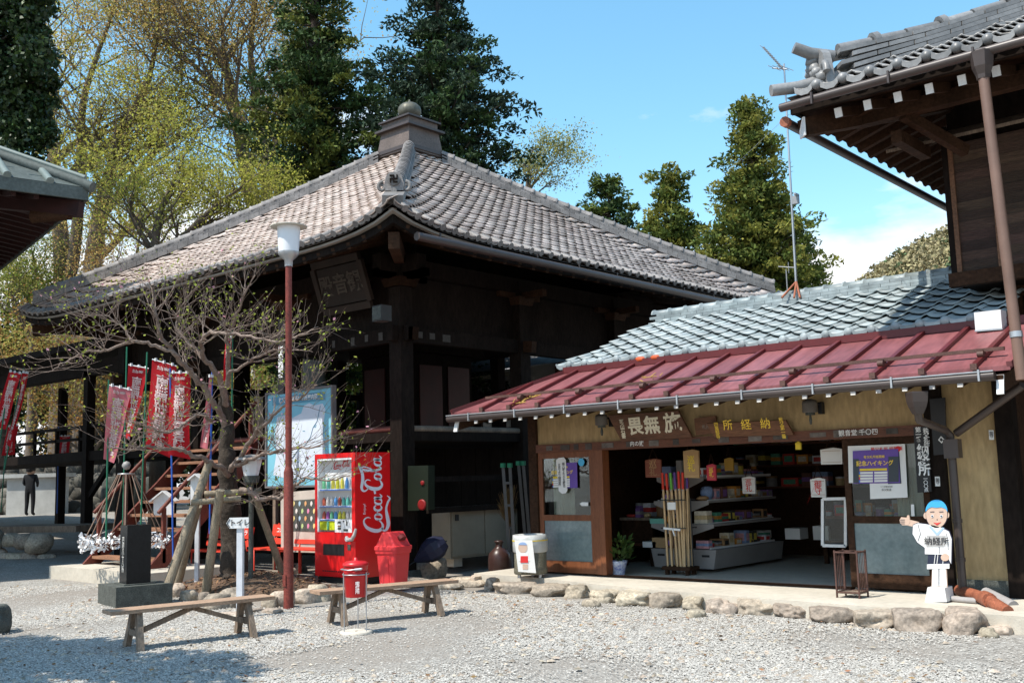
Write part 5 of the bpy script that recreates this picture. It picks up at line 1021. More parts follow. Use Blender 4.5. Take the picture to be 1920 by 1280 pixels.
# white cover box on the lean-to
o = thing('white_cover_box', 'white sheet metal box on the lean-to roof against the house', 'box', tuple(ony(1852, 620, 11.8))); wpart('cover', B().prism(pp([(1829, 621), (1879, 617), (1876, 580), (1826, 586)], 11.75), (0, 11.95, 0), (1, 0, 0), (0, 0, 1), .2), m_white, o); wpart('side_lip', B().prism(pp([(1828, 622), (1880, 618), (1880, 615), (1828, 619)], 11.74), (0, 11.75, 0), (1, 0, 0), (0, 0, 1), .02), m_steel, o)
# bench table beside the entrance
o = thing('entrance_table', 'low dark brown wooden table beside the house entrance', 'table', (-3.0, 12.1, .17)); wpart('top', B().bb((-3.45, 11.8, .66), (-2.0, 12.45, .72)), m_lint, o)
for x in (-3.4, -2.6, -2.1):
    for y in (11.86, 12.4): wpart('leg', B().bb((x - .04, y - .04, .17), (x + .04, y + .04, .66)), m_dark2, o)
wpart('apron', B().bb((-3.4, 11.83, .56), (-2.1, 11.86, .655)), m_dark2, o)
o = thing('rounded_bundle', 'white and yellow rounded bundle on the entrance table', 'bundle', (-2.93, 12.0, .72)); part('body', B().lathe([(.06, 0), (.1, .03), (.11, .12), (.08, .2), (.04, .22)], (0, 0, 0), 12), m_paper, o); part('band', B().lathe([(.112, .05), (.114, .09)], (0, 0, 0), 12, cap=False), m_yel, o)  # unidentified white and yellow object, shaped as a bundle

# ================================================================ main hall corner with copper roof (hall continues outside the frame)
MH = thing('main_hall', 'main hall with green copper roof and dark red eaves at the yard edge', 'temple hall', (-24, 4, 0))
mc = at(166, 352, 20.0); e2 = Vector((-.981, .196, 0)); e1 = Vector((-.196, -.981, 0)); m_cu = M('verdigris_copper', (.085, .10, .093), .7, .25, 2, spec=.2, fine=.2); m_cur = M('copper_roll', (.16, .195, .18), .55, .2, 3, spec=.3); m_ured = M('dark_red_soffit', (.022, .005, .004), .8, .4, 3)
def mh(a, c, dz=0): return mc + e1 * a + e2 * c + Vector((0, 0, dz))     # a along the front eave, c inwards
ap = 5.5
b = B().add([mh(0, 0), mh(11, 0), mh(11 - ap, ap, 3.0), mh(ap, ap, 3.0)], [(0, 1, 2, 3)]).add([mh(0, 0), mh(ap, ap, 3.0), mh(ap, 9, 3.0), mh(0, 9)], [(0, 1, 2, 3)]).add([mh(11, 0), mh(11, 9), mh(11 - ap, 9, 3), mh(11 - ap, ap, 3)], [(0, 1, 2, 3)])
wpart('roof', b, m_cu, MH)
for k in range(14):
    a = .7 + k * .74; t = min(a, ap, 11 - a); wpart('roof_roll', B().tube([mh(a, -.03, .02), mh(a, t * .97, 3.0 * t / ap + .03)], .075, 8), m_cur, MH)
    wpart('seam', B().beam(mh(a - .25, min(1.0, t * .5), 3.0 * min(1.0, t * .5) / ap + .004), mh(a + .3, min(1.0, t * .5), 3.0 * min(1.0, t * .5) / ap + .004), .012, .012), m_cur, MH)
wpart('hip_roll', B().tube([mh(-.06, -.06, .0), mh(2, 2, 1.16), mh(ap, ap, 3.05)], .11, 10), m_cu, MH); wpart('hip_roll', B().tube([mh(.05, .05, .2), mh(2, 2, 1.3), mh(ap, ap, 3.2)], .05, 8), m_cur, MH)
wpart('fascia', B().beam(mh(0, .02, -.13), mh(11, .02, -.13), .06, .24), m_cu, MH); wpart('fascia', B().beam(mh(.02, .03, -.13), mh(.02, 9, -.13), .06, .24), m_cu, MH)
wpart('soffit', B().add([mh(.05, .05, -.22), mh(11, .05, -.22), mh(9.2, 2.2, .9), mh(7.1, 2.2, .9)], [(3, 2, 1, 0)]).add([mh(.05, .05, -.221), mh(7.1, 2.2, .9), mh(7.1, 9, .9), mh(.05, 9, -.22)], [(3, 2, 1, 0)]), m_ured, MH)
for k in range(20): wpart('rafter', B().beam(mh(.12 + 0, .9 + k * .40, -.27), mh(7.0, .9 + k * .40, .78), .09, .1), m_ured, MH)
for k in range(16): wpart('rafter', B().beam(mh(.9 + k * .40, .12, -.27), mh(.9 + k * .40, 2.2, .22), .09, .1), m_ured, MH)
wpart('hip_rafter', B().beam(mh(.1, .1, -.42), mh(2.4, 2.4, .1), .2, .3), m_ured, MH); wpart('hip_nose', B().tube([mh(.25, .25, -.52), mh(.8, .8, -.5)], [.09, .14], 8), m_dark2, MH)
wpart('frieze', B().beam(mh(7.0, 2.3, -.15), mh(9.0, 2.3, -.15), .3, .9), m_ured, MH); wpart('frieze', B().beam(mh(7.0, 2.4, -.15), mh(7.0, 9, -.15), .3, .9), m_ured, MH)
wpart('wall', B().beam(mh(7.15, 2.45, -3.2), mh(9.0, 2.45, -3.2), .12, 4.8), m_ured, MH); wpart('wall', B().beam(mh(7.15, 2.6, -3.2), mh(7.15, 9, -3.2), .12, 4.8), m_ured, MH)
for k in range(5): wpart('post', B().box(mh(7.0, 2.3 + k * 1.6, -3.1), (.28, .28, 5.6)), m_ured, MH)
# ================================================================ yard furniture
def onto(x, y, z=0): p = onz(x, y, z); return Vector((p.x, p.y, z))
# tall lamp
p = onto(541, 1141); LP = thing('street_lamp', 'tall rust-red pole lamp with white drum shade and flat cap', 'lamp post', p)
part('pole', B().tube([(0, 0, 1.72), (0, 0, 4.36)], .042, 14), m_pole, LP); part('pole_sleeve', B().tube([(0, 0, 0), (0, 0, 1.69), (0, 0, 1.75)], [.062, .062, .044], 14), m_pole, LP)
m_shade = M('milky_shade', (.74, .75, .77), .4, .04); part('collar', B().lathe([(.05, 4.34), (.055, 4.42), (.10, 4.46), (.135, 4.50), (.135, 4.53)], (0, 0, 0), 18), m_steel, LP); part('shade', B().lathe([(.13, 4.53), (.15, 4.84), (.15, 4.86)], (0, 0, 0), 24), m_shade, LP); part('cap', B().lathe([(.235, 4.86), (.24, 4.87), (.10, 4.90), (.0, 4.905)], (0, 0, 0), 24), M('cream_enamel', (.5, .47, .40), .5), LP); part('access_plate', B().box((.0, -.063, .35), (.06, .012, .14)), m_pole, LP)
# small garden lamp
p = onto(470, 1114); GL = thing('garden_lamp', 'short dark post lamp with white lantern under a grey hood beside the plum tree', 'lamp post', p)
part('post', B().tube([(0, 0, 0), (0, 0, 1.62)], .036, 10), m_granite2, GL); part('lantern', B().lathe([(.10, 1.66), (.15, 1.88), (.15, 1.90)], (0, 0, 0), 8, False), m_shade, GL); part('lantern_base', B().lathe([(.07, 1.55), (.11, 1.58), (.12, 1.67), (.1, 1.675)], (0, 0, 0), 8, False), m_granite2, GL); part('hood', B().lathe([(.225, 1.90), (.21, 1.93), (.08, 1.97), (0, 1.98)], (0, 0, 0), 8, False), M('hood_grey', (.33, .31, .29), .6), GL)
# toilet sign
p = onto(450, 1158); TS = thing('direction_sign', 'low white post sign with arrow-shaped board reading toilet in katakana', 'sign', p)
xr = Vector((.80, .60, 0)).normalized(); nn = Vector((.60, -.80, 0)); up = Vector((0, 0, 1)); m_wpost = M('weathered_white_post', (.62, .63, .66), .7, .12, 6)
part('post', B().prism([(-.035, 0), (.035, 0), (.035, 1.06), (-.035, 1.06)], -nn * .035, xr, up, .07), m_wpost, TS); part('footing', B().box((0, 0, .01), (.2, .2, .04)), m_conc, TS)
part('board', B().prism([(-.155, .0), (-.115, -.06), (.115, -.06), (.115, .065), (-.115, .065)], nn * .036 + up * 1.10, xr, up, .018), m_white, TS)
text('トイレ', .085, m_ink, TS, p + nn * .062 + up * 1.10 + xr * .01, xr, up, .02)
for a, b_ in (((-.145, 0), (-.11, -.05)), ((-.145, 0), (-.11, .05))): part('arrow_line', B().beam(nn * .058 + up * 1.10 + xr * a[0] + up * a[1], nn * .058 + up * 1.10 + xr * b_[0] + up * b_[1], .008, .004, nn), m_ink, TS)
# roofed white sign boards
def roofed(name, label, base, pts_board, d, roof_w, words, rot=.0):
    o = thing(name, label, 'sign', base); pts = [(at(x, y, d) - base) for x, y in pts_board]; xs_ = [v.dot(xr) for v in pts]; zs_ = [v.z for v in pts]
    x0, x1, z0, z1 = min(xs_), max(xs_), min(zs_), max(zs_); xm = (x0 + x1) / 2; rise = (x1 - x0) * .38
    part('board', B().prism([(x0, z0), (x1, z0), (x1, z1), (xm, z1 + rise), (x0, z1)], nn * .02, xr, up, .03), m_white, o)
    for sg in (-1, 1): part('roof_board', B().beam(xr * xm + up * (z1 + rise + .012) + nn * .03, xr * (xm + sg * (x1 - x0) * .66) + up * (z1 - (x1 - x0) * .12 + .012) + nn * .03, .16, .022, (xr * sg * .38 + up).normalized()), m_white, o)
    part('post', B().prism([(xm - .03, 0), (xm + .03, 0), (xm + .03, z1), (xm - .03, z1)], -nn * .05, xr, up, .055), m_wpost, o)
    for wd, x, z, s_, sp_ in words: text(wd, s_, m_ink, o, o.location + nn * .054 + xr * (xm + x) + up * z, xr, up, .008, True, sp_)
    return o, (z0, z1)
p = onto(296, 1086); roofed('notice_board', 'white house-shaped notice board on a post before the temple stairs', p, [(283, 966), (321, 936)], depth(p), .1, [('おみくじ', .12, .0, .05, .8)])
p = onto(360, 1110); roofed('votive_sign', 'narrow white roofed sign board on a post beside the log props', p, [(351, 950), (371, 898)], depth(p), .1, [('奉納所', 0, 1.38, .07, .9)])
# stone monument
n0 = onto(222, 1141); MO = thing('stone_monument', 'polished black stone pillar on a rough square plinth with engraved characters', 'monument', n0 + Vector((-.35, .42, 0)), R(-11.3)); 
part('plinth', B().box((0, 0, .135), (.80, .74, .27)), m_granite2, MO); part('pillar', B().box((0.05, -.02, .66), (.30, .32, .78)), m_granite, MO); part('ledge', B().box((.05, -.02, .275), (.42, .42, .018)), m_granite2, MO)
tm = text_mesh('四國八十八ヶ所', .01).copy(); o = text('四國八十八所', .095, M('engraved_grey', (.5, .49, .46), .8), None, (0, 0, 0), (1, 0, 0), (0, 0, 1), .008, True, .82); o.parent = MO; o.location = (.05, -.186, .66)
# omikuji rack
c = onto(241, 1085) + Vector((.5, -.35, 0)); OR = thing('fortune_paper_rack', 'umbrella-shaped wire rack hung with tied white paper fortunes', 'rack', c)
ztop = 1.92
part('pole', B().tube([(0, 0, 0), (0, 0, ztop - .12)], .035, 10), m_iron, OR); part('ball', B().lathe([(0, -.075), (.05, -.055), (.075, 0), (.05, .055), (0, .075)], (0, 0, ztop), 14, cap=False), M('ball_grey', (.3, .29, .28), .5), OR)
part('top_ring', B().tube([(.13 * math.cos(a * .4), .13 * math.sin(a * .4), ztop - .14) for a in range(17)], .012, 6), m_steel, OR)
rr = .66; zr = .66
part('hoop', B().tube([(rr * math.cos(a * .2618), rr * math.sin(a * .2618), zr) for a in range(25)], .012, 6), m_iron, OR)
m_rod = M('thin_rod', (.28, .19, .14), .6, .2)
for k in range(9): a = k * math.pi / 4.5 + .2; part('rod', B().tube([(.13 * math.cos(a), .13 * math.sin(a), ztop - .14), (rr * math.cos(a), rr * math.sin(a), zr)], .009, 5), m_rod, OR)
rn = random.Random(2); b = B()
for k in range(520):
    a = rn.uniform(0, 6.28); bunch = .5 + .5 * math.sin(a * 6); z = zr + rn.uniform(-.13, .07) + bunch * rn.uniform(-.02, .14); q = Vector((rr * math.cos(a), rr * math.sin(a), z)) + Vector((rn.uniform(-.05, .05), rn.uniform(-.05, .05), 0)); d = Vector((rn.uniform(-1, 1), rn.uniform(-1, 1), rn.uniform(-1.3, .6))).normalized() * rn.uniform(.04, .09); s = d.cross(Vector((rn.uniform(-1, 1), rn.uniform(-1, 1), rn.uniform(-1, 1)))).normalized() * .016
    b.add([q - d * .5 - s, q - d * .5 + s, q + d * .5 + s, q + d * .5 - s], [(0, 1, 2, 3)])
m_omi = M('paper_fortunes', (.78, .78, .79), .8, .05, rand=.08); part('paper_fortunes', b, m_omi, OR, kind='stuff')
# wooden benches
def bench(label, e0, e1, z, wd=.30):
    e0 = Vector((e0.x, e0.y, 0)); e1 = Vector((e1.x, e1.y, 0)); d = e1 - e0; l = d.length; c = (e0 + e1) / 2; o = thing('plank_bench', label, 'bench', c, math.atan2(d.y, d.x), 'plank benches in the yard')
    part('seat', B().bb((-l / 2, -wd / 2, z - .035), (l / 2, wd / 2, z)), m_bseat, o)
    for sx in (-1, 1):
        for sy in (-1, 1): part('leg', B().beam((sx * (l / 2 - .26), sy * (wd / 2 + .06), 0), (sx * (l / 2 - .28), sy * (wd / 2 - .08), z - .036), .075, .055, (1, 0, 0)), m_wood, o)
        part('leg_rail', B().bb((sx * (l / 2 - .27) - .022, -wd / 2 - .0, .13), (sx * (l / 2 - .27) + .022, wd / 2, .19)), m_wood, o)
        part('brace', B().beam((sx * (l / 2 - .28), 0, .15), (0, 0, z - .05), .045, .045), m_wood, o)
    return o
m_bseat = M('bench_plank', (.36, .235, .155), .75, .28, 5, .4, 30, stretch=(4, .5, 4), fine=.3)
bench('weathered plank bench at the yard front, before the stone monument', at(200, 1146, 9.95), at(505, 1124, 10.95), .39)
bench('weathered plank bench behind the red bucket stand', at(590, 1109, 11.3), at(848, 1088, 12.2), .385)
# red fire bucket on a wire stand
p = onto(668, 1187); FBk = thing('ash_bucket', 'red lidded ash bucket held in a thin wire stand on a round base', 'bucket', p)
m_buc = M('red_bucket', (.50, .012, .014), .35, .12, 5, spec=.5)
part('base_plate', B().lathe([(.17, 0), (.17, .025), (.15, .03)], (0, 0, 0), 24), M('pale_base', (.55, .50, .42), .8), FBk)
for k in range(3): a = k * 2.094 + 2.3; part('stand_leg', B().tube([(.13 * math.cos(a), .13 * math.sin(a), .02), (.135 * math.cos(a), .135 * math.sin(a), .62)], .006, 6), m_steel, FBk)
part('stand_ring', B().tube([(.136 * math.cos(a * .35), .136 * math.sin(a * .35), .60) for a in range(19)], .006, 5), m_steel, FBk)
part('bucket', B().lathe([(.105, .37), (.11, .38), (.128, .62), (.133, .63), (.12, .625)], (0, 0, 0), 24), m_buc, FBk); part('lid', B().lathe([(.135, .69), (.135, .71), (.10, .73), (.02, .74), (.02, .765), (0, .77)], (0, 0, 0), 24), m_buc, FBk); part('lid_body', B().lathe([(.118, .625), (.128, .69)], (0, 0, 0), 24), m_buc, FBk)
part('bail', B().tube([(-.135, 0, .66), (-.08, -.13, .655), (.05, -.14, .65), (.14, -.03, .66)], .007, 6).tube([(.1, -.1, .655), (.15, -.05, .66)], .014, 6), m_steel, FBk)
q = p + nn * .125; text('喫煙所', .045, m_inkw, FBk, q + up * .47 + xr * .045, xr, up, .01, True, .9)
# vending machine
VX, VYf, VZ = -11.767, 9.867, .13; vw, vd, vh = .93, .68, 1.84
VM = thing('vending_machine', 'bright red drink vending machine with white cola script on its side', 'vending machine', (VX - vw / 2, VYf + vd / 2, VZ))
x0, x1, y0 = VX - vw, VX, VYf
wpart('body', B().bb((x0, y0 + .13, VZ + .04), (x1, y0 + vd, VZ + vh)), m_red, VM)
wz0, wz1, wx0, wx1 = VZ + .69, VZ + vh - .07, x0 + .055, x1 - .075
fr_ = wpart('front_frame', B().bb((x0, y0, VZ + .05), (x1, y0 + .13, wz0)).bb((x0, y0, wz1), (x1, y0 + .13, VZ + vh)).bb((x0, y0, wz0), (wx0, y0 + .13, wz1)).bb((wx1, y0, wz0), (x1, y0 + .13, wz1)), m_red, VM)
m_vw = M('display_white', (.78, .79, .80), .4, .03); wpart('display_back', B().bb((wx0, y0 + .11, wz0), (wx1, y0 + .128, wz1)), m_vw, VM); wpart('display_bezel', B().bb((wx0, y0 + .004, wz0), (wx0 + .03, y0 + .11, wz1)).bb((wx0 + .03, y0 + .004, wz1 - .03), (wx1, y0 + .11, wz1)), m_vw, VM)
wpart('plinth', B().bb((x0 + .03, y0 + .03, VZ - .05), (x1 - .03, y0 + vd - .03, VZ + .04)), m_black, VM)
rows = [(VZ + 1.32, .17, 7), (VZ + 1.075, .13, 8), (VZ + .88, .12, 8)]; bcol = [(.15, .45, .25), (.62, .55, .08), (.60, .58, .05), (.10, .30, .62), (.45, .10, .06), (.12, .42, .36), (.55, .52, .50), (.35, .10, .35)]; bm = [M('drink_%d' % i, c, .25, .25, 30) for i, c in enumerate(bcol)]
seq = [[0, 5, 1, 2, 1, 3, 6], [4, 6, 6, 3, 4, 5, 5, 5], [4, 7, 0, 3, 2, 1, 6, 6]]
for r, (z, h, n) in enumerate(rows):
    wpart('shelf', B().bb((wx0 + .03, y0 + .01, z - .03), (wx1, y0 + .11, z)), m_vw, VM); wpart('price_strip', B().bb((wx0 + .05, y0 + .004, z - .022), (wx1 - .02, y0 + .009, z - .008)), m_blue, VM)
    for k in range(n):
        x = wx0 + .09 + (wx1 - wx0 - .16) * k / (n - 1); o = wpart('sample_bottle', B().lathe([(.026, 0), (.028, .01), (.028, h * .62), (.012, h * .85), (.012, h * .93)], (x, y0 + .06, z), 10), bm[seq[r][k]], VM); part('cap', B().lathe([(.014, h * .93), (.014, h)], (x, y0 + .06, z), 8), m_white, o)
m_lime = flat('lime_print', (.55, .62, .02)); wpart('advert_panel', B().bb((wx0 + .04, y0 + .02, wz0 + .03), (wx0 + .40, y0 + .04, wz0 + .165 + .02)), m_lime, VM)
pb = wpart('advert_bottle', B().lathe([(.02, 0), (.024, .01), (.02, .06), (.024, .09), (.01, .13), (.01, .15)], (wx0 + .24, y0 + .015, wz0 + .035), 10), bm[0], VM); wpart('coin_panel', B().bb((wx0 + .41, y0 + .002, wz0 + .0), (wx1, y0 + .05, wz0 + .19)), m_vw, VM)
for dx, dz, w_, h_ in ((.07, .13, .07, .03), (.07, .08, .07, .02), (.07, .04, .07, .03), (.26, .10, .03, .06), (.2, .02, .10, .03), (.19, .15, .03, .02), (.25, .165, .02, .02)): wpart('coin_slot', B().bb((wx0 + .41 + dx, y0 - .002, wz0 + dz), (wx0 + .41 + dx + w_, y0 + .003, wz0 + dz + h_)), m_granite2 if dz != .08 else m_card, VM)
wpart('delivery_flap', B().bb((x0 + .2, y0 - .006, VZ + .36), (x0 + .68, y0 + .004, VZ + .52)), m_black, VM); wpart('change_tray', B().bb((x1 - .17, y0 - .008, VZ + .44), (x1 - .1, y0 + .004, VZ + .52)), m_granite2, VM); wpart('change_tray', B().tube([(x1 - .19, y0 - .008, VZ + .60), (x1 - .19, y0 + .004, VZ + .60)], .04, 14), m_white, VM)
hd = wpart('pull_handle', B().tube([(x1 - .12, y0 - .03, VZ + .585), (x1 - .02, y0 - .045, VZ + .60), (x1 + .03, y0 - .045, VZ + .66), (x1 + .05, y0 - .03, VZ + .75)], [.028, .03, .026, .018], 8), M('handle_grey', (.42, .40, .38), .5), VM)
for k in range(9): wpart('vent_slot', B().bb((x0 + .18 + k * .05, y0 - .003, VZ + .12), (x0 + .215 + k * .05, y0 + .003, VZ + .135)), m_black, VM)
def cr(pts, n=7):   # smooth ribbon through (x, y, width)
    out = []
    for i in range(len(pts) - 1):
        p0, p1, p2, p3 = (np.array(pts[max(0, i - 1)]), np.array(pts[i]), np.array(pts[i + 1]), np.array(pts[min(len(pts) - 1, i + 2)]))
        for k in range(n): t = k / n; out.append(.5 * (2 * p1 + (p2 - p0) * t + (2 * p0 - 5 * p1 + 4 * p2 - p3) * t * t + (3 * p1 - p0 - 3 * p2 + p3) * t ** 3))
    out.append(np.array(pts[-1])); return out
def script(o, right, up_, sc, shear=.0, scu=None, fat=.8):
    scu = scu or sc
    def ell(cx, cy, rx, ry, w0, w1, a0=0, turns=1.02): return [(cx + rx * math.cos(a0 + 2 * math.pi * turns * k / 12) + .25 * ry * math.sin(a0 + 2 * math.pi * turns * k / 12), cy + ry * math.sin(a0 + 2 * math.pi * turns * k / 12), w0 + (w1 - w0) * abs(math.cos(a0 + 2 * math.pi * turns * k / 12))) for k in range(13)]
    st_ = [[(1.02, .62, .02), (1.10, .80, .07), (1.0, .98, .09), (.78, 1.0, .10), (.45, .82, .17), (.20, .45, .22), (.14, .12, .21), (.32, -.08, .15), (.6, -.02, .09), (.85, .2, .04)],
           [(.30, -.03, .06), (.10, -.12, .10), (.12, -.30, .16), (.45, -.42, .20), (.95, -.36, .18), (1.45, -.30, .12), (1.85, -.40, .12), (2.1, -.52, .10), (2.3, -.36, .03)],
           ell(1.02, .17, .17, .21, .05, .14), ell(2.02, .17, .18, .21, .05, .14),
           [(1.78, .30, .07), (1.68, .40, .09), (1.50, .34, .13), (1.42, .14, .15), (1.55, -.03, .10), (1.78, .06, .04)],
           [(2.30, .42, .14), (2.22, .15, .14), (2.30, -.03, .10), (2.48, .08, .03)], [(1.15, .28, .03), (1.3, .22, .04), (1.45, .30, .03)],
           [(2.52, .34, .11), (2.74, .38, .11)],
           [(3.42, .60, .03), (3.50, .80, .07), (3.35, .93, .09), (3.1, .82, .15), (2.88, .48, .22), (2.84, .14, .21), (3.02, -.06, .14), (3.3, .02, .08), (3.5, .2, .04)],
           [(2.96, .70, .05), (2.80, .95, .10), (3.0, 1.12, .14), (3.5, 1.06, .17), (3.95, 1.08, .15), (4.35, 1.22, .12), (4.6, 1.28, .05)],
           ell(3.62, .17, .17, .21, .05, .14), [(3.80, .28, .03), (3.95, .3, .04), (4.2, .62, .06), (4.36, .98, .08), (4.26, 1.12, .08), (4.12, .85, .13), (4.04, .35, .15), (4.10, .0, .12), (4.28, .08, .04)],
           ell(4.52, .17, .18, .21, .05, .14), [(4.80, .42, .14), (4.72, .15, .14), (4.80, -.03, .10), (4.98, .1, .03)]]
    b = B()
    for s_ in st_:
        P = cr(s_); V = []
        for i, q in enumerate(P):
            t = P[min(i + 1, len(P) - 1)] - P[max(i - 1, 0)]; l = math.hypot(t[0], t[1]) or 1; nx_, ny_ = -t[1] / l, t[0] / l; w_ = q[2] * fat
            for sg in (-1, 1): a, c_ = q[0] + nx_ * w_ * sg * .8, q[1] + ny_ * w_ * sg * .8; V.append(Vector(o) + Vector(right) * (a + c_ * shear) * sc + Vector(up_) * c_ * scu)
        b.add(V, [(2 * i, 2 * i + 2, 2 * i + 3, 2 * i + 1) for i in range(len(P) - 1)])
    return b
m_scr = M('script_white', (.74, .74, .78), .4, .03); m_scd = M('script_edge', (.12, .02, .08), .5, .05)
wpart('brand_script', script((x1 + .006, y0 + vd - .19, VZ + .67), (0, 0, 1), (0, -1, 0), .226, -.12, .33, .66), m_scr, VM)
text('Enjoy!', .065, m_scr, VM, (x1 + .006, y0 + .17, VZ + 1.02), (0, 0, 1), (0, -1, 0), .005)
wpart('brand_script', script((wx0 + .26, y0 + .105, wz1 - .125), (1, 0, .0), (0, 0, 1), .075, .15), m_inkr, VM); text('★★', .07, m_blue, VM, (wx1 - .06, y0 + .10, wz1 - .10), (1, 0, 0), (0, 0, 1))
# red plastic bin
p = onto(722, 1097, .1); BN = thing('plastic_bin', 'faded red plastic litter bin with peaked swing lid beside the vending machine', 'bin', (p.x, p.y + .16, .06), R(8))
def rrect(hx, hy, r, z, n=5): return [(sx * (hx - r) + r * math.cos(a), sy * (hy - r) + r * math.sin(a), z) for sx, sy, a_ in ((1, 1, 0), (-1, 1, 90), (-1, -1, 180), (1, -1, 270)) for a in [R(a_ + 90 * k / n) for k in range(n + 1)]]
def loft(rings, cap=True):
    n = len(rings[0]); b = B(); V = [v for r_ in rings for v in r_]; b.add(V, [(i * n + k, i * n + (k + 1) % n, (i + 1) * n + (k + 1) % n, (i + 1) * n + k) for i in range(len(rings) - 1) for k in range(n)], False)
    if cap: b.add(rings[0][::-1], [tuple(range(n))]); b.add(rings[-1], [tuple(range(n))])
    return b
part('body', loft([rrect(.145, .145, .04, 0), rrect(.175, .175, .04, .47), rrect(.19, .19, .045, .475), rrect(.195, .195, .045, .525)]), m_redp, BN); part('panel', B().box((-.02, -.163, .25), (.14, .012, .38), Matrix.Rotation(R(3.6), 3, 'X')), m_redp, BN)
lid = part('lid', loft([rrect(.203, .203, .05, .525), rrect(.203, .203, .05, .57), rrect(.18, .18, .04, .585), rrect(.075, .17, .03, .76), rrect(.06, .165, .03, .77)]), m_redp, BN)
part('opening', B().tube([(.155, 0.02, .66), (.115, 0.02, .70)], .065, 16), M('bin_opening_shade', (.12, .012, .012), .7), lid); part('label_tag', B().box((-.06, -.153, .06), (.07, .006, .03)), m_paper, BN)  # opening is a solid disc, dark red for the shade of the hole
# red slatted benches behind
def redbench(c, l, rz, label, seed):
    o = thing('slatted_bench', label, 'bench', c, rz, 'red slatted benches under the hall eave')
    for k in range(4): part('seat_slat', B().bb((-l / 2, -.05 + k * .095 - .16, .40), (l / 2, .03 + k * .095 - .16, .425)), m_redb, o)
    bs = part('back_slat', B().box((0, .25, .70), (l, .022, .20), Matrix.Rotation(-.2, 3, 'X')), m_redb, o); part('back_slat', B().box((0, .22, .52), (l, .022, .10), Matrix.Rotation(-.2, 3, 'X')), m_redb, o)
    for sx in (-1, 1): part('leg_frame', B().tube([(sx * (l / 2 - .14), -.2, 0), (sx * (l / 2 - .14), -.2, .39), (sx * (l / 2 - .14), .2, .39), (sx * (l / 2 - .14), .29, .82)], .016, 7).tube([(sx * (l / 2 - .14), .2, .39), (sx * (l / 2 - .14), .2, .0)], .016, 7), m_redb, o)
    return o
def bench_words(o, s1, s2, dx):
    for s_, z, sz, x in ((s1, .70, .10, dx), (s2, .52, .055, dx * .5)):
        m = text(s_, sz, m_inkw, None, (0, 0, 0), (1, 0, 0), (0, .2, 1), .012); m.parent = o; m.location = (x, .228 if z > .6 else .198, z)
o = redbench(onto(390, 1079, .02) + Vector((0, .2, 0)), 1.25, R(4), 'red slatted bench between the log props and the plum trunk', 1); bench_words(o, 'コーラ', 'コカ・コーラ', .35)
o = redbench(onto(480, 1078, .05) + Vector((0.1, .35, 0)), 1.1, R(-5), 'red slatted bench half hidden behind the plum trunk', 2); bench_words(o, 'コカ・コーラ', 'コカ・コーラ', -.1)
o = redbench(onto(556, 1080, .1) + Vector((.05, .2, 0)), 1.3, R(0), 'red slatted bench against the vending machine', 3); bench_words(o, 'シマブ', 'コカ・コーラ', .25)
# map board
MY = 11.04
MB = thing('map_board', 'big light blue pilgrimage map board standing before the temple hall', 'map board', tuple(ony(561, 1000, MY)))
q = pp([(501, 916), (624, 903), (622, 725), (499, 741)], MY); mx0, mx1 = q[0][0], q[1][0]; mz0 = (q[0][1] + q[1][1]) / 2; mz1 = (q[2][1] + q[3][1]) / 2
m_map = M('map_sky_blue', (.20, .50, .62), .5, .06, 3); m_mapw = M('map_pale_land', (.60, .66, .74), .5, .08, 2.5); m_lake = M('map_band', (.09, .28, .40), .5)
wpart('board', B().bb((mx0, MY, mz0), (mx1, MY + .05, mz1)), m_map, MB)
for a, b_ in (((mx0 - .012, mz0), (mx0 - .012, mz1)), ((mx1 + .012, mz0), (mx1 + .012, mz1)), ((mx0 - .03, mz1 + .015), (mx1 + .03, mz1 + .015)), ((mx0 - .03, mz0 - .015), (mx1 + .03, mz0 - .015))): wpart('frame', B().beam((a[0], MY + .015, a[1]), (b_[0], MY + .015, b_[1]), .035, .09, (0, 1, 0)), M('map_frame', (.16, .15, .15), .6) if a[0] == mx0 - .012 else bpy.data.materials['map_frame'], MB)
W_, H_ = mx1 - mx0, mz1 - mz0
land = [(.10, .12), (.45, .05), (.62, .10), (.85, .06), (.90, .30), (.86, .55), (.90, .78), (.86, .84), (.74, .83), (.66, .86), (.58, .84), (.54, .76), (.40, .72), (.30, .76), (.16, .74), (.13, .55), (.15, .35)]
wpart('map_land', B().prism([(mx0 + u * W_, mz0 + v * H_) for u, v in land], (0, MY - .002, 0), (1, 0, 0), (0, 0, 1), .003), m_mapw, MB); wpart('title_band', B().bb((mx0 + .08 * W_, MY - .005, mz1 - .125 * H_), (mx0 + .90 * W_, MY - .001, mz1 - .035 * H_)), m_lake, MB)
text('秩父観音霊場34ヶ所案内図', .098, m_inkw, MB, (mx0 + .49 * W_, MY - .009, mz1 - .082 * H_), (1, 0, 0), (0, 0, 1), .02, sx=.93)
rn = random.Random(4)
for k in range(12): wpart('map_mark', B().bb((u := mx0 + rn.uniform(.2, .78) * W_, MY - .008, v := mz0 + rn.uniform(.2, .7) * H_), (u + rn.uniform(.02, .07), MY - .006, v + .012)), m_inkr if k % 3 == 0 else m_lake, MB)
wpart('map_road', B().tube([(mx0 + u * W_, MY - .008, mz0 + v * H_) for u, v in ((.83, .82), (.78, .66), (.72, .6), (.68, .5), (.6, .42), (.5, .38), (.42, .3), (.3, .25))], .006, 4), m_lake, MB)
for x in (mx0 + .12, mx1 - .12): wpart('support', B().bb((x - .04, MY + .06, .05), (x + .04, MY + .13, mz1 - .1)), m_wood, MB)
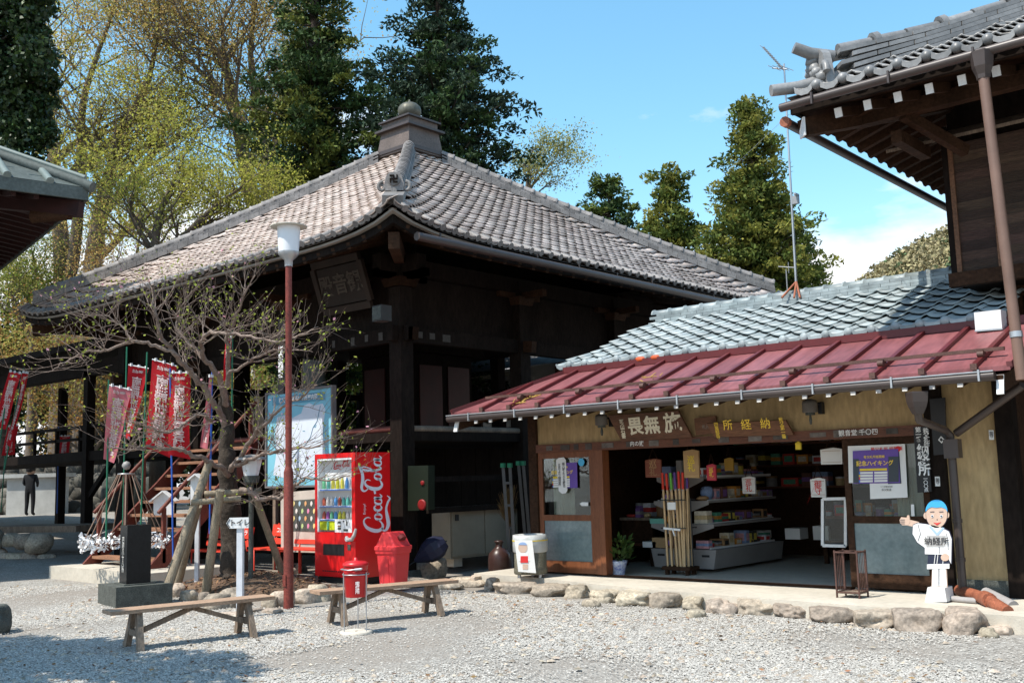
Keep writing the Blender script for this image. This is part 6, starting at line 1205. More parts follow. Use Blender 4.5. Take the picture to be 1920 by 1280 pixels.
# ice cream poster board
IY = 10.62; IB = thing('ice_cream_board', 'pale framed board of colourful shaved ice pictures behind the bench', 'poster board', tuple(ony(565, 1035, IY)))
wpart('panel', B().prism(pp([(527, 1034), (604, 1036), (603, 917), (526, 923)], IY), (0, IY + .03, 0), (1, 0, 0), (0, 0, 1), .03), M('pale_wood_panel', (.50, .44, .38), .7), IB); wpart('poster', B().prism(pp([(545, 995), (604, 997), (603, 934), (543, 938)], IY - .004), (0, IY - .002, 0), (1, 0, 0), (0, 0, 1), .003), m_granite2, IB)
fc = [flat('ice_%d' % i, c) for i, c in enumerate(((.75, .60, .25), (.70, .25, .40), (.45, .60, .25), (.70, .65, .60), (.65, .35, .15), (.40, .55, .65)))]
for r in range(4):
    for k in range(5):
        q = ony(551 + k * 11 + (r % 2) * 5, 945 + r * 14, IY - .006); wpart('ice_picture', B().prism([(.03 * math.cos(t * .9), .045 * math.sin(t * .9) + .01) for t in range(6)] + [(.022, -.03), (0, -.07), (-.015, -.05)][:0], (q.x, IY - .006, q.z), (1, 0, 0), (0, 0, 1), .002), fc[(r * 3 + k * 5) % 6], IB)
# stone bed round the plum tree
BD = part('tree_bed', B().add([(-13.2 + math.cos(a) * r * 1.6, 9.15 + math.sin(a) * r * .95, z + .02 * math.sin(a * 5)) for r, z in ((1.0, -.02), (.85, .10), (.5, .20), (.15, .26)) for a in [k * .2618 for k in range(24)]], [(j * 24 + k, j * 24 + (k + 1) % 24, j * 24 + 24 + (k + 1) % 24, j * 24 + 24 + k) for j in range(3) for k in range(24)] + [tuple(range(72, 96))], True), M('leafy_soil', (.10, .062, .04), .95, .4, 8, .8, 30, col2=(.17, .11, .07), fine=.4), kind='structure'); BD['label'] = 'low mound of dark leaf-strewn soil round the plum tree'
for i, (x, y, wd, h) in enumerate(((318, 1118, .34, .2), (345, 1126, .26, .16), (400, 1140, .42, .2), (430, 1136, .46, .26), (372, 1128, .2, .14), (497, 1140, .22, .16), (520, 1138, .3, .22), (565, 1130, .36, .2), (590, 1126, .4, .24), (500, 1150, .3, .06), (425, 1155, .3, .05), (470, 1148, .2, .05), (415, 1080, .3, .16), (540, 1075, .35, .2))):
    q = onto(x, y); part('stone', B().rock((q.x, q.y + .08, h * .3), (wd, wd * .7, h * 1.3), 200 + i, 2, .35, i * .7), m_stone, BD)
rn = random.Random(9); b = B()
for k in range(700):
    a = rn.uniform(0, 6.28); r = rn.random() ** .6; q = Vector((-13.2 + math.cos(a) * r * 1.55, 9.15 + math.sin(a) * r * .93, .255 - .2 * r ** 1.6 + .03)); d = Vector((rn.uniform(-1, 1), rn.uniform(-1, 1), rn.uniform(-.2, .4))).normalized() * .04; s = d.cross(Vector((0, 0, 1))).normalized() * .018; b.add([q - d, q + s, q + d, q - s], [(0, 1, 2, 3)])
part('leaf_litter', b, M('dry_leaf_litter', (.20, .105, .055), .9, .4, 5, rand=.5), kind='stuff')['label'] = 'dry brown leaves scattered over the tree bed'
# free rocks and kerb slabs near the bin
for i, (x, y, wd, h, lab) in enumerate(((786, 1086, .62, .36, 'rounded pale boulder beside the red plastic bin'), (740, 1100, .9, .14, 'flat stone slab before the red plastic bin'), (860, 1100, .6, .14, 'flat edging stone at the foot of the hall post'), (820, 1106, .5, .10, 'thin flat stone in front of the pale boulder'), (635, 1108, .8, .10, 'flat stone beneath the front of the vending machine'), (490, 1088, .6, .16, 'grey stone slab under the red bench'))):
    q = onto(x, y); single('boulder', B().rock((q.x, q.y + .15, h * .32), (wd, wd * .62, h * 1.25), 300 + i, 3, .25, .5), m_stone, lab, 'stone')
q = onto(-36, 1188); single('boulder', B().rock((q.x, q.y + .1, .12), (.42, .4, .4), 331, 3, .2), m_granite2, 'dark rounded boulder cut by the frame edge near the plank bench', 'stone')
# loose-stone wall and slab
RW = thing('stone_bank', 'low bank of rounded river stones under a flat brown slab', 'stone bank', (-22.5, 9.6, .1))
for i, (x, y, r) in enumerate(((8, 1052, 26), (22, 1012, 20), (32, 1052, 26), (45, 1015, 24), (58, 1050, 26), (72, 1018, 30), (84, 1052, 22), (-15, 1045, 30), (-20, 1010, 30))):
    q = at(x, y, 22.6); wpart('stone', B().rock((q.x, q.y, q.z), (r * .0185, r * .0185, r * .016), 350 + i, 2, .2, i), m_stone, RW)
wpart('slab', B().prism([(0, 0), (2.6, 0), (2.6, 1.2), (0, 1.2)], at(110, 992, 22.4) + Vector((-2.4, -.6, -.08)), (.92, .38, 0), (-.38, .92, 0), .14), m_wood, RW)
# ---- altar and visitor in the far passage
AL = thing('stone_altar', 'pale stone altar block beyond the raised walkway', 'altar', tuple(at(60, 958, 38.5))); a0 = at(20, 962, 38.5); wpart('block', B().box(a0 + Vector((.75, .65, .55)), (1.9, .9, 1.5), Matrix.Rotation(R(41), 3, 'Z')), M('pale_altar', (.42, .42, .40), .8, .15), AL); wpart('cap', B().box(a0 + Vector((.75, .65, 1.36)), (2.3, 1.2, .14), Matrix.Rotation(R(41), 3, 'Z')), bpy.data.materials['pale_altar'], AL)
pb_ = at(55, 967, 37); pb_.z = gh(pb_.x, pb_.y)
PN = thing('person', 'person in black jacket and trousers seen from behind by the stone altar', 'person', pb_, R(41))
vs = [(0, 0, .93), (0, 0, 1.12), (0, .01, 1.32), (0, 0, 1.46), (0, .0, 1.52), (.19, 0, 1.40), (.25, .02, 1.14), (.16, .20, 1.02), (-.19, 0, 1.40), (-.25, .02, 1.14), (-.16, .20, 1.02), (.10, 0, .88), (.11, .02, .50), (.115, -.02, .09), (.125, .13, .04), (-.10, 0, .88), (-.11, .02, .50), (-.115, -.02, .09), (-.125, .13, .04)]
es = [(0, 1), (1, 2), (2, 3), (3, 4), (2, 5), (5, 6), (6, 7), (2, 8), (8, 9), (9, 10), (0, 11), (11, 12), (12, 13), (13, 14), (0, 15), (15, 16), (16, 17), (17, 18)]
rad = [(.16, .12), (.155, .11), (.17, .11), (.07, .07), (.055, .055), (.075, .07), (.058, .055), (.04, .04), (.075, .07), (.058, .055), (.04, .04), (.095, .1), (.075, .078), (.055, .055), (.05, .04), (.095, .1), (.075, .078), (.055, .055), (.05, .04)]
me = bpy.data.meshes.new('body'); me.from_pydata(vs, es, []); bo = bpy.data.objects.new('body', me); COL.objects.link(bo); bo.parent = PN
sk = bo.modifiers.new('skin', 'SKIN'); bo.modifiers.new('sub', 'SUBSURF').render_levels = 2
for i, v in enumerate(me.skin_vertices[0].data): v.radius = rad[i]; v.use_root = i == 0
me.materials.append(flat('black_clothes', (.014, .014, .016), .9))
part('head', B().rock((0, .015, 1.62), (.27, .32, .36), 3, 3, .03), flat('skin_tone', (.45, .28, .2)), PN); part('hair', B().rock((0, -.012, 1.655), (.29, .33, .33), 4, 3, .05), flat('black_hair', (.012, .01, .01), .6), PN)
# ---- votive banners
m_ban = M('red_banner_cloth', (.50, .010, .018), .8, .1, 4, transl=.3); m_banp = M('faded_banner_cloth', (.55, .16, .19), .85, .1, 4, transl=.3); m_gp = flat('green_pole', (.02, .16, .09)); m_bp = flat('blue_pole', (.03, .12, .50)); m_banw = M('banner_print', (.60, .46, .44), .85, .05)
def banner(label, cs, d, mat, pole, pole_m, words='南無観世音菩薩', wscale=1.0, head='奉納'):
    TL_, TR_, BR_, BL_ = [at(x, y, d) for x, y in cs]; pt, pb2 = at(*pole[0], d + .03), at(*pole[1], d + .03); pb2.z = max(pb2.z, gh(pb2.x, pb2.y))
    o = thing('votive_banner', label, 'banner', tuple(pb2), group='votive banners'); wpart('pole', B().tube([pb2, pt], .014, 7), pole_m, o); nrm = Vector((.66, -.751, 0))
    seed = cs[0][0] * .37; wave = lambda u, v: nrm * (.05 * math.sin(v * 5 + seed) * u + .03 * math.sin(u * 4 + v * 3 + seed))
    def S_(u, v, e=0): a = TL_.lerp(TR_, u); b_ = BL_.lerp(BR_, u); return a.lerp(b_, v) + wave(u, v) + nrm * e
    V = [S_(i / 6, j / 16) for j in range(17) for i in range(7)]; cl_ = wpart('cloth', B().add(V, [(j * 7 + i, j * 7 + i + 1, j * 7 + 8 + i, j * 7 + 7 + i) for j in range(16) for i in range(6)], True), mat, o)
    wpart('top_rod', B().tube([S_(0, 0), S_(1, 0)], .010, 5), m_white, o)
    for k in range(3): part('loop', B().box(S_(.15 + .35 * k, -.008, .004), (.03, .03, .05)), m_white, cl_)
    tm = text_mesh('\n'.join(words), .022, 0, .78).copy(); tm.materials.clear(); co = np.zeros(len(tm.vertices) * 3); tm.vertices.foreach_get('co', co); co = co.reshape(-1, 3); yr = co[:, 1].max() - co[:, 1].min()
    ym = co[:, 1].max(); asp = (TR_ - TL_).length / (BL_ - TL_).length; kx = .56
    for i, vv in enumerate(tm.vertices): u = .5 + co[i, 0] * kx * wscale; v = .14 + (ym - co[i, 1]) / yr * .78; vv.co = S_(u, v, .007)
    wpart('lettering', B(), m_banw, o).data = tm; tm.materials.append(m_banw)
    hm = text_mesh(head[::-1], .02).copy(); hm.materials.clear()
    for vv in hm.vertices: vv.co = S_(.5 + vv.co.x * .28, .075 - vv.co.y * .05, .007)
    wpart('lettering', B(), m_banw, o).data = hm; hm.materials.append(m_banw)
    return o
banner('faded pink votive banner on a green pole, lowest of the banner row', [(206, 722), (248, 731), (214, 868), (193, 860)], 16.4, m_banp, ((204, 712), (199, 1010)), m_gp)
banner('red votive banner just behind the faded pink one', [(242, 684), (280, 691), (244, 824), (232, 820)], 17.6, m_ban, ((238, 650), (229, 1040)), m_gp)
banner('tall red votive banner, widest of the row by the stairs', [(284, 673), (330, 686), (318, 858), (274, 838)], 16.9, m_ban, ((276, 660), (262, 1040)), m_gp)
banner('red votive banner on a blue pole in front of the stairs', [(318, 698), (356, 699), (356, 861), (316, 852)], 16.2, m_ban, ((319, 690), (325, 1060)), m_bp)
banner('narrow pale red votive banner on a blue pole by the plum trunk', [(394, 706), (399, 706), (390, 842), (374, 838)], 16.6, m_banp, ((398, 690), (393, 1000)), m_bp, '観世音菩薩')
banner('narrow red banner high behind the plum tree trunk', [(423, 632), (435, 632), (431, 700), (419, 716)], 17.5, m_ban, ((436, 620), (434, 900)), m_gp, '観世音')
banner('red votive banner leaning at the frame edge before the walkway', [(18, 696), (40, 700), (10, 805), (-12, 800)], 21.0, m_ban, ((20, 690), (-8, 880)), m_gp)
banner('narrow red votive banner leaning beside the one at the frame edge', [(42, 698), (54, 700), (22, 838), (12, 832)], 21.6, m_ban, ((44, 690), (8, 880)), m_gp, '観世音菩薩')
banner('small red banner hung on the walkway railing', [(112, 817), (131, 817), (130, 856), (111, 856)], 29.0, m_ban, ((110, 800), (107, 962)), m_bp, '南無観')
banner('tiny red banner below the walkway floor', [(108, 877), (121, 874), (123, 898), (108, 900)], 34.0, m_ban, ((108, 870), (107, 965)), m_bp, '地蔵')
banner('short red banner tucked behind the leaning banners', [(14, 799), (34, 797), (26, 852), (4, 854)], 26.0, m_ban, ((14, 790), (2, 960)), m_gp, '南無観')
# bank of stones beyond the walkway
m_dstone = M('mossy_dark_stone', (.06, .055, .045), .95, .4, 3, .5, 12, rand=.4, col2=(.13, .12, .10), fine=.3)
MS = thing('far_stone_bank', 'dark piled stone bank beyond the raised walkway', 'stone bank', (-34, 17, .6)); rn = random.Random(12)
for k in range(84): q = at(-30 + (k % 21) * 17 + (k // 21 % 2) * 8, 955 - (k // 21) * 24 + rn.uniform(-6, 6), 39.6 + (k // 21) * .7); wpart('stone', B().rock(q, (.72, .7, .6 + rn.random() * .3), 400 + k, 1, .3, k), m_dstone, MS)
for k in range(3): q = at(210 + k * 38, 925, 33); wpart('stone', B().rock(q, (.6, .5, 1.2), 450 + k, 2, .3, k), m_granite2, MS)
# ---- house behind seen between the posts
BH = thing('rear_house', 'white plastered rear house glimpsed between the hall and the shop', 'house', (-14, 23, 0)); HYr = 22.0
hx0, hx1 = ony(862, 720, HYr).x, ony(1075, 720, HYr).x
wpart('wall', B().bb((hx0, HYr, 0), (hx1 + 2, HYr + 4, 4.6)), m_plaster, BH); wpart('wall_boards', B().bb((hx0, HYr - .03, 2.2), (ony(985, 720, HYr).x, HYr - .002, 3.85)), m_wood, BH)
for x in (880, 915, 950): q = ony(x, 728, HYr); o = wpart('window', B().bb((q.x - .22, HYr - .06, 2.9), (q.x + .22, HYr - .03, 3.7)), m_dark2, BH); part('pane', B().bb((q.x - .17, HYr - .065, 2.95), (q.x + .17, HYr - .061, 3.65)), m_frost, o)
q = ony(1047, 690, HYr); wpart('post', B().bb((q.x - .06, HYr - .08, 0), (q.x + .06, HYr - .002, 4.6)), m_door, BH); wpart('roof', B().add([(hx0 - .6, HYr - .8, 4.5), (hx1 + 2.5, HYr - .8, 4.5), (hx1 + 2.5, HYr + 2, 5.9), (hx0 - .6, HYr + 2, 5.9), (hx1 + 2.5, HYr + 4.8, 4.5), (hx0 - .6, HYr + 4.8, 4.5)], [(0, 1, 2, 3), (3, 2, 4, 5)]), m_tileg, BH)
for k, (x0_, y0_, x1_, y1_) in enumerate(((874, 714, 972, 700), (874, 710, 968, 697))): single('bamboo_pole', B().tube([ony(x0_, y0_, HYr - .7 - .1 * k), ony(x1_, y1_, HYr - .7 - .1 * k)], .02, 6), M('bamboo', (.45, .42, .30), .6) if k == 0 else bpy.data.materials['bamboo'], ('lower bamboo drying pole before the rear house', 'upper bamboo drying pole before the rear house')[k], 'pole')
# small white speaker box high on the hall post
q = at(716, 588, 15.9); o = thing('speaker_box', 'grey speaker box fixed to the hall corner post', 'speaker', tuple(q)); wpart('case', B().box(q, (.22, .2, .24)), M('speaker_grey', (.045, .045, .043), .7), o); wpart('grille', B().box(q + Vector((0, -.105, 0)), (.19, .01, .2)), m_granite2, o)
q = at(528, 668, 17.2); o = thing('hanging_name_board', 'tall black board with white characters on the hall post behind the lamp', 'sign', tuple(q)); wpart('board', B().box(q, (.15, .03, 1.25)), m_black, o); text('孝養福聚', .15, m_inkw, o, q + Vector((0, -.02, -.1)), (1, 0, 0), (0, 0, 1), .015, True, .85)
# ================================================================ trees
def leaves_mesh(P, size, seed, elong=1.7, updir=0.0, D=None):
    r = np.random.default_rng(seed); P = np.asarray(P, float); n = len(P); d = r.normal(size=(n, 3)); 
    if D is not None: d = d * .6 + np.asarray(D)
    d[:, 2] += updir; d /= np.linalg.norm(d, axis=1, keepdims=True) + 1e-9
    s = np.cross(d, r.normal(size=(n, 3))); s /= np.linalg.norm(s, axis=1, keepdims=True) + 1e-9; L_ = size * r.uniform(.6, 1.35, (n, 1))
    V = np.stack([P - d * L_ * elong / 2, P + s * L_ / 2, P + d * L_ * elong / 2, P - s * L_ / 2], 1)
    return npmesh('leaves', V.reshape(-1, 3), np.arange(n * 4).reshape(-1, 4))
def grow(rn, b, tips, p, d, l, r, lv, bend=.35, up=.15, n=3, sides=5, ratio=.62):
    pts = [p]; rs = [r]; dd = d.normalized(); k = 4 if lv > 0 else 3
    for i in range(k):
        dd = (dd + Vector((rn.uniform(-1, 1), rn.uniform(-1, 1), rn.uniform(-1, 1))) * bend * .5 + Vector((0, 0, up * .3))).normalized(); pts.append(pts[-1] + dd * l / k); rs.append(r * (1 - .65 * (i + 1) / k))
    b.tube(pts, rs, sides if lv > 0 else 3, False)
    if lv == 0:
        tips.append((pts[1], pts[-1])); return
    for i in range(n):
        t = rn.uniform(.35, 1.0); j = min(k - 1, int(t * k)); q = pts[j].lerp(pts[j + 1], t * k - j); ax = (pts[j + 1] - pts[j]).normalized(); side = ax.cross(Vector((rn.uniform(-1, 1), rn.uniform(-1, 1), rn.uniform(-1, 1)))).normalized()
        grow(rn, b, tips, q, ax * rn.uniform(.5, .9) + side * rn.uniform(.5, .9) + Vector((0, 0, up)), l * ratio * rn.uniform(.75, 1.2), r * .5, lv - 1, bend, up, n, sides, ratio)
    tips.append((pts[-2], pts[-1]))
def smooth_path(pts, n=5):
    P = [np.array(p, float) for p in pts]; out = []
    for i in range(len(P) - 1):
        p0, p1, p2, p3 = P[max(0, i - 1)], P[i], P[i + 1], P[min(len(P) - 1, i + 2)]
        for k in range(n): t = k / n; out.append(.5 * (2 * p1 + (p2 - p0) * t + (2 * p0 - 5 * p1 + 4 * p2 - p3) * t * t + (3 * p1 - p0 - 3 * p2 + p3) * t ** 3))
    out.append(P[-1]); return out
def stem_tree_(name, label, stems, mats, seed, per=10, l0=2.2, lv=2, leaf=.10, per_tip=10, spread=.28, start=.3, up=.25, group=None, barkm=None, n=3, cat='tree', jit=.3):
    """stems: lists of (x, y, depth, radius) sight points; the first starts on the ground"""
    rn = random.Random(seed); r = np.random.default_rng(seed); base = at(*stems[0][0][:3]); o = thing(name, label, cat, (base.x, base.y, gh(base.x, base.y)), group=group); bt = B(); bl = B(); tips = []
    for si, st in enumerate(stems):
        P = smooth_path([tuple(at(x, y, d)) + (rr,) for x, y, d, rr in st], 5); pts = [Vector(q[:3]) for q in P]; rs = [max(.012, q[3]) for q in P]
        if si == 0: pts = [Vector((pts[0].x, pts[0].y, gh(pts[0].x, pts[0].y) - .1))] + pts; rs = [rs[0] * 1.25] + rs
        bt.tube(pts, rs, 9)
        for k in range(per):
            t = rn.uniform(start if si == 0 else .15, 1); j = min(len(pts) - 2, int(t * (len(pts) - 1))); q = pts[j].lerp(pts[j + 1], rn.random()); ax = (pts[j + 1] - pts[j]).normalized(); a = rn.uniform(0, 6.28)
            side = (Vector((math.cos(a), math.sin(a), 0)) + ax * .7 + Vector((0, 0, up))).normalized(); grow(rn, bl, tips, q, side, l0 * rn.uniform(.6, 1.2) * (1.15 - .4 * t), max(.012, rs[j] * .45), lv, .35, up * .5, n)
        tips.append((pts[-2], pts[-1]))
    wpart('trunk', bt, barkm or m_bark, o); wpart('limbs', bl, barkm or m_bark, o)
    T0 = np.array([tuple(a) for a, _ in tips]); T1 = np.array([tuple(b_) for _, b_ in tips])
    idx = np.repeat(np.arange(len(T0)), per_tip); t = r.uniform(.0, 1.15, (len(idx), 1)); P = T0[idx] * (1 - t) + T1[idx] * t + r.normal(size=(len(idx), 3)) * np.array([spread, spread, spread * .6])
    mats = mats if isinstance(mats, list) else [mats]; sel = r.integers(0, len(mats), len(T0))[idx]
    for i, m in enumerate(mats):
        if (sel == i).any(): wpart('crown', B(), None, o).data = (lm := leaves_mesh(P[sel == i], leaf, seed + i)); lm.materials.append(m)
    return o, tips
def stem_tree(name, label, stems, mats, seed, per=10, l0=2.2, lv=2, leaf=.1, per_tip=10, spread=.28, *a, **k):
    return stem_tree_(name, label, stems, mats, seed, per, l0, lv, leaf * .80, int(per_tip * 2.1), spread * 1.25, *a, **k)
m_bark = M('grey_brown_bark', (.14, .11, .085), .95, .35, 6, .6, 20, stretch=(2, 2, .5), fine=.3); m_barkd = M('dark_bark', (.055, .042, .033), .95, .35, 6, .5, 20)
def LM(name, c, c2, rand=.35, tr=.35): return M(name, c, .7, .2, .6, rand=rand, col2=c2, transl=tr, spec=.2)
m_tan = LM('tan_bud_leaves', (.42, .28, .11), (.50, .38, .13), .3, .5); m_yg = LM('yellow_green_leaves', (.38, .40, .06), (.48, .45, .09), .3, .5); m_olive = LM('olive_leaves', (.36, .33, .085), (.42, .39, .11), .3, .5); m_orange = LM('orange_brown_leaves', (.30, .14, .045), (.33, .22, .06)); m_fresh = LM('fresh_green_leaves', (.14, .22, .03), (.22, .30, .05))
# cedars
m_ced = LM('cedar_needles', (.022, .050, .016), (.052, .085, .022), .5, .15); m_ced2 = LM('cedar_needles_sunlit', (.09, .125, .024), (.16, .165, .035), .45, .25)  # lighter needles put sun highlights into the colour of random clumps
def conifer(name, label, x, d, top_y, prof, seed, n_br=230, clump=.55, per=70, leaf=.085, z_from=.12, group=None, mats=None, base_r=.32, trunk_lean=0, lightf=.3, hlimit=None, barkm=None, flat_=.62, droop=0.0):
    """x, d: sight column and distance of the trunk, top_y: row of the tip (may lie above the picture), prof: crown radius as a function of height fraction"""
    rn = random.Random(seed); r = np.random.default_rng(seed); g = at(x, 900, d); g.z = gh(g.x, g.y) if d < 60 else 0; H = at(x, top_y, d).z - g.z; o = thing(name, label, 'tree', tuple(g), group=group)
    part('trunk', B().tube([(0, 0, H * t) for t in (0, .3, .6, .85, 1)], [base_r, base_r * .8, base_r * .5, base_r * .22, .03], 9), barkm or m_barkd, o); bl = B(); C = []; D = []; W = []
    for k in range(n_br):
        t = z_from + (1 - z_from) * ((k + rn.random()) / n_br); z = H * t; a = k * 2.39996 + rn.uniform(-.4, .4); R_ = prof(t) * rn.uniform(.62, 1.12); dr = -.12 + .35 * (t - .4) ; dirv = Vector((math.cos(a), math.sin(a), 0)); e = dirv * R_ + Vector((0, 0, R_ * dr)); p0 = Vector((0, 0, z)); mid = p0 + e * .5 + Vector((0, 0, -.05 * R_)); p1 = p0 + e + Vector((0, 0, .12 * R_))
        bl.tube([p0, mid, p1], [.045, .03, .01], 4, False); nc = max(1, int(R_ / clump * 1.25))
        for j in range(nc):
            f = (j + 1) / nc; q = p0.lerp(p1, f) + Vector((rn.uniform(-1, 1), rn.uniform(-1, 1), rn.uniform(-.7, .5))) * clump * .55 * (.5 + f); C.append(tuple(q)); D.append(tuple(dirv * .8 + Vector((0, 0, .35)))); W.append(rn.uniform(.55, 1.15))
    part('branches', bl, barkm or m_barkd, o)
    C = np.array(C); D = np.array(D); W = np.array(W); idx = np.repeat(np.arange(len(C)), per); off = r.normal(size=(len(idx), 3)); off /= np.linalg.norm(off, axis=1, keepdims=True); off *= (r.random((len(idx), 1)) ** .45) * clump * W[idx][:, None] * np.array([1, 1, flat_]); P = C[idx] + off; P[:, 2] -= droop * (np.hypot(off[:, 0], off[:, 1]) ** 2) / clump
    light = (r.random(len(C)) < lightf)[idx]
    for sel, m in ((~light, mats[0] if mats else m_ced), (light, mats[1] if mats else m_ced2)):
        if sel.any(): lm = leaves_mesh(P[sel], leaf, seed, 2.4, .0, D[idx][sel] * .5 + off[sel] * .8); lm.materials.append(m); link('crown', lm, None, o)
    return o
conifer('cedar_tree', 'great dark cedar rising left of the roof jewel', 592, 31, -330, lambda t: 2.25 * min(1, (1 - t) * 2.6) ** .8 * (.8 + .25 * math.sin(t * 23)), 21, 250, .52, 100, .075, .2, 'big cedars behind the hall', None, .42, flat_=.42, droop=.45)
conifer('cedar_tree', 'great dark cedar rising right of the roof jewel', 838, 30, -190, lambda t: 2.95 * min(1, (1 - t) * 2.4) ** .75 * (.82 + .2 * math.sin(t * 19 + 1)), 22, 250, .54, 100, .075, .2, 'big cedars behind the hall', (M('cedar_blue_dark', (.014, .034, .018), .8, .2, rand=.5, col2=(.03, .055, .024), transl=.1), m_ced), .40, lightf=.35, flat_=.42, droop=.45)
cp = lambda w, k=1.0: (lambda t: w * (min(1, (1 - t) * 1.35) ** 1.0) * (.82 + .26 * math.sin(t * 31 * k) ** 2))
m_rc = LM('cypress_green', (.065, .10, .02), (.14, .165, .035), .5, .25); m_rc2 = LM('cypress_gold_tips', (.17, .185, .035), (.25, .24, .05), .4, .3)
conifer('tall_conifer', 'tallest bushy conifer behind the shop roof, with golden tips', 1447, 44, 155, cp(4.3), 31, 280, .58, 75, .10, .3, 'conifers behind the shop', (m_rc, m_rc2), .3, lightf=.42)
conifer('round_conifer', 'rounded conifer nearest the pyramid roof slope', 1162, 52, 312, lambda t: 1.9 * min(1, (1 - t) * 3.4) ** .6, 32, 150, .6, 70, .11, .35, 'conifers behind the shop', (m_ced, m_rc), .25, lightf=.4)
conifer('round_conifer', 'middle round-topped conifer of the three behind the shop', 1282, 48, 303, lambda t: 2.15 * min(1, (1 - t) * 2.6) ** .65 * (.85 + .2 * math.sin(t * 26)), 33, 170, .6, 70, .11, .35, 'conifers behind the shop', (m_rc, m_rc2), .25, lightf=.33)
conifer('low_conifer', 'low conifer at the foot of the tall golden one', 1375, 43, 400, lambda t: 1.5 * min(1, (1 - t) * 2.2) ** .7, 34, 90, .55, 70, .10, .3, 'conifers behind the shop', (m_rc, m_rc2), .2)
conifer('low_conifer', 'low conifer between the tall one and the far hill', 1540, 46, 430, lambda t: 1.25 * min(1, (1 - t) * 2.2) ** .7, 35, 80, .55, 70, .10, .3, 'conifers behind the shop', (m_rc, m_rc2), .2)
# deciduous trees in bud
stem_tree('zelkova_tree', 'slender budding tree with forked grey trunk beside the copper roof', [[(118, 640, 46, 0.434), (118, 520, 46, 0.383), (112, 420, 46, 0.332), (100, 300, 46, 0.256), (88, 180, 46, 0.166), (60, 60, 46, 0.0894), (40, -60, 46, 0.0383)], [(122, 560, 46, 0.281), (140, 470, 45.36, 0.256), (150, 330, 44.72, 0.217), (155, 200, 44.72, 0.153), (180, 110, 44.72, 0.102), (215, 10, 44.72, 0.0639), (225, -80, 44.72, 0.0256)], [(150, 330, 44.72, 0.153), (185, 280, 44.08, 0.115), (230, 240, 43.44, 0.0767), (262, 200, 43.44, 0.0383)]], [m_yg, m_tan, m_olive], 51, 18, 3.8, 2, .082, 18, .34, .35)
stem_tree('zelkova_tree', 'leaning budding tree with a broken bare limb stub', [[(165, 600, 45, 0.45), (172, 520, 45, 0.409), (185, 420, 45, 0.341), (205, 330, 45, 0.273), (240, 230, 45, 0.191), (278, 150, 45, 0.123), (295, 60, 45, 0.0682), (300, -40, 45, 0.0273)], [(185, 410, 45, 0.205), (220, 370, 44.73, 0.191), (262, 320, 44.45, 0.164), (308, 258, 44.18, 0.0818)], [(190, 480, 45, 0.164), (230, 440, 44.32, 0.123), (262, 400, 43.64, 0.0682)]], [m_yg, m_olive, m_yg], 52, 15, 3.4, 2, .082, 15, .32, .4)
stem_tree('tall_elm', 'tall budding tree with tan haze of buds left of the big cedar', [[(500, 560, 45, 0.437), (490, 440, 45, 0.386), (470, 360, 45, 0.334), (445, 230, 45, 0.257), (420, 120, 45, 0.167), (360, 40, 45, 0.09), (300, -60, 45, 0.0386)], [(490, 420, 45, 0.257), (500, 330, 45.39, 0.219), (480, 200, 45.39, 0.167), (470, 90, 45.39, 0.116), (485, -30, 45.39, 0.0643)], [(445, 220, 45, 0.154), (400, 160, 44.49, 0.116), (350, 110, 44.23, 0.0771), (290, 50, 43.97, 0.0386)], [(500, 470, 45, 0.257), (520, 380, 45.51, 0.193), (515, 280, 45.64, 0.129), (540, 150, 45.77, 0.0771)]], [m_tan, m_tan, m_olive], 53, 24, 4.1, 2, .084, 22, .36, .35)
stem_tree('maple_tree', 'bright yellow-green leafing tree behind the pyramid roof slope', [[(300, 640, 29, .2), (295, 560, 29, .17), (290, 470, 29, .13), (300, 400, 29, .09), (330, 330, 29, .05), (350, 280, 29, .02)], [(295, 520, 29, .12), (350, 440, 28.7, .09), (400, 390, 28.5, .06), (455, 350, 28.4, .03)], [(292, 480, 29, .1), (255, 420, 29.2, .06), (235, 350, 29.4, .03)], [(330, 450, 28.8, .08), (380, 420, 29.3, .05), (470, 400, 29.5, .03), (505, 380, 29.5, .02)]], [m_yg, m_olive, m_yg], 54, 13, 1.5, 2, .058, 12, .27, .3)
stem_tree('budding_tree', 'thin pale tree peeping out beyond the right-hand cedar', [[(985, 560, 40, .15), (985, 420, 40, .11), (990, 330, 40, .06), (1000, 275, 40, .02)], [(988, 360, 40, .06), (1020, 320, 40, .03), (1040, 300, 40, .015)]], [m_olive, LM('grey_green_leaves', (.11, .14, .075), (.16, .19, .10))], 55, 9, 1.4, 2, .065, 12, .25, .4)
stem_tree('budding_tree', 'reddish budding tree low behind the roof edge at the yard side', [[(240, 700, 40, .16), (238, 620, 40, .13), (250, 520, 40, .08), (262, 440, 40, .04)], [(240, 600, 40, .08), (200, 540, 40, .05), (170, 480, 40, .02)]], [m_tan, m_orange], 56, 9, 2.1, 2, .065, 12, .3, .3)
stem_tree('budding_tree', 'shadowy budding tree below the copper roof corner', [[(60, 760, 46, .2), (62, 640, 46, .16), (70, 540, 46, .1), (60, 470, 46, .05)], [(62, 620, 46, .1), (100, 560, 46, .06), (118, 500, 46, .02)], [(62, 640, 46, .1), (30, 580, 46, .06), (10, 520, 46, .03)]], [m_olive, m_fresh, m_ced2], 57, 11, 2.0, 2, .07, 18, .34, .3)
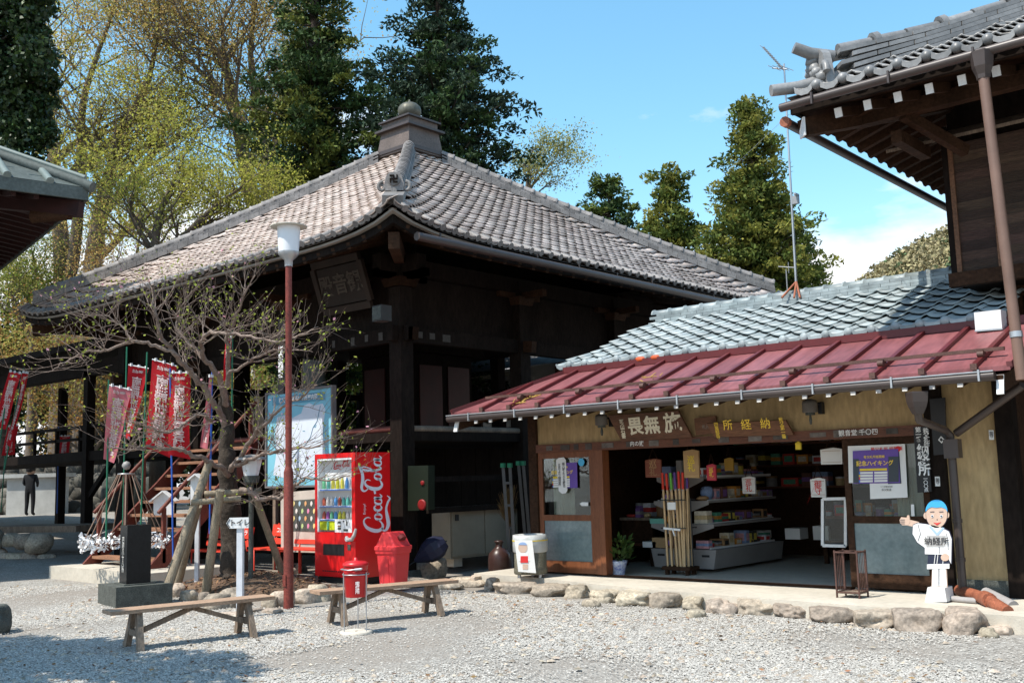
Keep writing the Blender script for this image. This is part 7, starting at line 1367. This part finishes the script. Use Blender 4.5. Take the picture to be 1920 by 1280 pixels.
stem_tree('japanese_maple', 'orange-brown leafing maple beyond the raised walkway', [[(170, 960, 42, .2), (175, 860, 42, .16), (160, 790, 42, .1), (120, 750, 42, .05), (80, 730, 42, .02)], [(172, 850, 42, .1), (220, 790, 42, .07), (270, 750, 42, .03)], [(165, 800, 42, .08), (180, 740, 42, .05), (200, 690, 42, .02)]], [m_orange, m_orange, m_olive], 58, 16, 2.6, 2, .085, 20, .4, .25)
stem_tree('japanese_maple', 'smaller orange maple behind the banner row', [[(380, 900, 38, .14), (376, 820, 38, .1), (360, 760, 38, .06), (330, 720, 38, .03)], [(376, 810, 38, .07), (410, 760, 38, .04), (440, 730, 38, .02)]], [m_orange, m_olive], 59, 12, 2.0, 2, .08, 18, .34, .25)
stem_tree('garden_tree', 'green leafy tree glimpsed between the hall posts', [[(660, 900, 33, .16), (655, 800, 33, .13), (650, 740, 33, .09), (640, 690, 33, .05)], [(655, 790, 33, .09), (610, 740, 33, .06), (580, 700, 33, .03)], [(655, 780, 33, .08), (690, 730, 33, .05), (720, 690, 33, .02)]], [m_fresh, m_olive, m_fresh], 60, 13, 1.8, 2, .075, 16, .34, .2)
q = at(588, 860, 30); single('bare_trunk', B().tube([(q.x, q.y, gh(q.x, q.y) - .1), (q.x, q.y, 3), (q.x + .1, q.y, 7)], [.42, .36, .3], 12), M('pale_trunk', (.22, .18, .14), .95, .3, 5, .5, 15, stretch=(2, 2, .4)), 'thick pale trunk seen between the hall posts behind the map board', 'tree trunk')
# dark broadleaf evergreens built from leaf clumps
def clump_tree(name, label, x, d, clumps, mats, seed, leaf=.14, per=330, group=None):
    r = np.random.default_rng(seed); g = at(x, 900, d); g.z = gh(g.x, g.y); o = thing(name, label, 'tree', tuple(g), group=group); cs = [at(cx, cy, d + dd) for cx, cy, dd, rr in clumps]; top = max(c.z for c in cs)
    wpart('trunk', B().tube([(g.x, g.y, g.z - .1), (g.x, g.y, top * .5), (g.x + .2, g.y, top * .9)], [.3, .22, .06], 9), m_barkd, o); bl = B()
    for c in cs: bl.tube([(g.x, g.y, max(.5, c.z - 2)), (Vector((g.x, g.y, c.z - 1)) + c) / 2, c], [.08, .05, .02], 5, False)
    wpart('limbs', bl, m_barkd, o); PS = []; NS = []
    for (cx, cy, dd, rr), c in zip(clumps, cs):
        n = int(per * (rr ** 2)); off = r.normal(size=(n, 3)); off /= np.linalg.norm(off, axis=1, keepdims=True); k = 1 + .25 * np.sin(off[:, :1] * 7 + cx) * np.cos(off[:, 2:] * 6 + cy); PS.append(np.array(c) + off * rr * k * (r.random((n, 1)) ** .4)); NS.append(off)
    P = np.concatenate(PS); Nn = np.concatenate(NS); sel = r.random(len(P)) < .3
    for s_, m in ((~sel, mats[0]), (sel, mats[1])): lm = leaves_mesh(P[s_], leaf, seed, 1.7, 0, Nn[s_] * .4); lm.materials.append(m); link('crown', lm, None, o, w=True)
    return o
EVR = random.Random(44); m_thick = LM('thicket_green', (.05, .07, .02), (.10, .11, .03), .4, .3)
m_ev = M('glossy_evergreen', (.016, .036, .012), .45, .2, rand=.45, col2=(.03, .055, .016), transl=.1, spec=.4); m_ev2 = M('glossy_evergreen_light', (.04, .075, .02), .45, .2, rand=.4, col2=(.06, .10, .025), transl=.15, spec=.4)
clump_tree('evergreen_oak', 'dark glossy evergreen rising behind the copper roof', -190, 27, [(EVR.uniform(-60, 75), EVR.uniform(-60, 320), EVR.uniform(-.8, .8), EVR.uniform(.3, .62)) for _ in range(70)] + [(EVR.uniform(60, 102), EVR.uniform(60, 260), EVR.uniform(-.4, .4), EVR.uniform(.16, .34)) for _ in range(24)], (m_ev, m_ev2), 71, .085, 2600)
rn = random.Random(17)
for k, (x0_, d_, y0_, lab) in enumerate(((-60, 52, 690, 'dark evergreen mass at the frame edge beyond the walkway'), (120, 54, 640, 'dark evergreen mass behind the orange maple'), (300, 52, 700, 'dark evergreen mass behind the banner row'), (470, 50, 740, 'dark evergreen mass behind the plum tree'), (620, 48, 760, 'dark evergreen mass low between the hall posts'), (780, 50, 760, 'dark evergreen mass hidden behind the sanctum'))):
    clump_tree('evergreen_shrub', lab, x0_, d_, [(x0_ + rn.uniform(-95, 95), y0_ + rn.uniform(0, 200), rn.uniform(-1, 1), rn.uniform(1.1, 1.8)) for _ in range(20)], (m_ev, m_fresh if k in (4, 5) else m_ev2), 80 + k, .17, 260, 'evergreens beyond the hall')
rn = random.Random(23)
for k, (x0_, y0_, lab) in enumerate(((0, 560, 'olive leafy mass under the copper roof eave at the frame edge'), (130, 600, 'olive leafy mass behind the roof corner of the temple hall'))):
    clump_tree('leafy_thicket', lab, x0_, 49, [(x0_ + rn.uniform(-90, 80), y0_ + rn.uniform(-70, 140), rn.uniform(-1, 1), rn.uniform(.8, 1.4)) for _ in range(16)], (m_thick, m_olive), 120 + k, .13, 330, 'evergreens beyond the hall')
# garden shrub close behind the hall
clump_tree('camellia_bush', 'bright camellia bush with glossy leaves between the hall posts', 640, 28, [(635, 790, 0, .7), (655, 770, 0, .6), (680, 790, 0, .6), (615, 800, 0, .6)], (m_fresh, m_ev2), 95, .11, 500)
# shade tree standing beside the photographer, outside the frame; its crown shades the yard front
clump_tree('shade_tree', 'evergreen at the yard front whose crown shades the gravel', -1500, 7.2, [], (m_ev, m_ev2), 97) if 0 else None
g = Vector((-11.3, .7, 0)); o = thing('shade_tree', 'evergreen outside the frame that shades the yard front', 'tree', g); part('trunk', B().tube([(0, 0, -.1), (.1, .1, 3), (.3, .2, 6.5)], [.2, .15, .05], 9), m_barkd, o); r_ = np.random.default_rng(5); P = []
for cx, cy, cz, rr in ((.6, .9, 5.0, .8), (-.4, .2, 5.6, .9), (.9, -.1, 6.0, .8), (-1.0, .8, 5.2, .7), (0, 0, 6.8, .8), (-1.5, -.5, 5.6, .8), (1.7, 1.2, 5.3, .7), (.2, 1.6, 4.6, .6), (2.3, .6, 5.9, .7), (2.9, .0, 5.4, .7), (1.5, -.6, 5.2, .8), (3.4, -.6, 5.8, .5)):
    n = int(1100 * rr * rr); off = r_.normal(size=(n, 3)); off /= np.linalg.norm(off, axis=1, keepdims=True); P.append(np.array([cx, cy, cz]) + off * rr * r_.random((n, 1)) ** .4)
lm = leaves_mesh(np.concatenate(P), .13, 5); lm.materials.append(m_ev); link('crown', lm, None, o)
# ---- the plum tree in the yard with log props
m_pbark = M('plum_bark_lit', (.15, .105, .085), .9, .35, 8, .7, 25, col2=(.30, .235, .195), fine=.35); m_pbarkd = M('plum_trunk_bark', (.03, .023, .018), .95, .4, 7, 1.0, 14, col2=(.075, .058, .044), fine=.4)  # limb bark lightened to look sunlit; trunk takes a darker copy
PT = thing('plum_tree', 'gnarled plum tree with bare twigs coloured pale as sunlit and first green buds', 'tree', tuple(onto(442, 1088, .2))); rn = random.Random(77)
trunk = [(446, 1100, 15.3, .24), (440, 1050, 15.35, .20), (432, 980, 15.4, .16), (430, 910, 15.4, .14), (424, 850, 15.4, .115), (426, 790, 15.4, .09), (420, 740, 15.3, .075)]
P = smooth_path([tuple(at(x, y, d)) + (r,) for x, y, d, r in trunk], 5); rn0 = random.Random(1); b = B(); b.tube([Vector(q[:3]) + Vector((rn0.uniform(-.02, .02), rn0.uniform(-.02, .02), 0)) for q in P], [q[3] * rn0.uniform(.88, 1.12) for q in P], 12)
for k in range(5): a = k * 1.26; q0 = at(444, 1080, 15.35); b.tube([q0 + Vector((0, 0, .12)), q0 + Vector((math.cos(a) * .35, math.sin(a) * .35, -.12))], [.14, .05], 8)
wpart('trunk', b, m_pbarkd, PT)
limbs = [[(424, 800, 15.4, .085), (404, 760, 15.1, .075), (372, 715, 14.8, .068), (345, 685, 14.6, .06), (322, 655, 14.4, .052), (302, 628, 14.3, .04), (292, 585, 14.2, .03), (284, 540, 14.2, .018)],
         [(325, 660, 14.4, .045), (290, 648, 14.3, .042), (250, 640, 14.2, .036), (205, 655, 14.1, .03), (160, 660, 14.0, .024), (120, 680, 13.9, .018), (92, 700, 13.8, .010)],
         [(424, 760, 15.3, .08), (412, 710, 15.0, .07), (384, 672, 14.7, .06), (378, 640, 14.5, .05), (400, 622, 14.2, .04), (450, 628, 14.0, .034), (510, 640, 13.8, .026), (560, 630, 13.7, .018), (596, 612, 13.6, .01)],
         [(428, 890, 15.3, .075), (405, 872, 15.0, .065), (370, 855, 14.7, .055), (330, 842, 14.5, .045), (285, 838, 14.3, .035), (240, 842, 14.2, .025), (198, 840, 14.1, .012)],
         [(438, 930, 15.2, .08), (462, 918, 14.9, .07), (490, 935, 14.6, .055), (530, 930, 14.3, .045), (556, 908, 14.1, .034), (575, 896, 13.9, .025), (625, 898, 13.8, .018), (664, 890, 13.7, .008)],
         [(432, 880, 15.2, .07), (455, 850, 14.9, .06), (475, 815, 14.6, .05), (500, 790, 14.4, .04), (530, 762, 14.2, .03), (565, 745, 14.0, .02), (592, 720, 13.9, .01)],
         [(420, 745, 15.3, .07), (430, 690, 15.2, .055), (424, 640, 15.0, .045), (440, 600, 14.8, .034), (455, 560, 14.7, .022), (470, 530, 14.6, .012)],
         [(398, 790, 15.0, .05), (380, 778, 14.6, .044), (350, 788, 14.3, .036), (315, 812, 14.0, .028), (280, 800, 13.8, .018), (240, 790, 13.7, .010)],
         [(440, 870, 15.1, .06), (470, 862, 14.7, .045), (500, 850, 14.4, .034), (545, 842, 14.1, .026), (590, 836, 13.9, .016), (625, 820, 13.8, .008)],
         [(384, 672, 14.7, .045), (350, 640, 14.9, .034), (330, 600, 15.0, .026), (350, 560, 15.0, .018), (375, 535, 15.0, .01)],
         [(250, 640, 14.2, .03), (225, 610, 14.3, .022), (190, 590, 14.3, .016), (150, 600, 14.3, .009)],
         [(430, 700, 15.1, .04), (465, 680, 14.9, .032), (500, 660, 14.7, .024), (545, 655, 14.6, .016), (585, 660, 14.5, .008)]]
bl = B(); tips = []
for li, lm_ in enumerate(limbs):
    P = smooth_path([tuple(at(x, y, d)) + (r * .6,) for x, y, d, r in lm_], 6); pts = [Vector(q[:3]) + Vector((rn.uniform(-1, 1), rn.uniform(-1, 1), rn.uniform(-1, 1))) * .022 for q in P]; rs = [max(.004, q[3]) for q in P]; wpart('limb', B().tube(pts, rs, 8), m_pbark, PT)
    for k in range(26):
        t = rn.uniform(.2, 1); j = min(len(pts) - 2, int(t * (len(pts) - 1))); q = pts[j].lerp(pts[j + 1], rn.random()); ax = (pts[j + 1] - pts[j]).normalized(); a = rn.uniform(0, 6.28); side = (Vector((math.cos(a), math.sin(a), rn.uniform(-.2, 1.0))) + ax * .6).normalized(); grow(rn, bl, tips, q, side, rn.uniform(.35, .8), max(.0035, min(.0075, rs[j] * .4)), 1, .6, .3, 4, 4, .6)
wpart('twigs', bl, m_pbark, PT)
r_ = np.random.default_rng(3); T0 = np.array([tuple(a) for a, _ in tips]); T1 = np.array([tuple(b_) for _, b_ in tips]); idx = np.repeat(np.arange(len(T0)), 1); t = r_.uniform(.2, 1.05, (len(idx), 1)); P = T0[idx] * (1 - t) + T1[idx] * t + r_.normal(size=(len(idx), 3)) * .014
sel = r_.random(len(P)) < .05; m_bud = LM('plum_buds', (.24, .32, .04), (.38, .40, .08), .4, .4); m_blo = M('pink_blossom', (.72, .35, .42), .7, .1, rand=.2, transl=.3)
for s_, m, sz in ((~sel, m_bud, .030), (sel, m_blo, .034)): lm = leaves_mesh(P[s_], sz, 8, 1.5, .4); lm.materials.append(m); link('buds' if sz == .030 else 'blossoms', lm, None, PT, w=True)
def log(label, a, b_, r, mat=m_log): o = single('prop_log', B().tube([a, a.lerp(b_, .5) + Vector((.012, -.01, 0)), b_], [r * 1.08, r, r * .95], 12), mat, label, 'log', 'logs propping the plum tree'); return o
log('long slanting prop log nearest the stone monument', onto(304, 1131), at(392, 868, 14.9), .062); log('shorter mossy prop log leaning behind the long one', onto(330, 1108), at(372, 948, 15.0), .055)
log('upright prop log with sawn top in front of the red bench', onto(385, 1119), at(413, 918, 14.3), .062); log('prop log slanting towards the tall lamp pole', onto(540, 1100), at(476, 924, 14.9), .052)
log('lower horizontal log lashed across the props', at(358, 942, 14.55), at(452, 934, 14.7), .042); log('upper horizontal log lashed across the props', at(384, 926, 15.0), at(490, 920, 15.1), .045)
